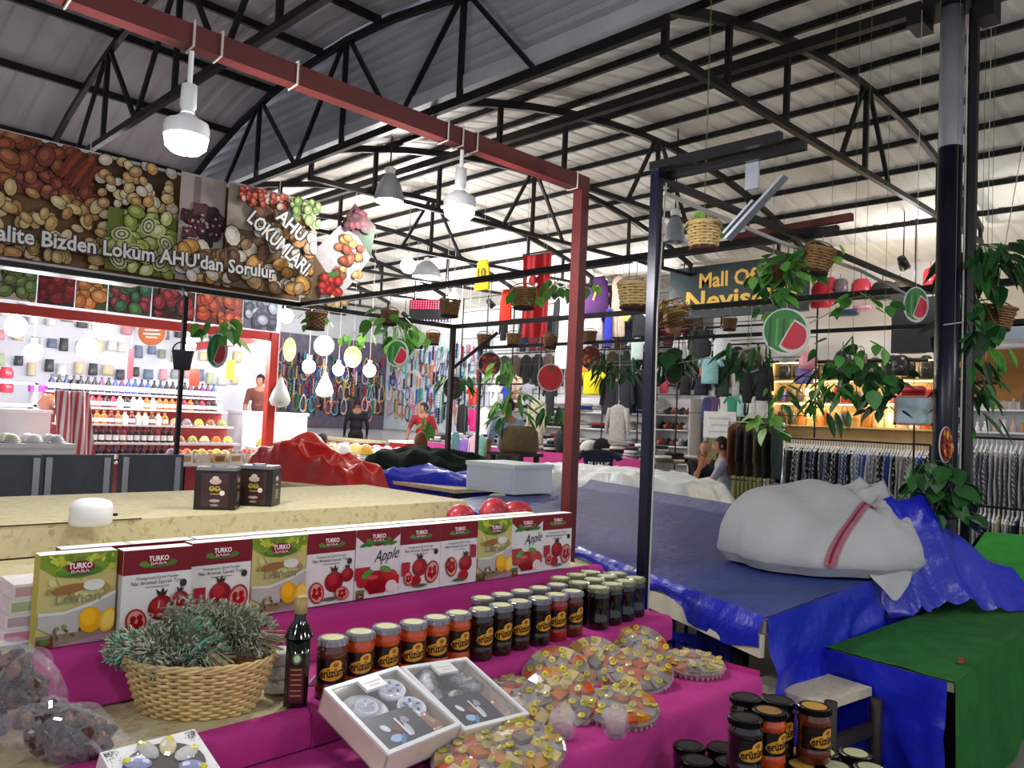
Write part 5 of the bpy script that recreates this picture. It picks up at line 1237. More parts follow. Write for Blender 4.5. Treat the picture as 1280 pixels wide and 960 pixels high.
for i, (px, py, X, lb) in enumerate([(541, 424, B3, 'small basket left of the corner post'), (605, 426, B3, 'small basket right of the corner post'), (642, 425, B3, 'small basket left of the red flag hem'), (688, 428, B3, 'small basket below the red flag hem'), (737, 422, B3, 'small basket just right of the red post'), (912, 406, 6.5, 'small basket in front of the shop sign')]):
    basket(px, py, 18, X, 2.41 if X == B3 else 2.63, 'wicker ' + lb, 'd')
basket(1232, 466, 34, 6.3, 2.6, 'flat basket right of the column', 'd', sq=.8)
basket(1238, 392, 50, 5.6, 2.6, 'dark wide basket in the plants right of the column', 'd', (.1, .1), sq=.7)
basket(395, 402, 26, 4.5, 2.63, 'wicker basket above the white round sign at the left', 'd', pl=(9, .2, .2, .11, 'heart', GREENS, 'leaves hanging round the basket above the white round sign'))
# dark pots
for px, py, X, rr, col, lb in ((228, 450, None, .10, '4a4c50', 'dark grey pot fixed to the thin black post'), (523, 428, B3, .09, '2c3a30', 'dark round pot with a handle left of the corner post')):
    c = at(px, py, X=X) if X else at(px, py, Y=7.86)
    r = thing('plant_pot', lb, 'pot', (c.x, c.y, c.z - rr), group='dark pots on the frames')
    MB().lathe([(.001, 0), (rr * .75, 0), (rr, rr * 1.7), (rr * 1.05, rr * 1.75), (rr * 1.05, rr * 1.95), (rr * .9, rr * 1.95), (.001, rr * 1.6)], 18).build('body', M('pot_' + col, col, .6), r, True)
    MB().tube([(rr * math.cos(t), 0, rr * 1.9 + rr * .9 * math.sin(t)) for t in [PI * j / 10 for j in range(11)]], .008, 5).build('handle', m_black, r)
# straw bird nest basket
c = at(842, 395, X=3.05)
r = thing('straw_nest', 'straw nest basket hanging beside the black post, half unravelled', 'nest', (c.x, c.y, c.z), group=None)
mb = MB(); r_ = random.Random(5)
for i in range(170):
    a = r_.uniform(0, 2 * PI); z = r_.uniform(-.06, .06); rad = .075 + r_.uniform(-.012, .016) - abs(z) * .35
    mb.tube([(rad * math.cos(a + q) + r_.uniform(-.004, .004), rad * math.sin(a + q), z + q * .02) for q in (0, .35, .7, 1.0)], .0022, 3, col=r_.choice(['b08a4c', 'c9a660', '7a5a34', '9a7440', '5c4028', 'd8bc7c'] if z > 0 else ['6a4a30', '5c3e2a', '7c5a3a', '4a3020']))
mb.build('straw', m_paint, r)['kind'] = 'stuff'
MB().lathe([(.001, -.085), (.03, -.075), (.045, -.04), (.048, .0), (.04, .02), (.001, .0)], 18).build('bowl', m_wickd, r, True)
MB().tube([(-.06, 0, .02), (-.04, 0, .09), (.0, 0, .12), (.05, 0, .08), (.065, 0, .0)], .0025, 4).build('handle', m_string, r)
MB().tube([(0, 0, .12), (-.05, .02, .14), (-.10, .05, .15)], .0025, 4).build('hanging_wire', m_string, r)
def watermelon(px, py, wpx, hpx, X, label, kind='slice', top=2.63, rz=-PI / 4, Y=None):
    c = at(px, py, X=X) if Y is None else at(px, py, Y=Y)
    if top < 0: top = roof_z(c.x, c.y)
    dep = (c.x + c.y) / 1.4142; R = hpx * dep / FPX / 2; sx = wpx / hpx
    r = thing('fruit_sign', label, 'sign', (c.x, c.y, c.z - R), group='round fruit signs', rotz=rz)
    p = Print(-.008, .001); n = 28
    def disc(rad, col, cx=0, cz=R): p.ell2(cx, cz, rad, rad, col, 0, n); p.up()
    MB().add(*[( [(R * math.cos(2 * PI * i / n), y, R + R * math.sin(2 * PI * i / n)) for y in (-.006, .006) for i in range(n)] ), [tuple(range(n)), tuple(range(2 * n - 1, n - 1, -1))] + [(i, i + n, (i + 1) % n + n, (i + 1) % n) for i in range(n)]]).build('disc', m_wall, r)
    if kind == 'slice':
        disc(R * .97, 'c9d2c4'); disc(R * .90, '2f7a34', -R * .06, R * 1.03)
        for q in range(5):
            x = -R * .78 + q * R * .28; p.poly([(x, R * .4), (x + R * .10, R * .3), (x + R * .14, R * 1.6), (x + R * .04, R * 1.5)], ['1c5526', '57a04c'][q % 2])
        p.up(); p.poly([(R * (.18 + .72 * math.cos(t)), R * (.86 + .72 * math.sin(t))) for t in [-2.4 + 3.0 * i / 16 for i in range(17)]] + [(R * .30, R * 1.55), (R * .05, R * 1.15)], 'd8d2c4'); p.up()
        p.poly([(R * (.19 + .62 * math.cos(t)), R * (.88 + .62 * math.sin(t))) for t in [-2.35 + 2.9 * i / 16 for i in range(17)]] + [(R * .30, R * 1.45), (R * .10, R * 1.12)], 'c2283c')
    elif kind == 'face':
        disc(R * .97, 'e6d8d0'); disc(R * .92, 'd4232c')
        for q in range(9): t = 2 * PI * q / 9; p.ell2(R * .5 * math.cos(t), R + R * .5 * math.sin(t), R * .05, R * .03, '5a1018', t)
        p.up(); p.poly([(-R * .2, R * 1.85), (R * .25, R * 1.85), (R * .05, R * 1.3)], '3a6a2c')
    elif kind == 'berry':
        disc(R * .97, 'c9b8b0'); disc(R * .92, '3c1418'); scatter(p, 22, -R * .6, R * .6, R * .4, R * 1.6, R * .2, R * .2, [('8c1c24', 'b84048'), ('5c1018', '8a2c34'), ('a8342c', 'd06a50')], seed=int(px))
    elif kind == 'pomegranate':
        disc(R * .97, '7a2420'); scatter(p, 22, -R * .6, R * .6, R * .4, R * 1.6, R * .24, R * .2, [('a82c1c', 'd05a3c'), ('7a1818', 'a03028'), ('c86a24', 'e0a050')], seed=int(px))
    elif kind == 'kiwi':
        disc(R * .97, 'b9bdb4'); disc(R * .86, '6a6a48'); scatter(p, 16, -R * .5, R * .5, R * .5, R * 1.5, R * .22, R * .2, [('4a4a30', '7c7c58'), ('8a8a60', 'b0b088')], seed=int(px))
    elif kind == 'melon':
        disc(R * .97, '2c3a28'); scatter(p, 16, -R * .55, R * .55, R * .45, R * 1.55, R * .24, R * .2, [('34502c', '4c6c40'), ('6a3434', '8a5050'), ('22301e', '3c5034')], seed=int(px))
    else:
        disc(R * .97, kind); p.rect(-R * .5, R * .5, R * 1.15, R * 1.25, 'f0e8d8') ; p.rect(-R * .6, R * .6, R * .85, R * .97, 'f0e8d8'); p.rect(-R * .4, R * .4, R * .6, R * .7, 'f0e8d8')
    p.build('front_print', m_print, r); r.scale = (sx, 1, 1)
    if top > c.z + R: MB().tube([(0, 0, 2 * R), (0, 0, top - c.z + R)], .003, 4).build('hanging_wire', m_string, r)
    return c
watermelon(983, 415, 60, 60, 4.36, 'large watermelon slice sign, biggest of the round signs')
watermelon(1145, 381, 31, 45, 5.1, 'watermelon sign turned sideways next to the column', top=-1)
watermelon(272, 438, 26, 44, 0, 'watermelon sign at the far left by the thin black post', top=2.63, Y=7.74)
watermelon(497, 442, 28, 34, 6.5, 'watermelon sign left of the corner post', top=2.63, Y=7.64)
watermelon(688, 472, 33, 35, B3, 'flat red watermelon face sign beside the red post', 'face', 2.41)
watermelon(612, 455, 30, 31, B3, 'dark cherry sign in the centre', 'berry', 2.41)
watermelon(738, 447, 26, 30, B3, 'pomegranate sign just right of the red post', 'pomegranate', 2.41)
watermelon(938, 450, 32, 32, B2, 'grey green kiwi sign in front of the coats', 'kiwi')
watermelon(567, 485, 26, 30, B3, 'dark melon sign by the corner post', 'melon', 2.41)
watermelon(842, 466, 22, 30, B2, 'dark floral round sign right of the black post', 'melon')
watermelon(1182, 556, 16, 45, 4.9, 'narrow strawberry sign strapped to the column', 'pomegranate', 0)
watermelon(190, 416, 36, 33, 5.2, 'orange round sign hanging under the red beam', 'b5653c', 2.5)
watermelon(405, 432, 26, 26, 8.0, 'white and blue round sign among the bulbs', 'c9dfe4', -1); watermelon(441, 446, 22, 27, 8.0, 'yellow round sign among the bulbs', 'e0c86a', -1)
watermelon(362, 437, 16, 30, 7.4, 'narrow yellow sign right of the red pillar', 'd8c870', -1)
# free trailing plants
PL = [((985, 318), 4.36, 16, .16, .14, .11, 'heart', GREENS, 'bright heart leaf vine above the big watermelon sign'), ((1066, 420), 5.0, 30, .22, .40, .11, 'heart', MIXG, 'dense dark vine between the big sign and the column'),
      ((1035, 455), 5.1, 20, .15, .34, .15, 'long', MIXG, 'dark green vine with long leaves right of the big sign'), ((1082, 368), 4.9, 9, .16, .10, .11, 'heart', GREENS, 'light green leaves on the beam below the red backpacks'),
      ((1105, 455), 5.2, 14, .16, .30, .11, 'heart', DARKG, 'dark vine left of the hanging mirror'), ((1228, 305), 5.45, 42, .22, .16, .20, 'long', DARKG, 'dark leafy palm tuft at the right of the column head'),
      ((1215, 360), 5.4, 26, .15, .30, .18, 'heart', DARKG, 'dark vine climbing the right side of the column'), ((1215, 450), 5.4, 26, .15, .42, .16, 'long', DARKG, 'dark green vine hanging low right of the column'), ((1238, 430), 5.6, 9, .14, .10, .16, 'long', GREENS, 'bright leaf sprig right of the column'),
      ((1165, 575), 4.95, 11, .14, .22, .14, 'heart', DARKG, 'dark leaves low on the left of the column'), ((1190, 600), 4.95, 11, .12, .22, .14, 'heart', DARKG, 'dark leaves low on the right of the column'),
      ((645, 488), B3, 22, .26, .40, .24, 'long', GREENS, 'bright long leaf plant above the man in blue'), ((632, 450), B3, 12, .22, .2, .2, 'long', ['8cc860', 'a8d870', '5ca03c'], 'pale bright sprig left of the red face sign'),
      ((770, 445), B2, 22, .22, .26, .17, 'long', DARKG, 'dark vine right of the red post before the puffer jackets'), ((508, 405), 6.3, 22, .30, .30, .20, 'heart', GREENS, 'bright vine above the left watermelon sign near the post'),
      ((490, 395), 6.2, 10, .24, .1, .16, 'heart', MIXG, 'leaves along the beam above the bulbs'), ((272, 395), 5.0, 12, .24, .24, .17, 'heart', GREENS, 'bright leaves above the far left watermelon sign'),
      ((700, 350), B1, 8, .12, .08, .10, 'heart', GREENS, 'leaves on the beam just left of the red post'), ((742, 352), B1, 5, .08, .05, .09, 'heart', GREENS, 'few leaves on the beam above the purple jersey'), ((845, 435), B2, 18, .20, .22, .18, 'heart', DARKG, 'dark heart leaf vine just right of the black post'),
      ((935, 430), B2, 16, .20, .26, .18, 'long', DARKG, 'dark vine above the kiwi sign'), ((570, 470), B3, 9, .26, .06, .26, 'long', MIXG, 'spreading leaves around the dark melon sign'), ((880, 262), 3.6, 3, .06, .03, .07, 'heart', GREENS, 'single sprig on the black double beam'),
      ((695, 505), B3, 10, .26, .12, .24, 'long', MIXG, 'drooping leaves below the red face sign'), ((960, 515), 8.0, 9, .2, .25, .2, 'heart', GREENS, 'bright plant beside the scarf rack'), ((536, 515), B3, 4, .08, .25, .26, 'long', GREENS, 'single long leaves beside the corner post'),
      ((445, 415), 7.4, 10, .3, .2, .2, 'heart', GREENS, 'green leaves over the yellow round sign'), ((975, 480), 8.2, 8, .2, .3, .2, 'long', MIXG, 'leafy strand at the left end of the bag shelves')]
for i, ((px, py), X, n, rx, rz, sz, kd, pal, lb) in enumerate(PL):
    plant(at(px, py, X=X) if px != 272 else at(px, py, Y=7.85), n, rx, rz, sz, lb, kd, pal, seed=100 + i)
# cables
for nm, pts, lb in (('cable', [(818, 470), (840, 455), (900, 445), (960, 430), (1050, 385)], 'thin drooping cable between the black post and the vines'),):
    o = MB().tube([at(a, b, X=B2 - .1 + .0 * a) for a, b in pts], .006, 5).build(nm, m_string); tag(o, lb, 'cable')
# ------------------------------------------------------------------ garments
def garment_meshes():
    G_ = {}
    # unit garments: 1 wide (shoulder to shoulder incl. sleeves about 1.3), 1 tall, hung from z = 0 downwards
    def torso(rows): return MB().loft([((0, 0, z), a, b) for z, a, b in rows], 12)
    G_['tee'] = (torso([(-1, .34, .09), (-.9, .345, .10), (-.5, .34, .11), (-.28, .36, .11), (-.12, .37, .09), (-.05, .28, .07), (0, .12, .05)]), [((.30, -.10), (.50, -.36), .10, .085)])
    G_['coat'] = (torso([(-1, .37, .12), (-.85, .375, .13), (-.5, .34, .13), (-.2, .36, .12), (-.09, .36, .10), (-.04, .24, .08), (0, .12, .06)]), [((.33, -.10), (.46, -.74), .10, .07)])
    G_['vest'] = (torso([(-1, .40, .09), (-.6, .38, .10), (-.35, .36, .10), (-.22, .30, .09), (-.08, .28, .07), (0, .2, .05)]), [])
    G_['drape'] = (torso([(-1, .46, .07), (-.7, .42, .09), (-.4, .40, .08), (-.1, .34, .07), (0, .22, .05)]), [])
    R = {}
    for k_, (t, sl) in G_.items():
        sm = None
        if sl:
            (x0, z0), (x1, z1), r0, r1 = sl[0]
            sm = [MB().tube([(s * x0, 0, z0), (s * (x0 + x1) / 2 + s * .03, -.02, (z0 + z1) / 2), (s * x1, -.02, z1)], [r0, (r0 + r1) / 2, r1], 8).mesh('sleeve', m_cloth, True) for s in (-1, 1)]
        R[k_] = (t.mesh('garment', m_cloth, True), sm)
    puff = MB().loft([((0, 0, -1 + i / 16), (.36 + .02 * (i % 2)) * (1 if i < 14 else .75 - .18 * (i - 14)), .13 + .02 * (i % 2)) for i in range(17)], 12)
    slv = [MB().tube([(s * (.33 + .13 * i / 12), -.02, -.10 - .66 * i / 12) for i in range(13)], [.09 + .012 * (i % 2) for i in range(13)], 8).mesh('sleeve', m_cloth, True) for s in (-1, 1)]
    R['puffer'] = (puff.mesh('garment', m_cloth, True), slv)
    return R
GM = garment_meshes()
HANG = MB().tube([(-.32, 0, -.10), (0, 0, .01), (.32, 0, -.10)], .012, 5).tube([(0, 0, 0), (0, 0, .07), (.03, 0, .10), (.05, 0, .07)], .009, 5).mesh('hanger', m_white, False)
GN = {'tee': 't_shirt', 'coat': 'jacket', 'vest': 'sports_jersey', 'drape': 'dress', 'puffer': 'puffer_jacket'}
def garment(kind, px, py, w, h, col, X, label, text=None, tcol='e0a020', rz=-PI / 2, name=None, Y=None, hook=True):
    c = at(px, py, X=X) if Y is None else at(px, py, Y=Y); dep = (c.x + c.y) / 1.4142; k_ = dep / FPX
    Wd = w * k_ / (.76 if kind in ('vest', 'drape') else 1.0) * 1.25; Hd = h * k_
    me, sl = GM[kind]
    o = link(name or GN[kind], me, loc=c, rot=(0, 0, rz), scale=(Wd, min(Wd, .55) * .8, Hd), color=col); tag(o, label, 'clothing', 'clothes hung in the shops')
    for s in sl or []: link('sleeve', s, o, color=col)
    if hook: link('hanger', HANG, o)
    if c.x < 11.2: MB().tube([(0, 0, .05), (0, 0, (roof_z(c.x, c.y) - c.z) / Hd)], .008, 4).build('hanging_wire', m_string, o)
    if text:
        p = Print(-.13, .004); p.text(text, 0, -.48, .5 * Wd / Hd * 1.0, tcol, width=.16 * len(text) + .06, bold=True); p.build('number_print', m_print, o)
    return o
FX = 11.45
GL = [
 ('drape', 708, 362, 20, 100, 'd2d4d4', FX, 'long white garment hanging left of the red post'), ('coat', 699, 372, 14, 60, '26262c', FX, 'black shiny jacket right of the red flag'),
 ('vest', 729, 362, 16, 42, 'c03444', FX, 'red sleeveless top beside the purple jersey'), ('vest', 747, 346, 30, 46, '45205a', FX - .05, 'purple sports jersey with an orange number seven', '7'),
 ('vest', 741, 393, 30, 34, 'aeaab2', FX, 'grey lace top below the purple jersey'), ('vest', 762, 357, 14, 28, '1c1a1c', FX, 'black jersey with a yellow number nine', '9'),
 ('drape', 773, 346, 18, 76, 'c2aea0', FX, 'long beige dress hanging beside the wide basket'), ('drape', 761, 386, 9, 46, '2a32b0', FX - .06, 'narrow royal blue jersey'), ('drape', 812, 350, 20, 52, 'dcdcdc', FX, 'white garment just left of the black post'),
 ('tee', 783, 384, 18, 18, 'c8ca62', FX, 'small yellow green top below the wide basket'), ('tee', 801, 392, 28, 30, '1b1d24', FX, 'black t-shirt left of the black post'), ('tee', 797, 422, 22, 28, 'aebfba', FX, 'pale grey green t-shirt left of the black post'),
 ('coat', 738, 434, 26, 34, 'c27c1c', FX, 'orange shirt behind the pomegranate sign'), ('tee', 741, 464, 34, 30, 'd8ca14', FX - .1, 'bright yellow t-shirt right of the red post'),
 ('puffer', 764, 472, 24, 46, '20232c', FX, 'dark puffer jacket, leftmost of the puffer row'), ('puffer', 783, 468, 22, 50, '23262f', FX - .1, 'dark puffer jacket, second of the puffer row'), ('puffer', 801, 462, 22, 50, '1d2028', FX, 'dark puffer jacket, third of the puffer row'), ('puffer', 815, 466, 14, 46, '2a2c34', FX - .1, 'dark puffer jacket behind the black post'),
 ('coat', 831, 450, 13, 42, 'c84a5c', FX, 'pink and red shirt right of the black post'), ('coat', 857, 466, 17, 28, '222226', FX, 'black striped jacket near the coral top'), ('coat', 871, 448, 13, 38, 'd8796c', FX, 'coral shirt beside the mint shirt'), ('coat', 877, 470, 22, 24, '1c2030', FX - .05, 'navy jacket below the coral shirt'),
 ('tee', 880, 412, 26, 36, '20242c', FX, 'black sweatshirt below the shop sign'), ('tee', 901, 412, 22, 38, 'd2d4d8', FX, 'white t-shirt with red print below the shop sign'), ('tee', 888, 446, 28, 34, '84b2b4', FX - .1, 'mint green t-shirt above the door opening'), ('drape', 888, 478, 10, 18, 'c8d4d0', FX, 'pale trouser leg under the mint shirt'),
 ('coat', 905, 450, 18, 46, '2c3c34', FX, 'dark green camouflage jacket'), ('coat', 921, 462, 13, 34, 'b2b2ae', FX, 'pale grey jacket below the kiwi sign'), ('coat', 936, 458, 18, 46, '17191b', FX, 'black coat left of the leather jacket'), ('coat', 955, 455, 22, 46, '101214', FX - .1, 'black leather jacket beside the bag shelves'), ('coat', 868, 412, 14, 34, '2a3a30', FX, 'dark green top beside the black sweatshirt'), ('coat', 852, 420, 20, 40, 'c9cbc8', FX + .2, 'pale blouse behind the dark vine'),
 ('drape', 884, 497, 11, 28, '31406e', FX, 'blue hanging top in the lower row, leftmost'), ('coat', 894, 496, 14, 26, '59406a', FX, 'purple patterned top in the lower row'), ('drape', 905, 495, 13, 28, 'd3d7d2', FX, 'white top in the lower row left of the teal one'), ('tee', 916, 495, 18, 27, '3f8f78', FX, 'teal tie dye top in the lower row'), ('tee', 926, 495, 14, 26, 'a4cdc6', FX, 'pale aqua top in the lower row'), ('drape', 934, 495, 10, 24, '2a2c30', FX, 'black top in the lower row'), ('coat', 941, 495, 13, 28, 'd8d8d8', FX, 'white top in the lower row right of the black one'), ('tee', 953, 493, 18, 30, 'c2c4c4', FX, 'white patterned blouse at the right end of the lower row'),
 ('coat', 773, 506, 30, 50, 'b3aeab', 10.6, 'fluffy pale grey jacket hanging over the clothing table'), ('coat', 672, 500, 26, 54, 'b9af9b', 9.8, 'beige jacket left of the red post'), ('tee', 688, 480, 18, 40, '1c1c20', FX, 'black top behind the red face sign'),
 ('tee', 592, 484, 19, 22, 'c22a1c', FX, 'red football shirt with yellow number seven', '7'), ('tee', 618, 482, 17, 26, 'd6d6de', FX, 'white football shirt with dark print', '7', '5a4a8a'), ('tee', 633, 482, 12, 26, '2a3c9c', FX, 'blue football shirt beside the white one'), ('coat', 592, 511, 14, 28, 'c21a74', 10.6, 'magenta coat in the clothing rack'), ('coat', 606, 509, 16, 38, 'ddd3d8', 10.5, 'white hooded coat beside the magenta one'), ('coat', 579, 505, 16, 46, '211d22', 10.6, 'black coat right of the corner post'),
 ('coat', 580, 548, 14, 28, '8060b0', 9.6, 'purple child coat near the corner post'), ('coat', 592, 545, 14, 30, 'cfa8bc', 9.6, 'pale pink child coat beside the purple one'), ('coat', 603, 545, 13, 26, '5c9080', 9.6, 'mint child coat beside the pale pink one'), ('drape', 570, 540, 12, 34, '456a70', 9.6, 'teal garment at the foot of the corner post'),
 ('vest', 604, 325, 22, 38, 'd8c21c', 8.0, 'yellow sports jersey hanging from the roof truss', '10', '6a4a18'), ('vest', 633, 362, 17, 42, 'd8341e', 8.4, 'orange red vest hanging left of the flag'), ('coat', 630, 396, 12, 30, '1a1a1c', 8.9, 'black garment below the orange red vest'), ('tee', 660, 480, 22, 20, '8a8c98', FX, 'grey top behind the bright plant'), ('coat', 645, 470, 20, 30, 'd8b09c', FX + .3, 'pale peach top behind the bright plant'),
]
for g in GL: garment(*g[:8], **(dict(text=g[8]) if len(g) > 8 else {}), **(dict(tcol=g[9]) if len(g) > 9 else {}))
rk_ = random.Random(77)
for iz, (z, n, y0, y1) in enumerate([(3.72, 17, 12.6, 7.6), (2.95, 20, 12.9, 6.05), (2.2, 5, 7.4, 6.05)]):      # back layer on the wall
    for i in range(n):
        y = y0 + (y1 - y0) * (i + .5) / n; nm, cc = rk_.choice([('black', '131417'), ('black', '191a1e'), ('dark grey', '2c2e33'), ('navy', '1a2036'), ('white', 'd0d2d2'), ('grey', '83868c'), ('brown', '4a3a30'), ('dark green', '26382e'), ('burgundy', '5c1c28'), ('cream', 'c4b8a6')])
        kd = rk_.choice(['coat', 'puffer', 'coat', 'tee']); me, sl = GM[kd]
        o = link(GN[kd], me, loc=(12.45, y, z), rot=(0, 0, -PI / 2 + rk_.uniform(-.15, .15)), scale=(abs(y1 - y0) / n * 1.0, .26, .70), color=cc)
        tag(o, '%s %s, %s from left, %s back row of the clothing shop' % (nm, GN[kd].replace('_', ' '), nth(i), ['top', 'middle', 'low'][iz]), 'clothing', 'clothes on the back wall rails')
        for s in sl or []: link('sleeve', s, o, color=cc)
        link('hanger', HANG, o)
    o = MB().tube([(12.45, y0 + .05, z + .04), (12.45, y1 - .05, z + .04)], .015, 6).build('clothes_rail', m_steel); tag(o, ['top', 'middle', 'low'][iz] + ' back rail on the wall of the clothing shop', 'rail')
gp = thing('wire_grid', 'tall black wire display grid behind the hung clothes', 'display grid', (FX + .10, 0, 0))
for z in [1.75 + .3 * i for i in range(9)]: MB().beam((0, 5.1, z), (0, 13.2, z), .012).build('grid_wire', m_steel, gp)
for y in [5.1 + .81 * i for i in range(11)]: MB().beam((0.008, y, 0), (0.008, y, 4.18), .02).build('upright', m_steel, gp)
def rail(px0, py0, px1, py1, X, lb, r=.018, mat=m_steel):
    a, b = at(px0, py0, X=X), at(px1, py1, X=X); b.z = a.z = (a.z + b.z) / 2
    o = MB().tube([a, b], r, 8).build('clothes_rail', mat); tag(o, lb, 'rail'); return a, b
for a_ in ((690, 342, 826, 344, FX + .02, 'upper clothes rail behind the purple jersey'), (826, 410, 975, 408, FX + .02, 'clothes rail under the shop sign'), (720, 460, 975, 450, FX + .05, 'clothes rail over the puffer jackets'), (870, 494, 965, 492, FX + .02, 'lower clothes rail right of the door opening'), (560, 482, 700, 478, FX + .02, 'clothes rail of the football shirts')): rail(*a_)
# flag
fl = thing('flag', 'red flag with a white crescent hanging from the roof truss', 'flag', at(671, 316, X=8.0), -PI / 2)
k_ = ((lambda c: (c.x + c.y) / 1.4142)(at(671, 316, X=8.0))) / FPX; fw, fh = 43 * k_, 106 * k_
def flagf(u, v): return ((u - .5) * fw * 1.1, .03 * math.sin(u * 9 + v * 2) + .02 * math.sin(u * 21), -v * fh - .04 * math.sin(u * PI) * (1 if v < .1 else .3))
MB().grid(flagf, 22, 20).build('cloth', M('flag_red', 'b01420', .8, noise=(6, .08)), fl, True)
p = Print(-.06, .002); p.ring(.0, -fh * .34, fw * .16, fw * .25, 'e6dede', 22, .5, 2 * PI - .5)
p.poly([(fw * .02 + fw * .11 * (1 if i % 2 == 0 else .42) * math.cos(PI / 2 + i * PI / 5), -fh * .56 + fw * .11 * (1 if i % 2 == 0 else .42) * math.sin(PI / 2 + i * PI / 5)) for i in range(10)], 'e6dede'); p.build('emblem', m_print, fl)
MB().beam((-fw * .56, 0, .0), (fw * .56, 0, .0), .02).build('pole', m_steel, fl)
for s in (-.4, .4): MB().tube([(s * fw, 0, 0), (s * fw, 0, roof_z(fl.location.x, fl.location.y) - fl.location.z)], .004, 4).build('hanging_wire', m_string, fl)
# lit sign and shop sign
c = at(537, 388, X=9.0); ls = thing('led_sign', 'small dark sign with glowing pink red lights', 'sign', (c.x, c.y, c.z), -PI / 4 - .25)
MB().bx(-.40, .40, 0, .08, -.20, .20).build('case', m_black, ls)
mb = MB(); 
for i in range(16):
    for j in range(4): mb.ell((-.36 + .048 * i, -.006, .04 + .042 * j), (.014, .008, .014), 6, 4)
mb.build('lights', M('red_led', 'ff4060', .4, emit='ff2c50', estr=2.5), ls)['kind'] = 'stuff'
mb = MB()
for i in range(14): mb.ell((-.39 + .06 * i, -.006, -.185), .010, 6, 4)
for j in range(5): mb.ell((.39, -.006, -.17 + .08 * j), .010, 6, 4)
mb.build('edge_lights', M('violet_led', 'a890ff', .4, emit='a090ff', estr=6), ls)['kind'] = 'stuff'
for s in (-.3, .3): MB().tube([(s, .04, .2), (s, .04, roof_z(c.x, c.y) - c.z)], .006, 4).build('hanging_wire', m_string, ls)
a, b = at(836, 395, X=FX - .25), at(1008, 395, X=FX - .25); sw = (a - b).length
ss = thing('shop_sign', 'dark teal shop sign reading Mall Of Nevisehir in yellow letters', 'sign', ((a.x + b.x) / 2, (a.y + b.y) / 2, 3.30), -PI / 2)
MB().bx(-sw / 2, sw / 2, 0, .08, 0, .86).build('board', M('teal_board', '1f3236', .45, noise=(2, .15)), ss)
p = Print(-.003, .002); p.text('Mall Of', -.06 * sw, .60, .34, 'e8b84a', width=sw * .42, bold=True); p.text('Nevisehir', .05 * sw, .27, .44, 'ecc24c', width=sw * .84, bold=True); p.build('lettering', m_print, ss)
for s in (-1, 1): MB().tube([(s * sw * .4, .05, .86), (s * sw * .4, .05, .98)], .01, 4).build('bracket', m_steel, ss)
# ------------------------------------------------------------------ folded clothes on the long table and on wall shelves
fold_me = MB().loft([((0, 0, 0), .5, .5), ((0, 0, .2), .53, .52), ((0, 0, .7), .52, .52), ((0, 0, 1), .46, .46)], 8).mesh('folded_garment', m_cloth, True)
rf = random.Random(4); fcols = ['d8d8d8', 'c8c4c0', '2a2a2e', 'e0dede', '8a8c90', '1c1c22', 'b8b4b0', 'c9a8b8', '3c4048', 'a8b0b8', 'dcd4cc', '50545c']
cnt = 0; PT = .971
for iy in range(21):
    for ix in range(3):
        y = 12.2 - iy * .275; x = 9.95 + ix * .33
        for lv in range(rf.choice([2, 3, 4, 5])):
            o = link('folded_garment', fold_me, loc=(x + rf.uniform(-.03, .03), y + rf.uniform(-.02, .02), PT + lv * .046), rot=(0, 0, rf.uniform(-.3, .3)), scale=(.30, .25, .045), color=rf.choice(fcols))
            tag(o, 'folded garment, %s pile from the jewellery end, %s row from the aisle, layer %s' % (nth(iy), nth(ix), nth(lv)), 'clothing', 'folded clothes on the pink skirted table')
for px, py, w, h, col, lb in ((738, 556, 22, 20, 'd2d0cc', 'white cloth heap on the clothing table'), (742, 563, 20, 8, 'c2c84c', 'yellow and turquoise cloth on the table'), (752, 548, 10, 24, '1c2420', 'black garment standing on the table'), (705, 560, 24, 34, '2c2e34', 'black garment behind the red post')):
    c = at(px, py, X=9.9); k_ = (c.x + c.y) / 1.4142 / FPX
    o = MB().ell((0, 0, h * k_ * .4), (.2, w * k_ / 2, h * k_ / 2), 14, 8).build('garment_heap', m_cloth, smooth=True, loc=(c.x, c.y, 1.0), color=col); tag(o, lb, 'clothing')
def shelf_unit(x, y0, y1, zs, label, mat, dep=.38, name='shelf_unit'):
    r = thing(name, label, 'shelf', (x, (y0 + y1) / 2, 0)); h = max(zs) + .05; l = (y1 - y0) / 2
    for z in zs: MB().bx(-dep / 2, dep / 2, -l, l, z - .025, z).build('shelf_board', mat, r)
    for s in (-1, 1): MB().bx(-dep / 2, dep / 2, s * l - .015, s * l + .015, 0, h + .25).build('side_panel', mat, r)
    MB().bx(dep / 2 - .015, dep / 2, -l, l, 0, h + .25).build('back_panel', mat, r)
    return r
zs = [.75, 1.08, 1.40, 1.72]
shelf_unit(12.35, 8.5, 12.9, zs, 'long shelf of folded clothes behind the clothing table', m_wall)
for iz, z in enumerate(zs):
    for i in range(12):
        for lv in range(rf.choice([2, 3])):
            o = link('folded_garment', fold_me, loc=(12.32, 8.72 + i * .36 + rf.uniform(-.02, .02), z + .001 + lv * .056), rot=(0, 0, 0), scale=(.30, .30, .055), color=rf.choice(fcols + ['a02030', '2438a0', '7a2838']))
            tag(o, 'folded garment on the back shelf, %s board up, %s pile from the right, layer %s' % (nth(iz), nth(i), nth(lv)), 'clothing', 'folded clothes on the back shelf')
shelf_unit(12.35, 7.65, 8.45, [.85, 1.15, 1.45, 1.72], 'narrow shelf of shoes right of the black post', m_wall)
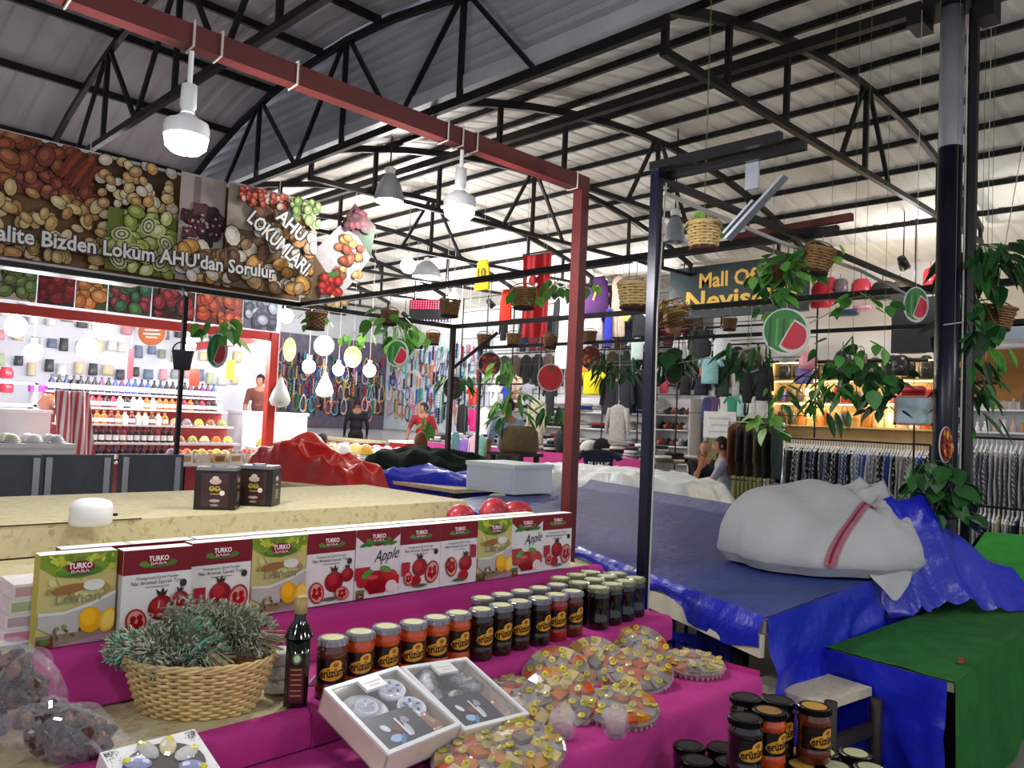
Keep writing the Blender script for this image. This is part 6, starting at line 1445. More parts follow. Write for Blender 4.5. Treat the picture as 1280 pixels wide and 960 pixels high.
for iz, z in enumerate([.85, 1.15, 1.45, 1.72]):
    for i in range(5):
        o = MB().ell((0, 0, .05), (.13, .05, .05), 10, 6).ell((.05, 0, .09), (.06, .045, .05), 8, 5).build('shoe', m_cloth, smooth=True, loc=(12.3, 7.77 + i * .14, z + .001), color=['c86a4a', '2a2a2e', 'd8d8d8', '8a4a3a', '3c4048'][(i + iz) % 5])
        tag(o, 'shoe on the narrow shelf, %s board up, %s from the right' % (nth(iz), nth(i)), 'shoe', 'shoes on the narrow shelf')
# door opening with yellowish curtain, paper sign
dr = thing('door_1', 'pale yellow green doorway between the clothing shops', 'door', (12.55, 6.95, 0)); struct(dr)
MB().bx(-.02, .05, -.55, .55, 0, 2.25).build('opening', M('dim_doorway', '9aa070', .8, noise=(2, .15)), dr)
for i in range(7): MB().tube([(-.05, -.5 + i * .075, .1), (-.05, -.5 + i * .075, 2.2)], .035, 8).build('curtain_fold', M('olive_curtain', 'a2a66a', .85), dr, True)
for s in (-1, 1): MB().bx(-.06, .04, s * .57 - .03, s * .57 + .03, 0, 2.3).build('jamb', m_wall, dr)
c = at(899, 531, X=10.6); o = MB().bx(-.27, .27, 0, .01, -.20, .20, col='d8dad6').build('paper_sign', m_paint, loc=c, rot=(0, 0, -PI / 2)); tag(o, 'white paper sign with faint writing above the seated men', 'sign')
q = Print(-.001); [q.rect(-.18 + .03 * (z_ % 2), .2, .08 - .1 * z_, .11 - .1 * z_, 'b8bab8') for z_ in range(3)]; q.build('faint_print', m_print, o)
MB().tube([(.0, .02, -.2), (0, .02, -c.z)], .012, 6).build('stand_pole', m_chrome, o)
# chrome rack beside scarves
rk = thing('garment_rack', 'chrome garment rack with dark clothes beside the seated men', 'rack', at(931, 560, X=10.0) * 1)
rk.location.z = 0
for y in (-.55, .25): MB().tube([(0, y, 0), (0, y, 1.62)], .02, 8).build('upright', m_chrome, rk, True)
MB().tube([(0, -.55, 1.6), (0, .25, 1.6)], .015, 8).build('top_bar', m_chrome, rk); MB().tube([(0, -.55, .8), (0, .25, .8)], .012, 8).build('lower_bar', m_chrome, rk)
for i in range(5): garment('coat', 0, 0, 1, 1, ['5a3a2c', '2a2622', '3a3028', '4a4238', '1e1c1c'][i], 10, nth(i) + ' dark jacket from the left on the chrome rack', hook=True) if False else None
for i in range(6):
    me, sl = GM['coat']; o = link('jacket', me, loc=(rk.location.x, rk.location.y + .18 - i * .13, 1.58), rot=(0, 0, .15), scale=(.42, .30, .72), color=['6a3c26', '2a2622', '3a3028', '54493c', '1e1c1c', '2c3a3c'][i]); tag(o, nth(i) + ' dark jacket from the left on the chrome rack', 'clothing', 'jackets on the chrome rack')
    for s in sl: link('sleeve', s, o, color=o.color[:])
# ------------------------------------------------------------------ scarf racks
def scarf_mesh(seed, L=1.0):
    r_ = random.Random(seed); n = 7; mb = MB()
    rows = []
    for i in range(9):
        z = -L * i / 8; w = .10 + .05 * min(1, i / 2); rows.append((z, w, .012 + .004 * math.sin(i * 1.3 + seed)))
    return MB().loft([((.012 * math.sin(seed + i * .8), .004 * math.sin(i * 1.7 + seed), z), w, d) for i, (z, w, d) in enumerate(rows)], 8).mesh('scarf', [MATS_S[seed % 4]], True)
MATS_S = [m_cloth, pattern_mat('checked_cloth', 'check'), pattern_mat('dotted_cloth', 'dots'), pattern_mat('marbled_cloth', 'wave')]
SM = [scarf_mesh(i) for i in range(8)]
hook_me = MB().tube([(-.10, 0, -.05), (0, 0, .01), (.10, 0, -.05)], .007, 5).tube([(0, 0, 0), (0, 0, .05), (.018, 0, .065)], .005, 4).mesh('hanger', m_white)
def scarf_rack(y0, y1, X, z, L, n, label, who, cols, zb=0.0, uprights=True):
    r = thing('scarf_rack', label, 'rack', (X, (y0 + y1) / 2, 0)); l = abs(y1 - y0) / 2
    MB().tube([(0, -l, z + .13), (0, l, z + .13)], .014, 8).build('rail', m_steel, r)
    if uprights:
        for s in (-1, 1): MB().tube([(0, s * l, 0), (0, s * l, z + .13)], .018, 8).build('upright', m_steel, r); MB().beam((-.25, s * l, .02), (.25, s * l, .02), .04).build('foot', m_steel, r)
    rs = random.Random(n)
    for i in range(n):
        y = y0 + (y1 - y0) * (i + .5) / n; cn, cc = cols(i, rs)
        o = link('scarf', SM[rs.randrange(8)], loc=(X, y, z), rot=(0, 0, rs.uniform(-.12, .12)), scale=(1, rs.uniform(.9, 1.4), L * rs.uniform(.92, 1.04)), color=cc)
        tag(o, '%s scarf, %s from the left on the %s' % (cn, nth(i), who), 'scarf', 'scarves on the ' + who); link('hanger', hook_me, o, loc=(0, 0, .035 / L), scale=(1.2, 1.3, 1.6 / L))
def c1(i, rs):
    if i < 12: return ('black', rs.choice(['17181b', '232428', '3a3c40'])) if rs.random() < .75 else ('grey', 'a5a8ac')
    if i < 28: return [('black', '16171a'), ('brown black', '211c1b'), ('steel blue', '5a7094'), ('grey', '8c8f94'), ('dark navy', '1b2236')][rs.randrange(5)]
    return [('white', 'd4d6d8'), ('royal blue', '2c50b4'), ('black', '17181b'), ('pale blue', '7c9cd0'), ('navy', '1c2c64'), ('grey', '9a9da2'), ('cream', 'c8c2b4')][rs.randrange(7)]
def c2(i, rs):
    return [('grey', '8c8f94'), ('white', 'd2d4d4'), ('black', '1b1c1f'), ('taupe', 'a89a88'), ('charcoal', '3c3e42'), ('teal', '3f9c90'), ('silver', 'bcbec2'), ('royal blue', '3c64c8')][rs.choice([0, 1, 2, 2, 3, 4, 0, 1, 6, 5 if i in (4, 5, 6) else 6, 7 if i > 17 else 1])]
def c3(i, rs): return [('black', '1a1b1e'), ('white', 'd0d2d0'), ('cream', 'c2b89c'), ('grey', '84878c'), ('navy', '232c50'), ('mustard', 'a8923c')][rs.randrange(6)]
zr = at(1060, 552, X=11.0).z
scarf_rack(at(968, 545, X=11).y, at(1163, 553, X=11).y, 11.0, zr - .12, .94, 58, 'long rack of hanging scarves left of the column', 'long scarf rack', c1)
scarf_rack(at(1196, 550, X=10.6).y, 1.2, 10.6, 1.40, .84, 34, 'rack of pale scarves right of the column', 'right scarf rack', c2)
scarf_rack(at(1196, 640, X=10.45).y, 1.2, 10.45, .60, .46, 36, 'low rack of short scarves at the right edge', 'low right scarf rack', c3)
# ------------------------------------------------------------------ bag shop
m_bwood = M('lit_pale_wood', 'd9bd86', .6, noise=(4, .12))
yb0, yb1 = at(1172, 480, X=12.2).y, at(968, 480, X=12.2).y
bs = shelf_unit(12.3, yb0, yb1, [1.62, 1.98, 2.34], 'lit pale wood shelves of handbags above the scarf rack', m_bwood, .4, 'bag_shelf')
for i, z in enumerate((1.955, 2.315, 2.62)):
    MB().bx(-.19, -.16, -(yb1 - yb0) / 2 + .05, (yb1 - yb0) / 2 - .05, z - .012, z - .002).build('light_strip', M('warm_strip', 'ffe0a0', .4, emit='ffd890', estr=9), bs)
    for f in (.25, .75): add_light((12.05, yb0 + (yb1 - yb0) * f, z - .06), 7, .05, (1, .85, .6))
def bag_mesh(kind):
    if kind == 'tote': a = MB().loft([((0, 0, 0), .5, .22), ((0, 0, .1), .52, .25), ((0, 0, .8), .46, .18), ((0, 0, 1), .42, .10)], 10); h = MB().tube([(.28 * math.cos(t), 0, .98 + .42 * math.sin(t)) for t in [PI * j / 8 for j in range(9)]], .03, 5)
    elif kind == 'pack': a = MB().loft([((0, 0, 0), .42, .26), ((0, 0, .1), .48, .32), ((0, 0, .7), .46, .30), ((0, 0, .92), .36, .22), ((0, 0, 1), .2, .1)], 12); h = MB().ell((0, -.28, .3), (.34, .10, .22), 10, 6)
    else: a = MB().slab([(-.5, 0), (.5, 0), (.5, .7), (.4, .78), (-.4, .78), (-.5, .7)], -.18, .18); h = MB().slab([(-.5, .32), (.5, .32), (.5, .8), (-.5, .8)], -.2, -.18)
    return a.mesh('bag_body', m_plas, True), h.mesh('handle' if kind == 'tote' else ('front_pocket' if kind == 'pack' else 'flap'), m_plas, True), {'tote': 'handle', 'pack': 'front_pocket', 'clutch': 'flap'}[kind]
BG = {k_: bag_mesh(k_) for k_ in ('tote', 'pack', 'clutch')}
def bag(kind, p, w, h, col, label, group, hcol=None, rz=-PI / 2):
    b, hm, hn = BG[kind]; o = link({'tote': 'handbag', 'pack': 'backpack', 'clutch': 'clutch_bag'}[kind], b, loc=p, rot=(0, 0, rz), scale=(w, min(w, .3) * .9, h), color=col); tag(o, label, 'bag', group)
    link(hn, hm, o, color=hcol or col); return o
rows = [(1.62, ['4a4038', '4c4238', 'a8642c', 'd8b078', 'b0702c', 'd9a860', '5c5048', 'c89a58', 'b4702a', 'd8b890', 'e0c890', 'c8b4a8', 'd8d0c8', 'c86a30'], ['dark brown', 'dark brown', 'tan', 'sand', 'tan', 'sand', 'grey brown', 'camel', 'tan', 'beige', 'cream', 'pale pink', 'white', 'orange']),
        (1.98, ['6a58a8', '5a5048', '4a3c38', 'c8a090', 'd8cfc0', '2c3c40', 'a02420', 'b43028', '3c4438', 'a8b4c8', 'd84838', 'd8b090', 'c85070', '4a4840', 'd0b890', 'a01820'], ['violet', 'brown', 'dark brown', 'dusty pink', 'cream', 'dark teal', 'red', 'red', 'olive', 'pale blue', 'coral', 'peach', 'pink', 'charcoal', 'beige', 'crimson']),
        (2.34, ['1c2024', '2a2c30', '16181a', '6a5a4c', '181a1c', '2c3034', '4a4440', '141618', '1a1c20', '222428'], ['black', 'dark grey', 'jet black', 'brown', 'black', 'slate', 'taupe', 'black', 'black', 'charcoal'])]
for iz, (z, cs, ns) in enumerate(rows):
    n = len(cs); w = (yb1 - yb0 - .1) / n
    for i, (c_, nm) in enumerate(zip(cs, ns)):
        kd = ['tote', 'clutch', 'tote', 'pack'][(i * 7 + iz) % 4] if iz < 2 else 'pack'
        bag(kd, (12.2, yb1 - .06 - w * (i + .5), z + .001), w * .9, (.24 if iz < 2 else .34) * (.9 + .2 * ((i * 37) % 5) / 5), c_, '%s bag, %s from the left on the %s shelf of the bag shop' % (nm, nth(i), ['lower', 'middle', 'top'][iz]), 'bags on the shelves')
for px, py, w, h, c_, kd, lb in ((1026, 385, 24, 34, 'b8283c', 'pack', 'red backpack hanging left under the roof edge'), (1038, 378, 14, 32, 'c83a44', 'pack', 'second red backpack hanging under the roof edge'), (1050, 366, 18, 18, '6a5a64', 'pack', 'patterned grey backpack between the red ones'), (1076, 372, 22, 24, 'b03040', 'pack', 'red backpack hanging before the dark duffel bags'), (1103, 375, 26, 24, '22201e', 'pack', 'black backpack right of the red backpacks'), (1124, 375, 22, 24, '3c3a34', 'pack', 'dark grey backpack left of the sideways watermelon'), (1163, 356, 16, 22, 'c0303c', 'pack', 'red backpack hanging beside the column'),
                               (1005, 480, 20, 22, '7860b0', 'tote', 'violet bag hanging at the left of the shelves'), (1010, 462, 22, 22, 'd890a0', 'pack', 'pink patterned bag hanging by white straps'), (1053, 470, 20, 32, '22282c', 'pack', 'black backpack hanging in the middle of the bag shop'), (1075, 466, 16, 24, '5a5048', 'tote', 'brown handbag hanging beside the black backpack'), (1108, 482, 12, 30, '18181a', 'tote', 'black shoulder bag hanging on white straps'), (1142, 497, 22, 18, 'a01c24', 'clutch', 'crimson clutch hanging above the mirror'), (1078, 390, 18, 10, 'c890a0', 'clutch', 'pink clutch below the backpacks'), (1125, 470, 20, 26, '1c1a1c', 'pack', 'black bag under the dark awning'), (1060, 395, 20, 10, '2c3c60', 'clutch', 'blue clutch on the black beam'), (1140, 442, 28, 20, '7a2028', 'tote', 'dark red bag under the dark awning')):
    c = at(px, py, X=11.6); k_ = (c.x + c.y) / 1.4142 / FPX
    o = bag(kd, c, w * k_ * 1.2, h * k_, c_, lb, 'bags hung in the bag shop')
    MB().tube([(0, 0, .95), (0, .0, 1.35)], .02, 4).build('strap', m_plas, o, color=c_)
for nm, (x0, y0, x1, y1), X, lb in (('hanging_rail', (1010, 376, 1170, 366), 11.6, 'dark rail holding the backpacks under the roof edge'), ('hanging_rail', (1000, 455, 1160, 448), 11.62, 'dark rail holding bags over the shelves')): rail(x0, y0, x1, y1, X, lb, .03)
a, b = at(1115, 374, X=10.9), at(1170, 440, X=10.9)
o = MB().bx(0, .04, b.y, a.y, b.z, a.z).build('dark_screen', M('dark_screen_panel', '2a2a2e', .5, noise=(3, .1)), loc=(10.9, 0, 0)); tag(o, 'large dark panel hanging behind the sideways watermelon sign', 'panel')
MB().tube([(0.02, (a.y + b.y) / 2, a.z), (0.02, (a.y + b.y) / 2, roof_z(10.9, 3))], .01, 4).build('hanging_wire', m_steel, o)
c = at(1142, 513, X=10.7); mr = thing('mirror', 'rectangular mirror in a pale wooden frame above the scarf rack', 'mirror', c, -PI / 2)
MB().bx(-.21, .21, 0, .02, -.16, .16).build('glass', M('mirror_glass', 'b9c8cf', .08, .6), mr)
mb = MB()
for s in (-1, 1): mb.bx(s * .225 - .015, s * .225 + .015, -.012, .025, -.19, .19); mb.bx(-.24, .24, -.012, .025, s * .175 - .015, s * .175 + .015)
mb.build('frame', M('pink_wood', 'b98a70', .5), mr); MB().tube([(0, .03, -.19), (0, .05, -c.z + .02)], .012, 6).build('stand', m_steel, mr)
# right edge: beige wall, board and glassware
o = MB().bx(12.3, 12.45, -.5, 3.35, 3.05, 4.1).build('wall_right', M('beige_plaster', 'b8ad98', .8, noise=(1.5, .08))); struct(o, 'beige upper wall at the right edge', 'wall')
o = MB().bx(12.25, 12.3, -.5, 3.35, 2.05, 2.75).build('wood_board', M('orange_wood', 'b07a3c', .6, noise=(3, .25))); tag(o, 'orange brown wooden board on the wall at the right edge', 'board')
o = MB().bx(11.4, 12.3, -.5, 3.35, 2.95, 3.0).bx(11.4, 11.45, -.5, 3.35, 2.78, 3.0).build('awning', M('grey_awning', '77808c', .5)); tag(o, 'grey blue awning over the board at the right edge', 'awning')
shelf_unit(12.1, -.5, 3.3, [1.62, 1.92], 'white shelves of glassware right of the column', m_white, .4)
rg = random.Random(8)
for iz, z in enumerate((1.62, 1.92)):
    for i in range(26):
        h = rg.uniform(.10, .24); r0 = rg.uniform(.03, .05); nm, cc = rg.choice([('clear', 'd4d8dc'), ('white', 'e4e4e4'), ('amber', 'b88a5c'), ('pale pink', 'c8a8a4'), ('dark', '6a5c58')])
        o = link('glass_vase', VM, loc=(12.0, 3.15 - i * .105, z + .001), scale=(r0, r0, h), color=cc) if iz or i else None
        if o is None:
            VM = MB().lathe([(.001, 0), (.8, 0), (1, .25), (.6, .6), (.45, .8), (.7, 1), (.6, 1), (.35, .8), (.001, .1)], 12).mesh('glass_vase', m_plas, True); o = link('glass_vase', VM, loc=(12.0, 3.15, z + .001), scale=(r0, r0, h), color=cc)
        tag(o, '%s vase, %s from the left on the %s glassware shelf' % (nm, nth(i), ['lower', 'upper'][iz]), 'vase', 'vases on the glassware shelves')
# ------------------------------------------------------------------ jewellery walls
rj = random.Random(21)
neck = MB().tube([(.5 * math.sin(t) * (1 - .35 * math.cos(t)), 0, -.5 + .5 * math.cos(t)) for t in [2 * PI * i / 18 for i in range(18)]], .07, 5, True).mesh('necklace', m_plas, True)
strand = MB().lathe([(.001, 0)] + [((.4 if i % 2 else 1.0), -i / 14) for i in range(1, 14)] + [(.001, -1)], 6).mesh('bead_strand', m_plas)
JC = [('silver', 'b8bcc4'), ('white', 'e0e0e4'), ('blue', '3a58b0'), ('navy', '22305c'), ('orange', 'd07a34'), ('gold', 'c8a050'), ('red', 'b83038'), ('green', '4a8a5c'), ('pink', 'd88ca0'), ('brown', '6a4a38'), ('turquoise', '4aa8b8'), ('black', '26262c')]
def jewel_wall(n_x, rows, place, who, group, rotz):
    for iz, (z, hh) in enumerate(rows):
        for i in range(n_x):
            nm, cc = rj.choice(JC); f = (i + .5 + rj.uniform(-.2, .2)) / n_x; kd = rj.random() < .45
            o = link('necklace' if kd else 'bead_strand', neck if kd else strand, loc=place(f, z), rot=(0, 0, rotz), scale=(.17, .14, hh * rj.uniform(.8, 1.2)) if kd else (.036, .036, hh * rj.uniform(.8, 1.25)), color=cc)
            tag(o, '%s %s, %s from the left in the %s row on the %s' % (nm, 'necklace' if kd else 'bead strand', nth(i), nth(iz), who), 'jewellery', group)
jewel_wall(40, [(2.95, .36), (2.6, .36), (2.25, .40), (1.85, .40)], lambda f, z: (8.9 + f * 3.65, 17.49 - rj.uniform(0, .03), z + rj.uniform(-.12, .12)), 'left jewellery wall', 'strands on the left jewellery wall', 0)
jewel_wall(32, [(3.25, .34), (2.92, .34), (2.58, .36), (2.22, .38), (1.85, .40)], lambda f, z: (12.62 - rj.uniform(0, .03), 17.3 - f * 3.7, z + rj.uniform(-.12, .12)), 'right jewellery wall', 'strands on the right jewellery wall', -PI / 2)
# display pegs panel and counters
o = MB().bx(8.7, 12.65, 17.52, 17.59, 1.1, 3.4).build('peg_board', M('lilac_panel', '5c5668', .7, noise=(6, .2))); tag(o, 'pale display panel behind the left jewellery strands', 'panel')
o = MB().bx(12.64, 12.69, 13.4, 17.5, 1.1, 3.6).build('peg_board', M('pale_blue_panel', 'c2ccd8', .7, noise=(6, .15))); tag(o, 'pale blue display panel behind the right jewellery strands', 'panel')
m_redc = M('red_counter_cloth', 'b01c1e', .7, noise=(4, .1))
def counter(x0, x1, y0, y1, z, label, mat, top=m_osb):
    r = thing('counter', label, 'counter', ((x0 + x1) / 2, (y0 + y1) / 2, 0)); a, b = (x1 - x0) / 2, (y1 - y0) / 2
    MB().bx(-a, a, -b, b, 0, z - .05).build('cloth_skirt', mat, r); MB().bx(-a - .02, a + .02, -b - .02, b + .02, z - .05, z).build('counter_top', top, r); return r
counter(8.9, 9.6, 13.2, 16.6, .95, 'red clothed jewellery counter behind the man in red', m_redc); counter(9.6, 11.6, 12.5, 13.05, .98, 'red clothed counter right of the man in red', m_redc, m_white)
counter(7.2, 8.3, 10.2, 12.6, .82, 'delight counter with white trays in front of the jewellery shop', m_white, m_white)
counter(6.2, 7.0, 9.6, 12.4, .86, 'sweet counter behind the seated man in black', m_redc, m_white)
heapm = MB().lathe([(.001, 0), (1, 0), (.95, .25), (.6, .8), (.25, 1), (.001, 1.02)], 14).mesh('heap', m_plas, True)
traym = MB().lathe([(.001, 0), (1.05, 0), (1.12, .2), (1.05, .2), (1.0, .05), (.001, .05)], 14).mesh('dish', m_chrome, True)
def dish(x, y, z, r, h, col, label, group):
    t = thing('heaped_dish', label, 'dish', (x, y, z), 0, group); link('dish', traym, t, scale=(r, r, .12)); link('heap', heapm, t, loc=(0, 0, .01), scale=(r, r, h), color=col)
pal = [('white', 'e4e0da'), ('cream', 'e0d2a8'), ('golden', 'd8a83c'), ('pale yellow', 'e0cf7a'), ('white', 'e8e6e2'), ('brown', '7a4a2c')]
for iy in range(9):
    for ix in range(2):
        nm, cc = pal[(iy + ix * 2) % 6]; dish(6.4 + ix * .38, 9.8 + iy * .3, .861, .13, .16, cc, '%s heap of sweets, %s row from the red tarpaulin, %s dish' % (nm, nth(iy), ['near', 'far'][ix]), 'dishes on the sweet counter')
for iy in range(7):
    for ix in range(3):
        nm, cc = [('white', 'e2e0de'), ('red', 'a82c38'), ('silver white', 'd0d2d4'), ('rose', 'c8808a')][(iy * 2 + ix) % 4]; dish(7.4 + ix * .34, 10.4 + iy * .32, .821, .13, .12, cc, '%s heap of delight, %s row, %s dish on the white counter' % (nm, nth(iy), nth(ix)), 'dishes on the delight counter')
# ------------------------------------------------------------------ spice shop: stepped bottle display, heaps, hanging bulbs
bot = MB().lathe([(.001, 0), (.40, 0), (.42, .05), (.42, .60), (.22, .74), (.16, .80), (.16, .94)], 10)
botm = bot.mesh('bottle_glass', m_plas, True); capm = MB().lathe([(.18, .92), (.18, 1), (.001, 1)], 8).mesh('cap', m_plas); labm = MB().lathe([(.43, .14), (.43, .46)], 10).mesh('label', m_wall, True)
ds_ = thing('display_shelf', 'stepped white display shelf of bottles and jars in the spice shop', 'shelf', (0, 0, 0))
steps = [(.66, 11.9), (.92, 12.15), (1.18, 12.4), (1.42, 12.65), (1.64, 12.9)]
xs0, xs1 = 3.3, 5.9
for z, y in steps: MB().bx(xs0, xs1, y - .12, y + .13, z - .03, z).build('step_board', m_white, ds_); MB().bx(xs0, xs1, y + .11, y + .13, 0, z - .03).build('riser', M('pinkish_red_board', 'c85a62', .6), ds_)
BC = [[('navy', '1a2040'), ('black', '141418')], [('black', '18161a'), ('black', '201a1e'), ('dark red', '6a1424')], [('white', 'd8d4d0'), ('brown', '6a4028'), ('amber', 'b06a24'), ('dark red', '7a1c2c')], [('orange', 'c86a20'), ('orange', 'c86a20'), ('crimson', '8c1c34'), ('black', '201c20'), ('white', 'd8d8d8')], [('navy', '1c2450'), ('black', '141418'), ('black', '1a181c'), ('purple', '5a2058'), ('blue', '2c48a8')]]
for iz, (z, y) in enumerate(steps):
    for i in range(26):
        nm, cc = BC[iz][(i // 3 + (i % 2)) % len(BC[iz])] if iz > 1 else random.Random(i + iz * 40).choice(BC[iz])
        h, w = (.235, .13) if iz in (0, 1, 4) else (.19, .165)
        if iz in (0, 1, 2) and i > 15: continue
        o = link('bottle', botm, loc=(xs0 + .06 + i * .0975, y, z + .001), scale=(w * .8, w * .8, h), color=cc); tag(o, '%s bottle, %s from the left on the %s step of the spice shop display' % (nm, nth(i), nth(iz)), 'bottle', 'bottles on the stepped display')
        link('cap', capm, o, color='222226' if iz != 2 else 'c8a050'); link('label', labm, o)
hp = [('orange', 'd8681c'), ('golden', 'd8b43c'), ('yellow', 'd8cc5c'), ('brown', '8c5a34'), ('rust', 'b8481c'), ('olive', '9aa050'), ('tan', 'c89a68'), ('cream', 'dccfa0'), ('violet grey', '8a7a8c')]
for iz, (z, y) in enumerate(steps[:3]):
    for i in range(5):
        nm, cc = hp[(i * 2 + iz * 3) % 9]; dish(4.98 + i * .19, y, z + .002, .085, .10, cc, '%s spice heap, %s from the left on the %s step' % (nm, nth(i), nth(iz)), 'spice heaps on the stepped display')
support('stall_table', 'low spice table in front of the stepped display', 4.35, 6.0, 10.55, 11.45, .72, m_white)
for iy in range(3):
    for i in range(7):
        nm, cc = hp[(i + iy * 4) % 9]; dish(4.5 + i * .22, 10.7 + iy * .28, .721, .10, .15, cc, '%s spice heap on the low table, %s from the left, %s row' % (nm, nth(i), nth(iy)), 'spice heaps on the low table')
for i in range(7):
    o = MB().bx(-.10, .10, -.08, .08, 0, .16, col=['e4e2de', 'd8d0c4', 'c9b48c'][i % 3]).bx(-.07, .07, -.082, -.08, .03, .12, col=['b8905c', 'e0d8c8', '8a5a38'][i % 3]).build('sweet_carton', m_paint, loc=(6.15 + .0 * i, 10.6 + i * .2, .0), rot=(0, 0, .1)); o.location = (4.42 + i * .235, 10.50, .721 - .0); o.location.y = 10.585 - .0; o.scale = (1, .35, .8); tag(o, nth(i) + ' small pale carton from the left along the front of the low spice table', 'carton', 'cartons on the low spice table')
for iz in range(3):
    for i in range(22):
        rq = random.Random(i * 7 + iz * 101); nm, cc = rq.choice([('grey green', '8c9a88'), ('white', 'd8dad8'), ('pale green', 'b4c4a0'), ('grey', '9aa0a8'), ('pink', 'd89aa4'), ('slate blue', '6a7c94'), ('cream', 'd8cca8'), ('dark', '4a4c50')])
        o = link('spice_packet', PKM, loc=(2.2 + i * .24 + rq.uniform(-.04, .04), 15.16 - rq.uniform(0, .02), 2.95 - iz * .42 + rq.uniform(-.08, .08)), scale=(.065 + .035 * rq.random(), .05, .10 + .07 * rq.random()), color=cc) if (i or iz) else None
        if o is None:
            PKM = MB().loft([((0, 0, -1), .9, .3), ((0, 0, -.9), 1, 1), ((0, 0, -.4), 1, 1.1), ((0, 0, .1), .9, .8), ((0, 0, .45), .9, .1)], 10).mesh('spice_packet', m_plas, True); o = link('spice_packet', PKM, loc=(2.2, 15.07, 2.95), scale=(.1, .05, .18), color=cc)
        tag(o, '%s packet, %s from the left in the %s row on the spice shop wall' % (nm, nth(i), nth(iz)), 'packet', 'packets on the spice shop wall')
# striped cloth, white side shelves, heaps at far left
m_stripe = bpy.data.materials.new('red_white_stripes'); m_stripe.use_nodes = True
nt = m_stripe.node_tree; wv = nt.nodes.new('ShaderNodeTexWave'); wv.inputs['Scale'].default_value = 5.0; tcn = nt.nodes.new('ShaderNodeTexCoord'); crp = nt.nodes.new('ShaderNodeValToRGB'); crp.color_ramp.interpolation = 'CONSTANT'
crp.color_ramp.elements[0].color = hx('c84a58'); crp.color_ramp.elements[1].color = hx('e8e2e2'); crp.color_ramp.elements[1].position = .5
nt.links.new(tcn.outputs['Object'], wv.inputs['Vector']); nt.links.new(wv.outputs['Fac'], crp.inputs[0]); nt.links.new(crp.outputs[0], nt.nodes['Principled BSDF'].inputs['Base Color'])
c = at(88, 528, Y=11.6)
o = MB().grid(lambda u, v: (-.22 + .44 * u + .12 * v, .05 * math.sin(u * 15 + v), .42 - .95 * v), 24, 12).build('striped_cloth', m_stripe, smooth=True, loc=c); tag(o, 'red and white striped cloth hanging at the left end of the bottle display', 'cloth')
for i, (x0, x1, y, z, lb) in enumerate([(2.1, 3.15, 10.9, .95, 'white counter with plates at the left edge of the spice shop'), (2.3, 3.2, 12.2, 1.35, 'tall white cabinet behind the left edge counter')]):
    counter(x0, x1, y, y + .7, z, lb, m_white, m_white)
for i in range(8):
    nm, cc = [('white', 'e6e4e0'), ('pale green', 'ccd0b0'), ('white', 'e2e2e6'), ('grey', 'b8b8b8')][i % 4]; dish(2.25 + (i % 4) * .24, 11.05 + (i // 4) * .3, .951, .11, .10, cc, '%s heaped plate on the white left counter, %s one' % (nm, nth(i)), 'plates on the left counter')
for i, (px, py, w, h, cc, lb) in enumerate([(8, 466, 16, 14, 'a82c3c', 'upper crimson jar on the white shelf at the left edge'), (8, 484, 16, 14, 'b03040', 'lower crimson jar on the white shelf at the left edge'), (48, 486, 20, 8, '9a3ca8', 'purple box on the white shelf at the left'), (44, 508, 20, 14, '8a5a48', 'brown vase on the white cabinet'), (92, 485, 14, 20, '22242c', 'black box on top of the bottle display')]):
    c = at(px, py, Y=13.05); k_ = (c.x + c.y) / 1.4142 / FPX
    if i < 2: o = MB().lathe([(.001, 0), (.4, 0), (.5, .15), (.5, .7), (.35, .85), (.38, 1), (.001, 1)], 14).build('tall_jar', m_plas, smooth=True, loc=(c.x, c.y, c.z - h * k_ / 2), scale=(w * k_, w * k_, h * k_), color=cc)
    elif i == 3: o = MB().lathe([(.001, 0), (.3, 0), (.5, .4), (.25, .8), (.35, 1), (.001, 1)], 14).build('vase', m_plas, smooth=True, loc=(c.x, 12.5, 1.351), scale=(w * k_, w * k_, h * k_ * 1.4), color=cc)
    else: o = MB().bx(-.5, .5, -.4, .4, 0, .8).bx(-.52, .52, -.42, .42, .75, 1).build('gift_carton', m_plas, loc=(c.x, c.y, c.z - h * k_ / 2), scale=(w * k_, .2, h * k_), color=cc)
    tag(o, lb, 'jar' if i < 2 else ('vase' if i == 3 else 'box'))
o = MB().bx(.3, 3.2, 12.95, 13.25, 1.38, 1.42).bx(.3, 3.2, 12.95, 13.25, 1.70, 1.73).bx(.3, .34, 12.95, 13.25, 0, 1.73).bx(3.16, 3.2, 12.95, 13.25, 0, 1.73).build('wall_shelf', m_white); tag(o, 'white shelf with crimson jars at the left edge', 'shelf')
# white counter with vendor, hanging clear bags
counter(6.35, 7.6, 12.9, 13.5, 1.45, 'tall white counter right of the red pillar with a vendor behind it', m_white, m_white)
BL_ = [(42, 440, 5.0, .10, 'far left hanging bulb'), (110, 436, 5.0, .13, 'large hanging bulb left of the orange round sign'), (236, 432, 6.0, .09, 'hanging bulb beside the grey pot'), (324, 441, 7.0, .09, 'hanging bulb left of the red pillar'), (232, 410, 6.0, .06, 'small bulb high by the thin post'), (262, 412, 6.2, .07, 'small bulb left of the far left watermelon sign'),
       (386, 458, 8.0, .10, 'first hanging bulb right of the red pillar'), (423, 462, 8.2, .09, 'second hanging bulb right of the red pillar'), (462, 463, 8.6, .10, 'third hanging bulb right of the red pillar'), (20, 408, 4.4, .12, 'upper bulb at the far left edge'), (130, 412, 4.9, .12, 'upper bulb under the red beam'), (358, 395, 7.4, .10, 'bright bulb beside the red pillar top')]
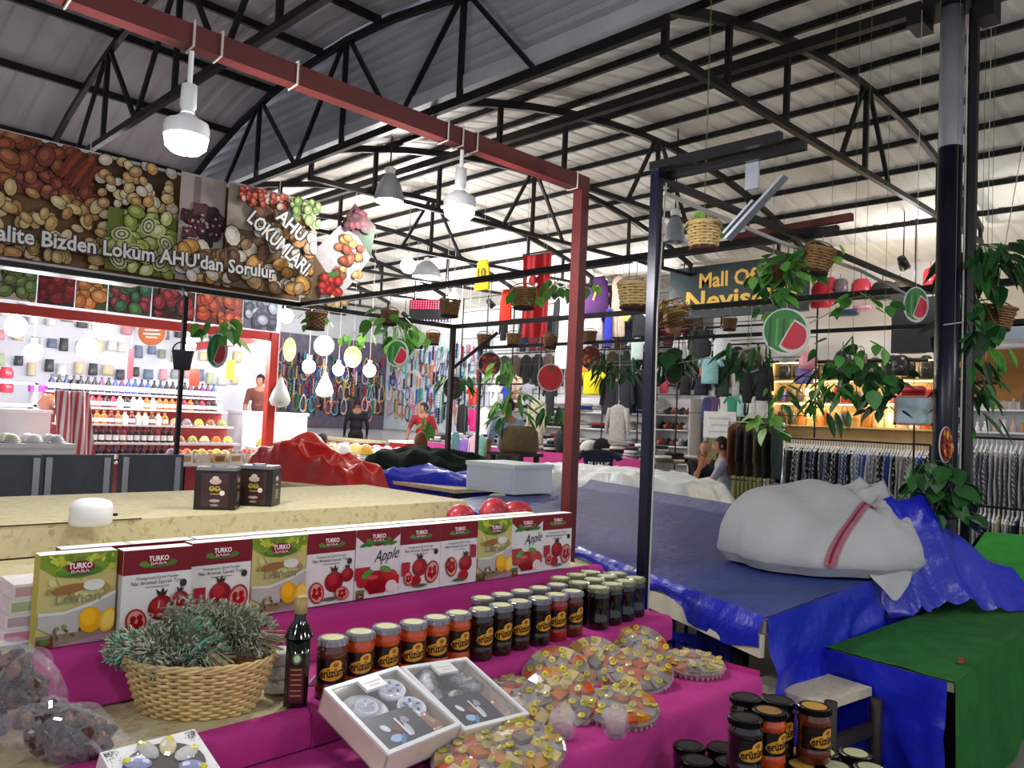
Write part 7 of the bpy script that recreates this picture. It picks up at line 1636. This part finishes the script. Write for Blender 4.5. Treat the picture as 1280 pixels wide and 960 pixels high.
for px, py, X, r_, lb in BL_:
    c = at(px, py, Y=12.2 if px < 345 else 12.0); globe(c, r_ * 1.15, 'lit ' + lb, 17 if px < 345 else 20, max(2.75, c.z + .4) if px < 345 else 3.9, 'bulbs over the spice and sweet shops')
for i, (px, py, w, lb) in enumerate([(350, 495, 26, 'white plastic bag hanging on the red pillar'), (406, 485, 22, 'clear cone bag hanging under the white round sign')]):
    c = at(px, py, Y=10.9 if i == 0 else 12.0); k_ = (c.x + c.y) / 1.4142 / FPX; R = w * k_ / 2
    r = thing('hanging_bag', lb, 'bag', c); MB().lathe([(.001, -R * 1.1), (R * .8, -R * .9), (R, -R * .4), (R * .75, R * .4), (R * .3, R * 1.3), (.02, R * 1.8)], 14).build('bag', M('milky_plastic', 'e6ebe8', .4, noise=(8, .08)), r, True)
    MB().tube([(0, 0, R * 1.7), (0, -.0, (2.6 if i == 0 else roof_z(c.x, c.y)) - c.z)], .005, 4).build('hanging_wire', m_string, r)
for px, py, w, h, cc, lb in ((243, 472, 12, 22, 'd8584c', 'colourful yellow red packet hanging behind the thin post'), (300, 420, 30, 26, 'b8c8e8', 'pale blue card hanging over the spice shop'), (163, 455, 7, 38, 'd87a84', 'pink ribbon hanging behind the bottles'), (288, 462, 10, 24, 'c8c84c', 'yellow packet hanging right of the watermelon sign')):
    c = at(px, py, Y=12.3); k_ = (c.x + c.y) / 1.4142 / FPX; o = MB().slab([(-.5, -.5), (.5, -.5), (.55, 0), (.5, .5), (-.5, .5), (-.55, 0)], -.15, .15).tube([(0, 0, .5), (0, 0, 1.0)], .03, 4).build('hanging_packet', m_plas, loc=c, scale=(w * k_, .05, h * k_), color=cc); tag(o, lb, 'packet')
# added fill spots brightening the far shops, housings turned to hide the bulbs
for i, (x, y, z, w_) in enumerate([(10.7, 3.6, 3.75, 34), (10.7, 8.0, 3.85, 28), (10.7, 9.7, 3.85, 30), (10.7, 11.4, 3.8, 32), (11.0, 14.6, 3.8, 48), (10.2, 1.9, 3.6, 30), (9.6, 16.0, 3.8, 40)]):
    r = thing('fill_spot', 'black spot lamp turned to the far shops, %s from the bag shop' % nth(i), 'lamp', (x, y, z), group='spot lamps over the far shops')
    mb = MB(); mb.T = Matrix.Rotation(math.radians(125), 4, 'Y'); mb.lathe([(.001, -.10), (.05, -.10), (.06, -.04), (.07, .08), (.066, .08), (.055, .02), (.001, .02)], 16).build('housing', m_black, r, True)
    mb = MB(); mb.T = Matrix.Rotation(math.radians(125), 4, 'Y'); mb.lathe([(.054, .03), (.001, .035)], 14).build('bulb', m_bulb, r)
    MB().tube([(0, 0, .05), (0, 0, roof_z(x, y) - z)], .008, 5).build('stem', m_black, r)
    add_light((x + .14, y, z - .10), w_, .06)
# lamps of the aisle behind the camera, like the two in view
for i, (x, y) in enumerate([(.4, -1.4), (2.6, -1.4), (-1.6, .9), (5.6, -1.2)]):
    dome((x, y, 3.0), 'dome lamp behind the viewer, %s one' % nth(i), True, 42, .16, 4.0 if x < 4 else 3.85, 'dome lamps behind the viewer')

# ------------------------------------------------------------------ people
from mathutils import kdtree
def person(label, loc, rotz, pose, cols, h=1.75, hair='short', bald=False):
    """one continuous body; cols: skin, shirt, trousers, shoes, hair"""
    k_ = h / 1.75
    P_ = dict(pelvis=(0, 0, .95), spine=(0, .0, 1.14), chest=(0, .0, 1.34), neck=(0, .01, 1.49), head=(0, -.01, 1.63))
    for s, n in ((-1, 'L'), (1, 'R')):
        P_.update({'sh' + n: (s * .185, .01, 1.42), 'el' + n: (s * .25, .03, 1.14), 'wr' + n: (s * .25, -.06, .90), 'hip' + n: (s * .09, 0, .92), 'kn' + n: (s * .10, -.02, .50), 'an' + n: (s * .10, .02, .09), 'to' + n: (s * .11, -.15, .04)})
    P_.update({a: b for a, b in pose.items() if isinstance(b, tuple) and not a.startswith('hand')})
    P_ = {a: Vector(b) * k_ for a, b in P_.items()}
    mb = MB(); zone = []
    def limb(a, b, r0, r1, z, flat=1.0):
        pts = [P_[a].lerp(P_[b], t) for t in (0, .33, .66, 1)]; rr = [(r0 + (r1 - r0) * t) * k_ for t in (0, .33, .66, 1)]
        mb.tube(pts, rr, 10)
        mb.ell(P_[a], r0 * k_ * 1.0, 10, 6); mb.ell(P_[b], r1 * k_ * 1.0, 10, 6)
        for t in (0, .2, .4, .6, .8, 1): zone.append((P_[a].lerp(P_[b], t), z))
    up = (P_['neck'] - P_['pelvis']).normalized(); side = (P_['shR'] - P_['shL']).normalized()
    fwd = up.cross(side).normalized()
    RR = Matrix((side, fwd, up)).transposed()
    for a, (rx, ry, rz_) in (('pelvis', (.165, .115, .13)), ('spine', (.15, .105, .16)), ('chest', (.175, .115, .17))): mb.ell(P_[a], (rx * k_, ry * k_, rz_ * k_), 14, 8, RR)
    mb.ell(P_['chest'] + up * .09 * k_, (.19 * k_, .085 * k_, .08 * k_), 14, 8, RR)
    for a in ('spine', 'chest'):
        for s in (-.12, 0, .12): zone.append((P_[a] + side * s * k_, 1))
    zone.append((P_['pelvis'] + up * .12 * k_, 1)); 
    for s in (-.13, 0, .13): zone.append((P_['pelvis'] + side * s * k_ - up * .05 * k_, 2))
    limb('neck', 'head', .055, .055, 0)
    for n in 'LR':
        limb('sh' + n, 'el' + n, .062, .045, 1); limb('el' + n, 'wr' + n, .043, .03, 0 if cols.get('bare', True) else 1)
        zone.append((P_['sh' + n].lerp(P_['el' + n], .95), 0 if cols.get('bare', True) else 1))
        limb('hip' + n, 'kn' + n, .088, .06, 2); limb('kn' + n, 'an' + n, .056, .042, 2); limb('an' + n, 'to' + n, .042, .036, 3)
    ob = mb.build('tmp_body', m_wall); md = ob.modifiers.new('rm', 'REMESH'); md.mode = 'VOXEL'; md.voxel_size = .02 * k_
    sm = ob.modifiers.new('sm', 'SMOOTH'); sm.iterations = 6; sm.factor = .5
    dg = bpy.context.evaluated_depsgraph_get(); dg.update(); me = bpy.data.meshes.new_from_object(ob.evaluated_get(dg)); bpy.data.objects.remove(ob)
    body = MB(); body.v = [tuple(v.co) for v in me.vertices]; kd = kdtree.KDTree(len(zone))
    for i, (p_, z_) in enumerate(zone): kd.insert(p_, i)
    kd.balance()
    for pl_ in me.polygons:
        body.f.append(tuple(pl_.vertices)); body.c.append(None); body.m.append(zone[kd.find(pl_.center)[1]][1])
    bpy.data.meshes.remove(me)
    # head with face
    hd = P_['head']; ht = pose.get('head_turn', 0); T = Matrix.Translation(hd) @ Matrix.Rotation(ht, 4, 'Z') @ Matrix.Rotation(pose.get('head_nod', 0), 4, 'X')
    body.T = T
    sg, rg_ = 16, 12; vs = []
    for i in range(1, rg_):
        t = PI * i / rg_
        for j in range(sg):
            u = 2 * PI * j / sg; x = .076 * math.sin(t) * math.cos(u); y = .096 * math.sin(t) * math.sin(u); z = .118 * math.cos(t)
            if z < 0: x *= 1 + z * 2.6; y = y * (1 + z * 1.2) - (.012 if y < 0 else 0) * -z * 10
            if y < -.05 and abs(x) < .02 and -.045 < z < .02: y -= .022
            vs.append((x * k_, y * k_, z * k_))
    vs += [(0, 0, .118 * k_), (0, -.02 * k_, -.118 * k_)]; nt_ = (rg_ - 1) * sg; fs = []
    for j in range(sg):
        fs.append((nt_, j, (j + 1) % sg)); fs.append((nt_ + 1, (rg_ - 2) * sg + (j + 1) % sg, (rg_ - 2) * sg + j))
        for i in range(rg_ - 2): fs.append((i * sg + j, (i + 1) * sg + j, (i + 1) * sg + (j + 1) % sg, i * sg + (j + 1) % sg))
    body.add(vs, fs, mi=0)
    for s in (-1, 1):
        body.ell((s * .076 * k_, .01 * k_, -.005 * k_), (.010 * k_, .02 * k_, .03 * k_), 8, 6, mi=0)
        body.ell((s * .03 * k_, -.088 * k_, .008 * k_), (.012 * k_, .008 * k_, .007 * k_), 8, 5, mi=4); body.ell((s * .03 * k_, -.092 * k_, .026 * k_), (.018 * k_, .006 * k_, .004 * k_), 8, 5, mi=4)
    body.ell((0, -.093 * k_, -.058 * k_), (.024 * k_, .008 * k_, .006 * k_), 8, 5, mi=5); body.T = None
    # hands
    for n, s in (('L', -1), ('R', 1)):
        w = P_['wr' + n]; d = (w - P_['el' + n]).normalized(); d = Vector(pose.get('hand' + n, d)).normalized(); sd = d.cross(Vector((0, 1, .01))).normalized(); nr = sd.cross(d)
        Rh = Matrix((sd, nr, d)).transposed(); body.ell(w + d * .045 * k_, (.042 * k_, .017 * k_, .052 * k_), 10, 6, Rh, mi=0)
        for f, (o_, L_) in enumerate(((-.030, .060), (-.010, .072), (.010, .068), (.030, .052))):
            b0 = w + d * .085 * k_ + sd * o_ * k_; body.tube([b0, b0 + (d * .5 + nr * .12) * L_ * k_, b0 + (d * .85 + nr * .45) * L_ * k_], [.0095 * k_, .0085 * k_, .007 * k_], 6, mi=0)
        b0 = w + d * .03 * k_ + sd * -.036 * k_ * s; body.tube([b0, b0 + (sd * -.025 * s + d * .03) * k_, b0 + (sd * -.03 * s + d * .062 + nr * .015) * k_], [.011 * k_, .010 * k_, .008 * k_], 6, mi=0)
    r = thing('person', label, 'person', loc, rotz)
    def cm(nm, c_): return M('%s_%s' % (nm, c_), c_, .75, noise=(12, .12), bump=(18, .35, .02) if nm != 'skin' else None)
    body.build('body', [cm('skin', cols['skin']), cm('shirt', cols['shirt']), cm('trousers', cols['trousers']), cm('shoes', cols.get('shoes', '222224')), cm('hair', cols['hair']), cm('lips', '8a4a44')], r, True)
    mb = MB(); mb.T = T
    def hairf(u, v):
        t = 2 * PI * u; lim = (.62 if math.sin(t) > -.3 else .36) if hair == 'short' else (.80 if math.sin(t) > -.45 else .40)
        if bald: lim = .22 + (.36 if math.sin(t) > -.2 else 0) * 1.0
        ph = PI * lim * v; q = 1.07 if hair == 'short' else 1.16 + .10 * v
        if bald and v < .55 and math.sin(t) > -.2: q = 1.0
        return (.078 * q * math.sin(ph) * math.cos(t) * k_, .098 * q * math.sin(ph) * math.sin(t) * k_ + .004, .121 * (q * .98) * math.cos(ph) * k_)
    mb.grid(hairf, 22, 8).build('hair', cm('hair', cols['hair']), r, True)
    return r
SIT = dict(pelvis=(0, 0, .50), spine=(0, .0, .68), chest=(0, -.02, .88), neck=(0, -.02, 1.03), head=(0, -.05, 1.17),
           shL=(-.185, -.01, .96), shR=(.185, -.01, .96), elL=(-.25, -.05, .70), elR=(.25, -.05, .70), wrL=(-.15, -.28, .66), wrR=(.15, -.28, .66),
           hipL=(-.09, -.02, .48), hipR=(.09, -.02, .48), knL=(-.12, -.44, .50), knR=(.12, -.44, .50), anL=(-.12, -.42, .09), anR=(.12, -.42, .09), toL=(-.12, -.58, .04), toR=(.12, -.58, .04), handL=(.3, -1, -.1), handR=(-.3, -1, -.1))
def seat_for(loc, rz, lb):
    r = thing('stool', lb, 'stool', (loc[0], loc[1], 0), rz, 'plain stools under the seated people')
    MB().lathe([(.001, .34), (.17, .34), (.18, .36), (.17, .385), (.001, .385)], 18).build('seat', m_black, r, True)
    for i in range(4): t = PI / 4 + i * PI / 2; MB().tube([(.12 * math.cos(t), .12 * math.sin(t), .34), (.16 * math.cos(t), .16 * math.sin(t), 0)], .014, 6).build('leg', m_steel, r)
c = at(530, 503, X=10.85)
person('standing man in a dark red polo shirt looking left by the jewellery counter', (c.x, c.y, 0), math.radians(-40), dict(head_turn=-1.1, elL=(-.30, .04, 1.15), wrL=(-.33, -.02, .92), elR=(.29, .05, 1.15), wrR=(.33, .0, .92)), dict(skin='a5745c', shirt='8c1526', trousers='25252c', hair='1c1614'), h=c.z / 1.748 * 1.748)
c = at(447, 498, Y=15.9)
person('standing person in black seen from behind at the jewellery stall', (c.x, c.y, 0), math.radians(150), dict(head_nod=.2), dict(skin='9a6e58', shirt='17171c', trousers='1a1a1e', hair='1a1413', bare=False), h=c.z)
c = at(636, 497, X=7.55)
person('man in a light blue shirt seen from behind beside the bright plant', (c.x, c.y, 0), math.radians(165), dict(elL=(-.27, .0, 1.15), elR=(.27, .0, 1.15)), dict(skin='a5745c', shirt='8ea6c8', trousers='4a4236', hair='1c1614'), h=c.z)
o = MB().loft([((0, 0, 0), .22, .12), ((0, 0, .05), .25, .15), ((0, 0, .26), .23, .14), ((.02, 0, .33), .15, .09)], 14).build('jacket_bundle', m_cloth, smooth=True, loc=at(648, 566, X=6.9) , rot=(0, 0, -PI / 4), color='6a5a3c'); tag(o, 'olive brown jacket bundle hanging in front of the man in blue', 'jacket')
pk = support('stall_table', 'small dark table under the olive jacket bundle', 6.75, 7.15, 6.55, 7.15, o.location.z - .001, m_black)
c = at(528, 541, d=10.9)
SITW = dict(SIT); person('seated woman with ginger hair seen from behind in dark clothes', (c.x, c.y, .0), math.radians(160), SITW, dict(skin='a5745c', shirt='1d2a26', trousers='1c1c22', hair='7a4622', bare=False), h=c.z / 1.29 * 1.75, hair='bob'); seat_for(c, 0, 'stool under the ginger haired woman')
c = at(397, 541, d=10.4)
person('seated bald man in black bending forward behind the red tarpaulin', (c.x, c.y, .0), math.radians(120), dict(SIT, head=(0, -.12, 1.12), neck=(0, -.07, 1.0), chest=(0, -.04, .86), head_nod=.5), dict(skin='9c6c56', shirt='141416', trousers='1c1c22', hair='3a3230', bare=False), h=c.z / 1.24 * 1.75, bald=True); seat_for(c, 0, 'stool under the bald man in black')
pf_ = MB().bx(6.3, 7.7, 13.55, 14.3, 0, .42).build('platform', m_osb); tag(pf_, 'low board platform behind the tall white counter', 'platform')
c = at(326, 468, Y=13.9)
person('vendor leaning behind the tall white counter, only the head showing', (c.x, c.y, .42), math.radians(-25), dict(head_turn=-.6), dict(skin='a5745c', shirt='6a3a34', trousers='22222a', hair='16110f'), h=c.z - .42)
c = at(880, 551, X=10.5)
person('seated man in a dark shirt resting his chin on his hand', (c.x, c.y, 0), math.radians(-50), dict(SIT, elL=(-.16, -.30, .68), wrL=(-.06, -.20, .98), handL=(.2, .4, 1), elR=(.22, -.18, .66), wrR=(-.02, -.30, .64), head=(.0, -.10, 1.17)), dict(skin='a8765c', shirt='1e2024', trousers='20222a', hair='5a5450'), h=c.z / 1.29 * 1.75, bald=True); seat_for(c, 0, 'stool under the man resting his chin')
c = at(907, 546, X=10.0)
person('seated man in a grey t-shirt turned to the left, arm stretched forward', (c.x, c.y, 0), math.radians(-150), dict(SIT, elL=(-.24, -.16, .70), wrL=(-.12, -.40, .68), elR=(.24, -.16, .70), wrR=(.10, -.40, .68)), dict(skin='a8765c', shirt='8c929c', trousers='2a323c', hair='17120f'), h=c.z / 1.29 * 1.75); seat_for(c, 0, 'stool under the man in the grey t-shirt')
c = at(748, 572, X=9.0)
o = link('t_shirt', GM['tee'][0], loc=(c.x, c.y, c.z + .12), rot=(0, 0, -PI / 4), scale=(.62, .5, .42), color='141a30'); tag(o, 'navy t-shirt with white lettering draped over the white plastic sheet', 'clothing')
for s in GM['tee'][1]: link('sleeve', s, o, color='141a30')
p = Print(-.13, .004); p.text('PUANE', 0, -.55, .3, 'c8ccd4', width=.5, bold=True); p.build('lettering', m_print, o)
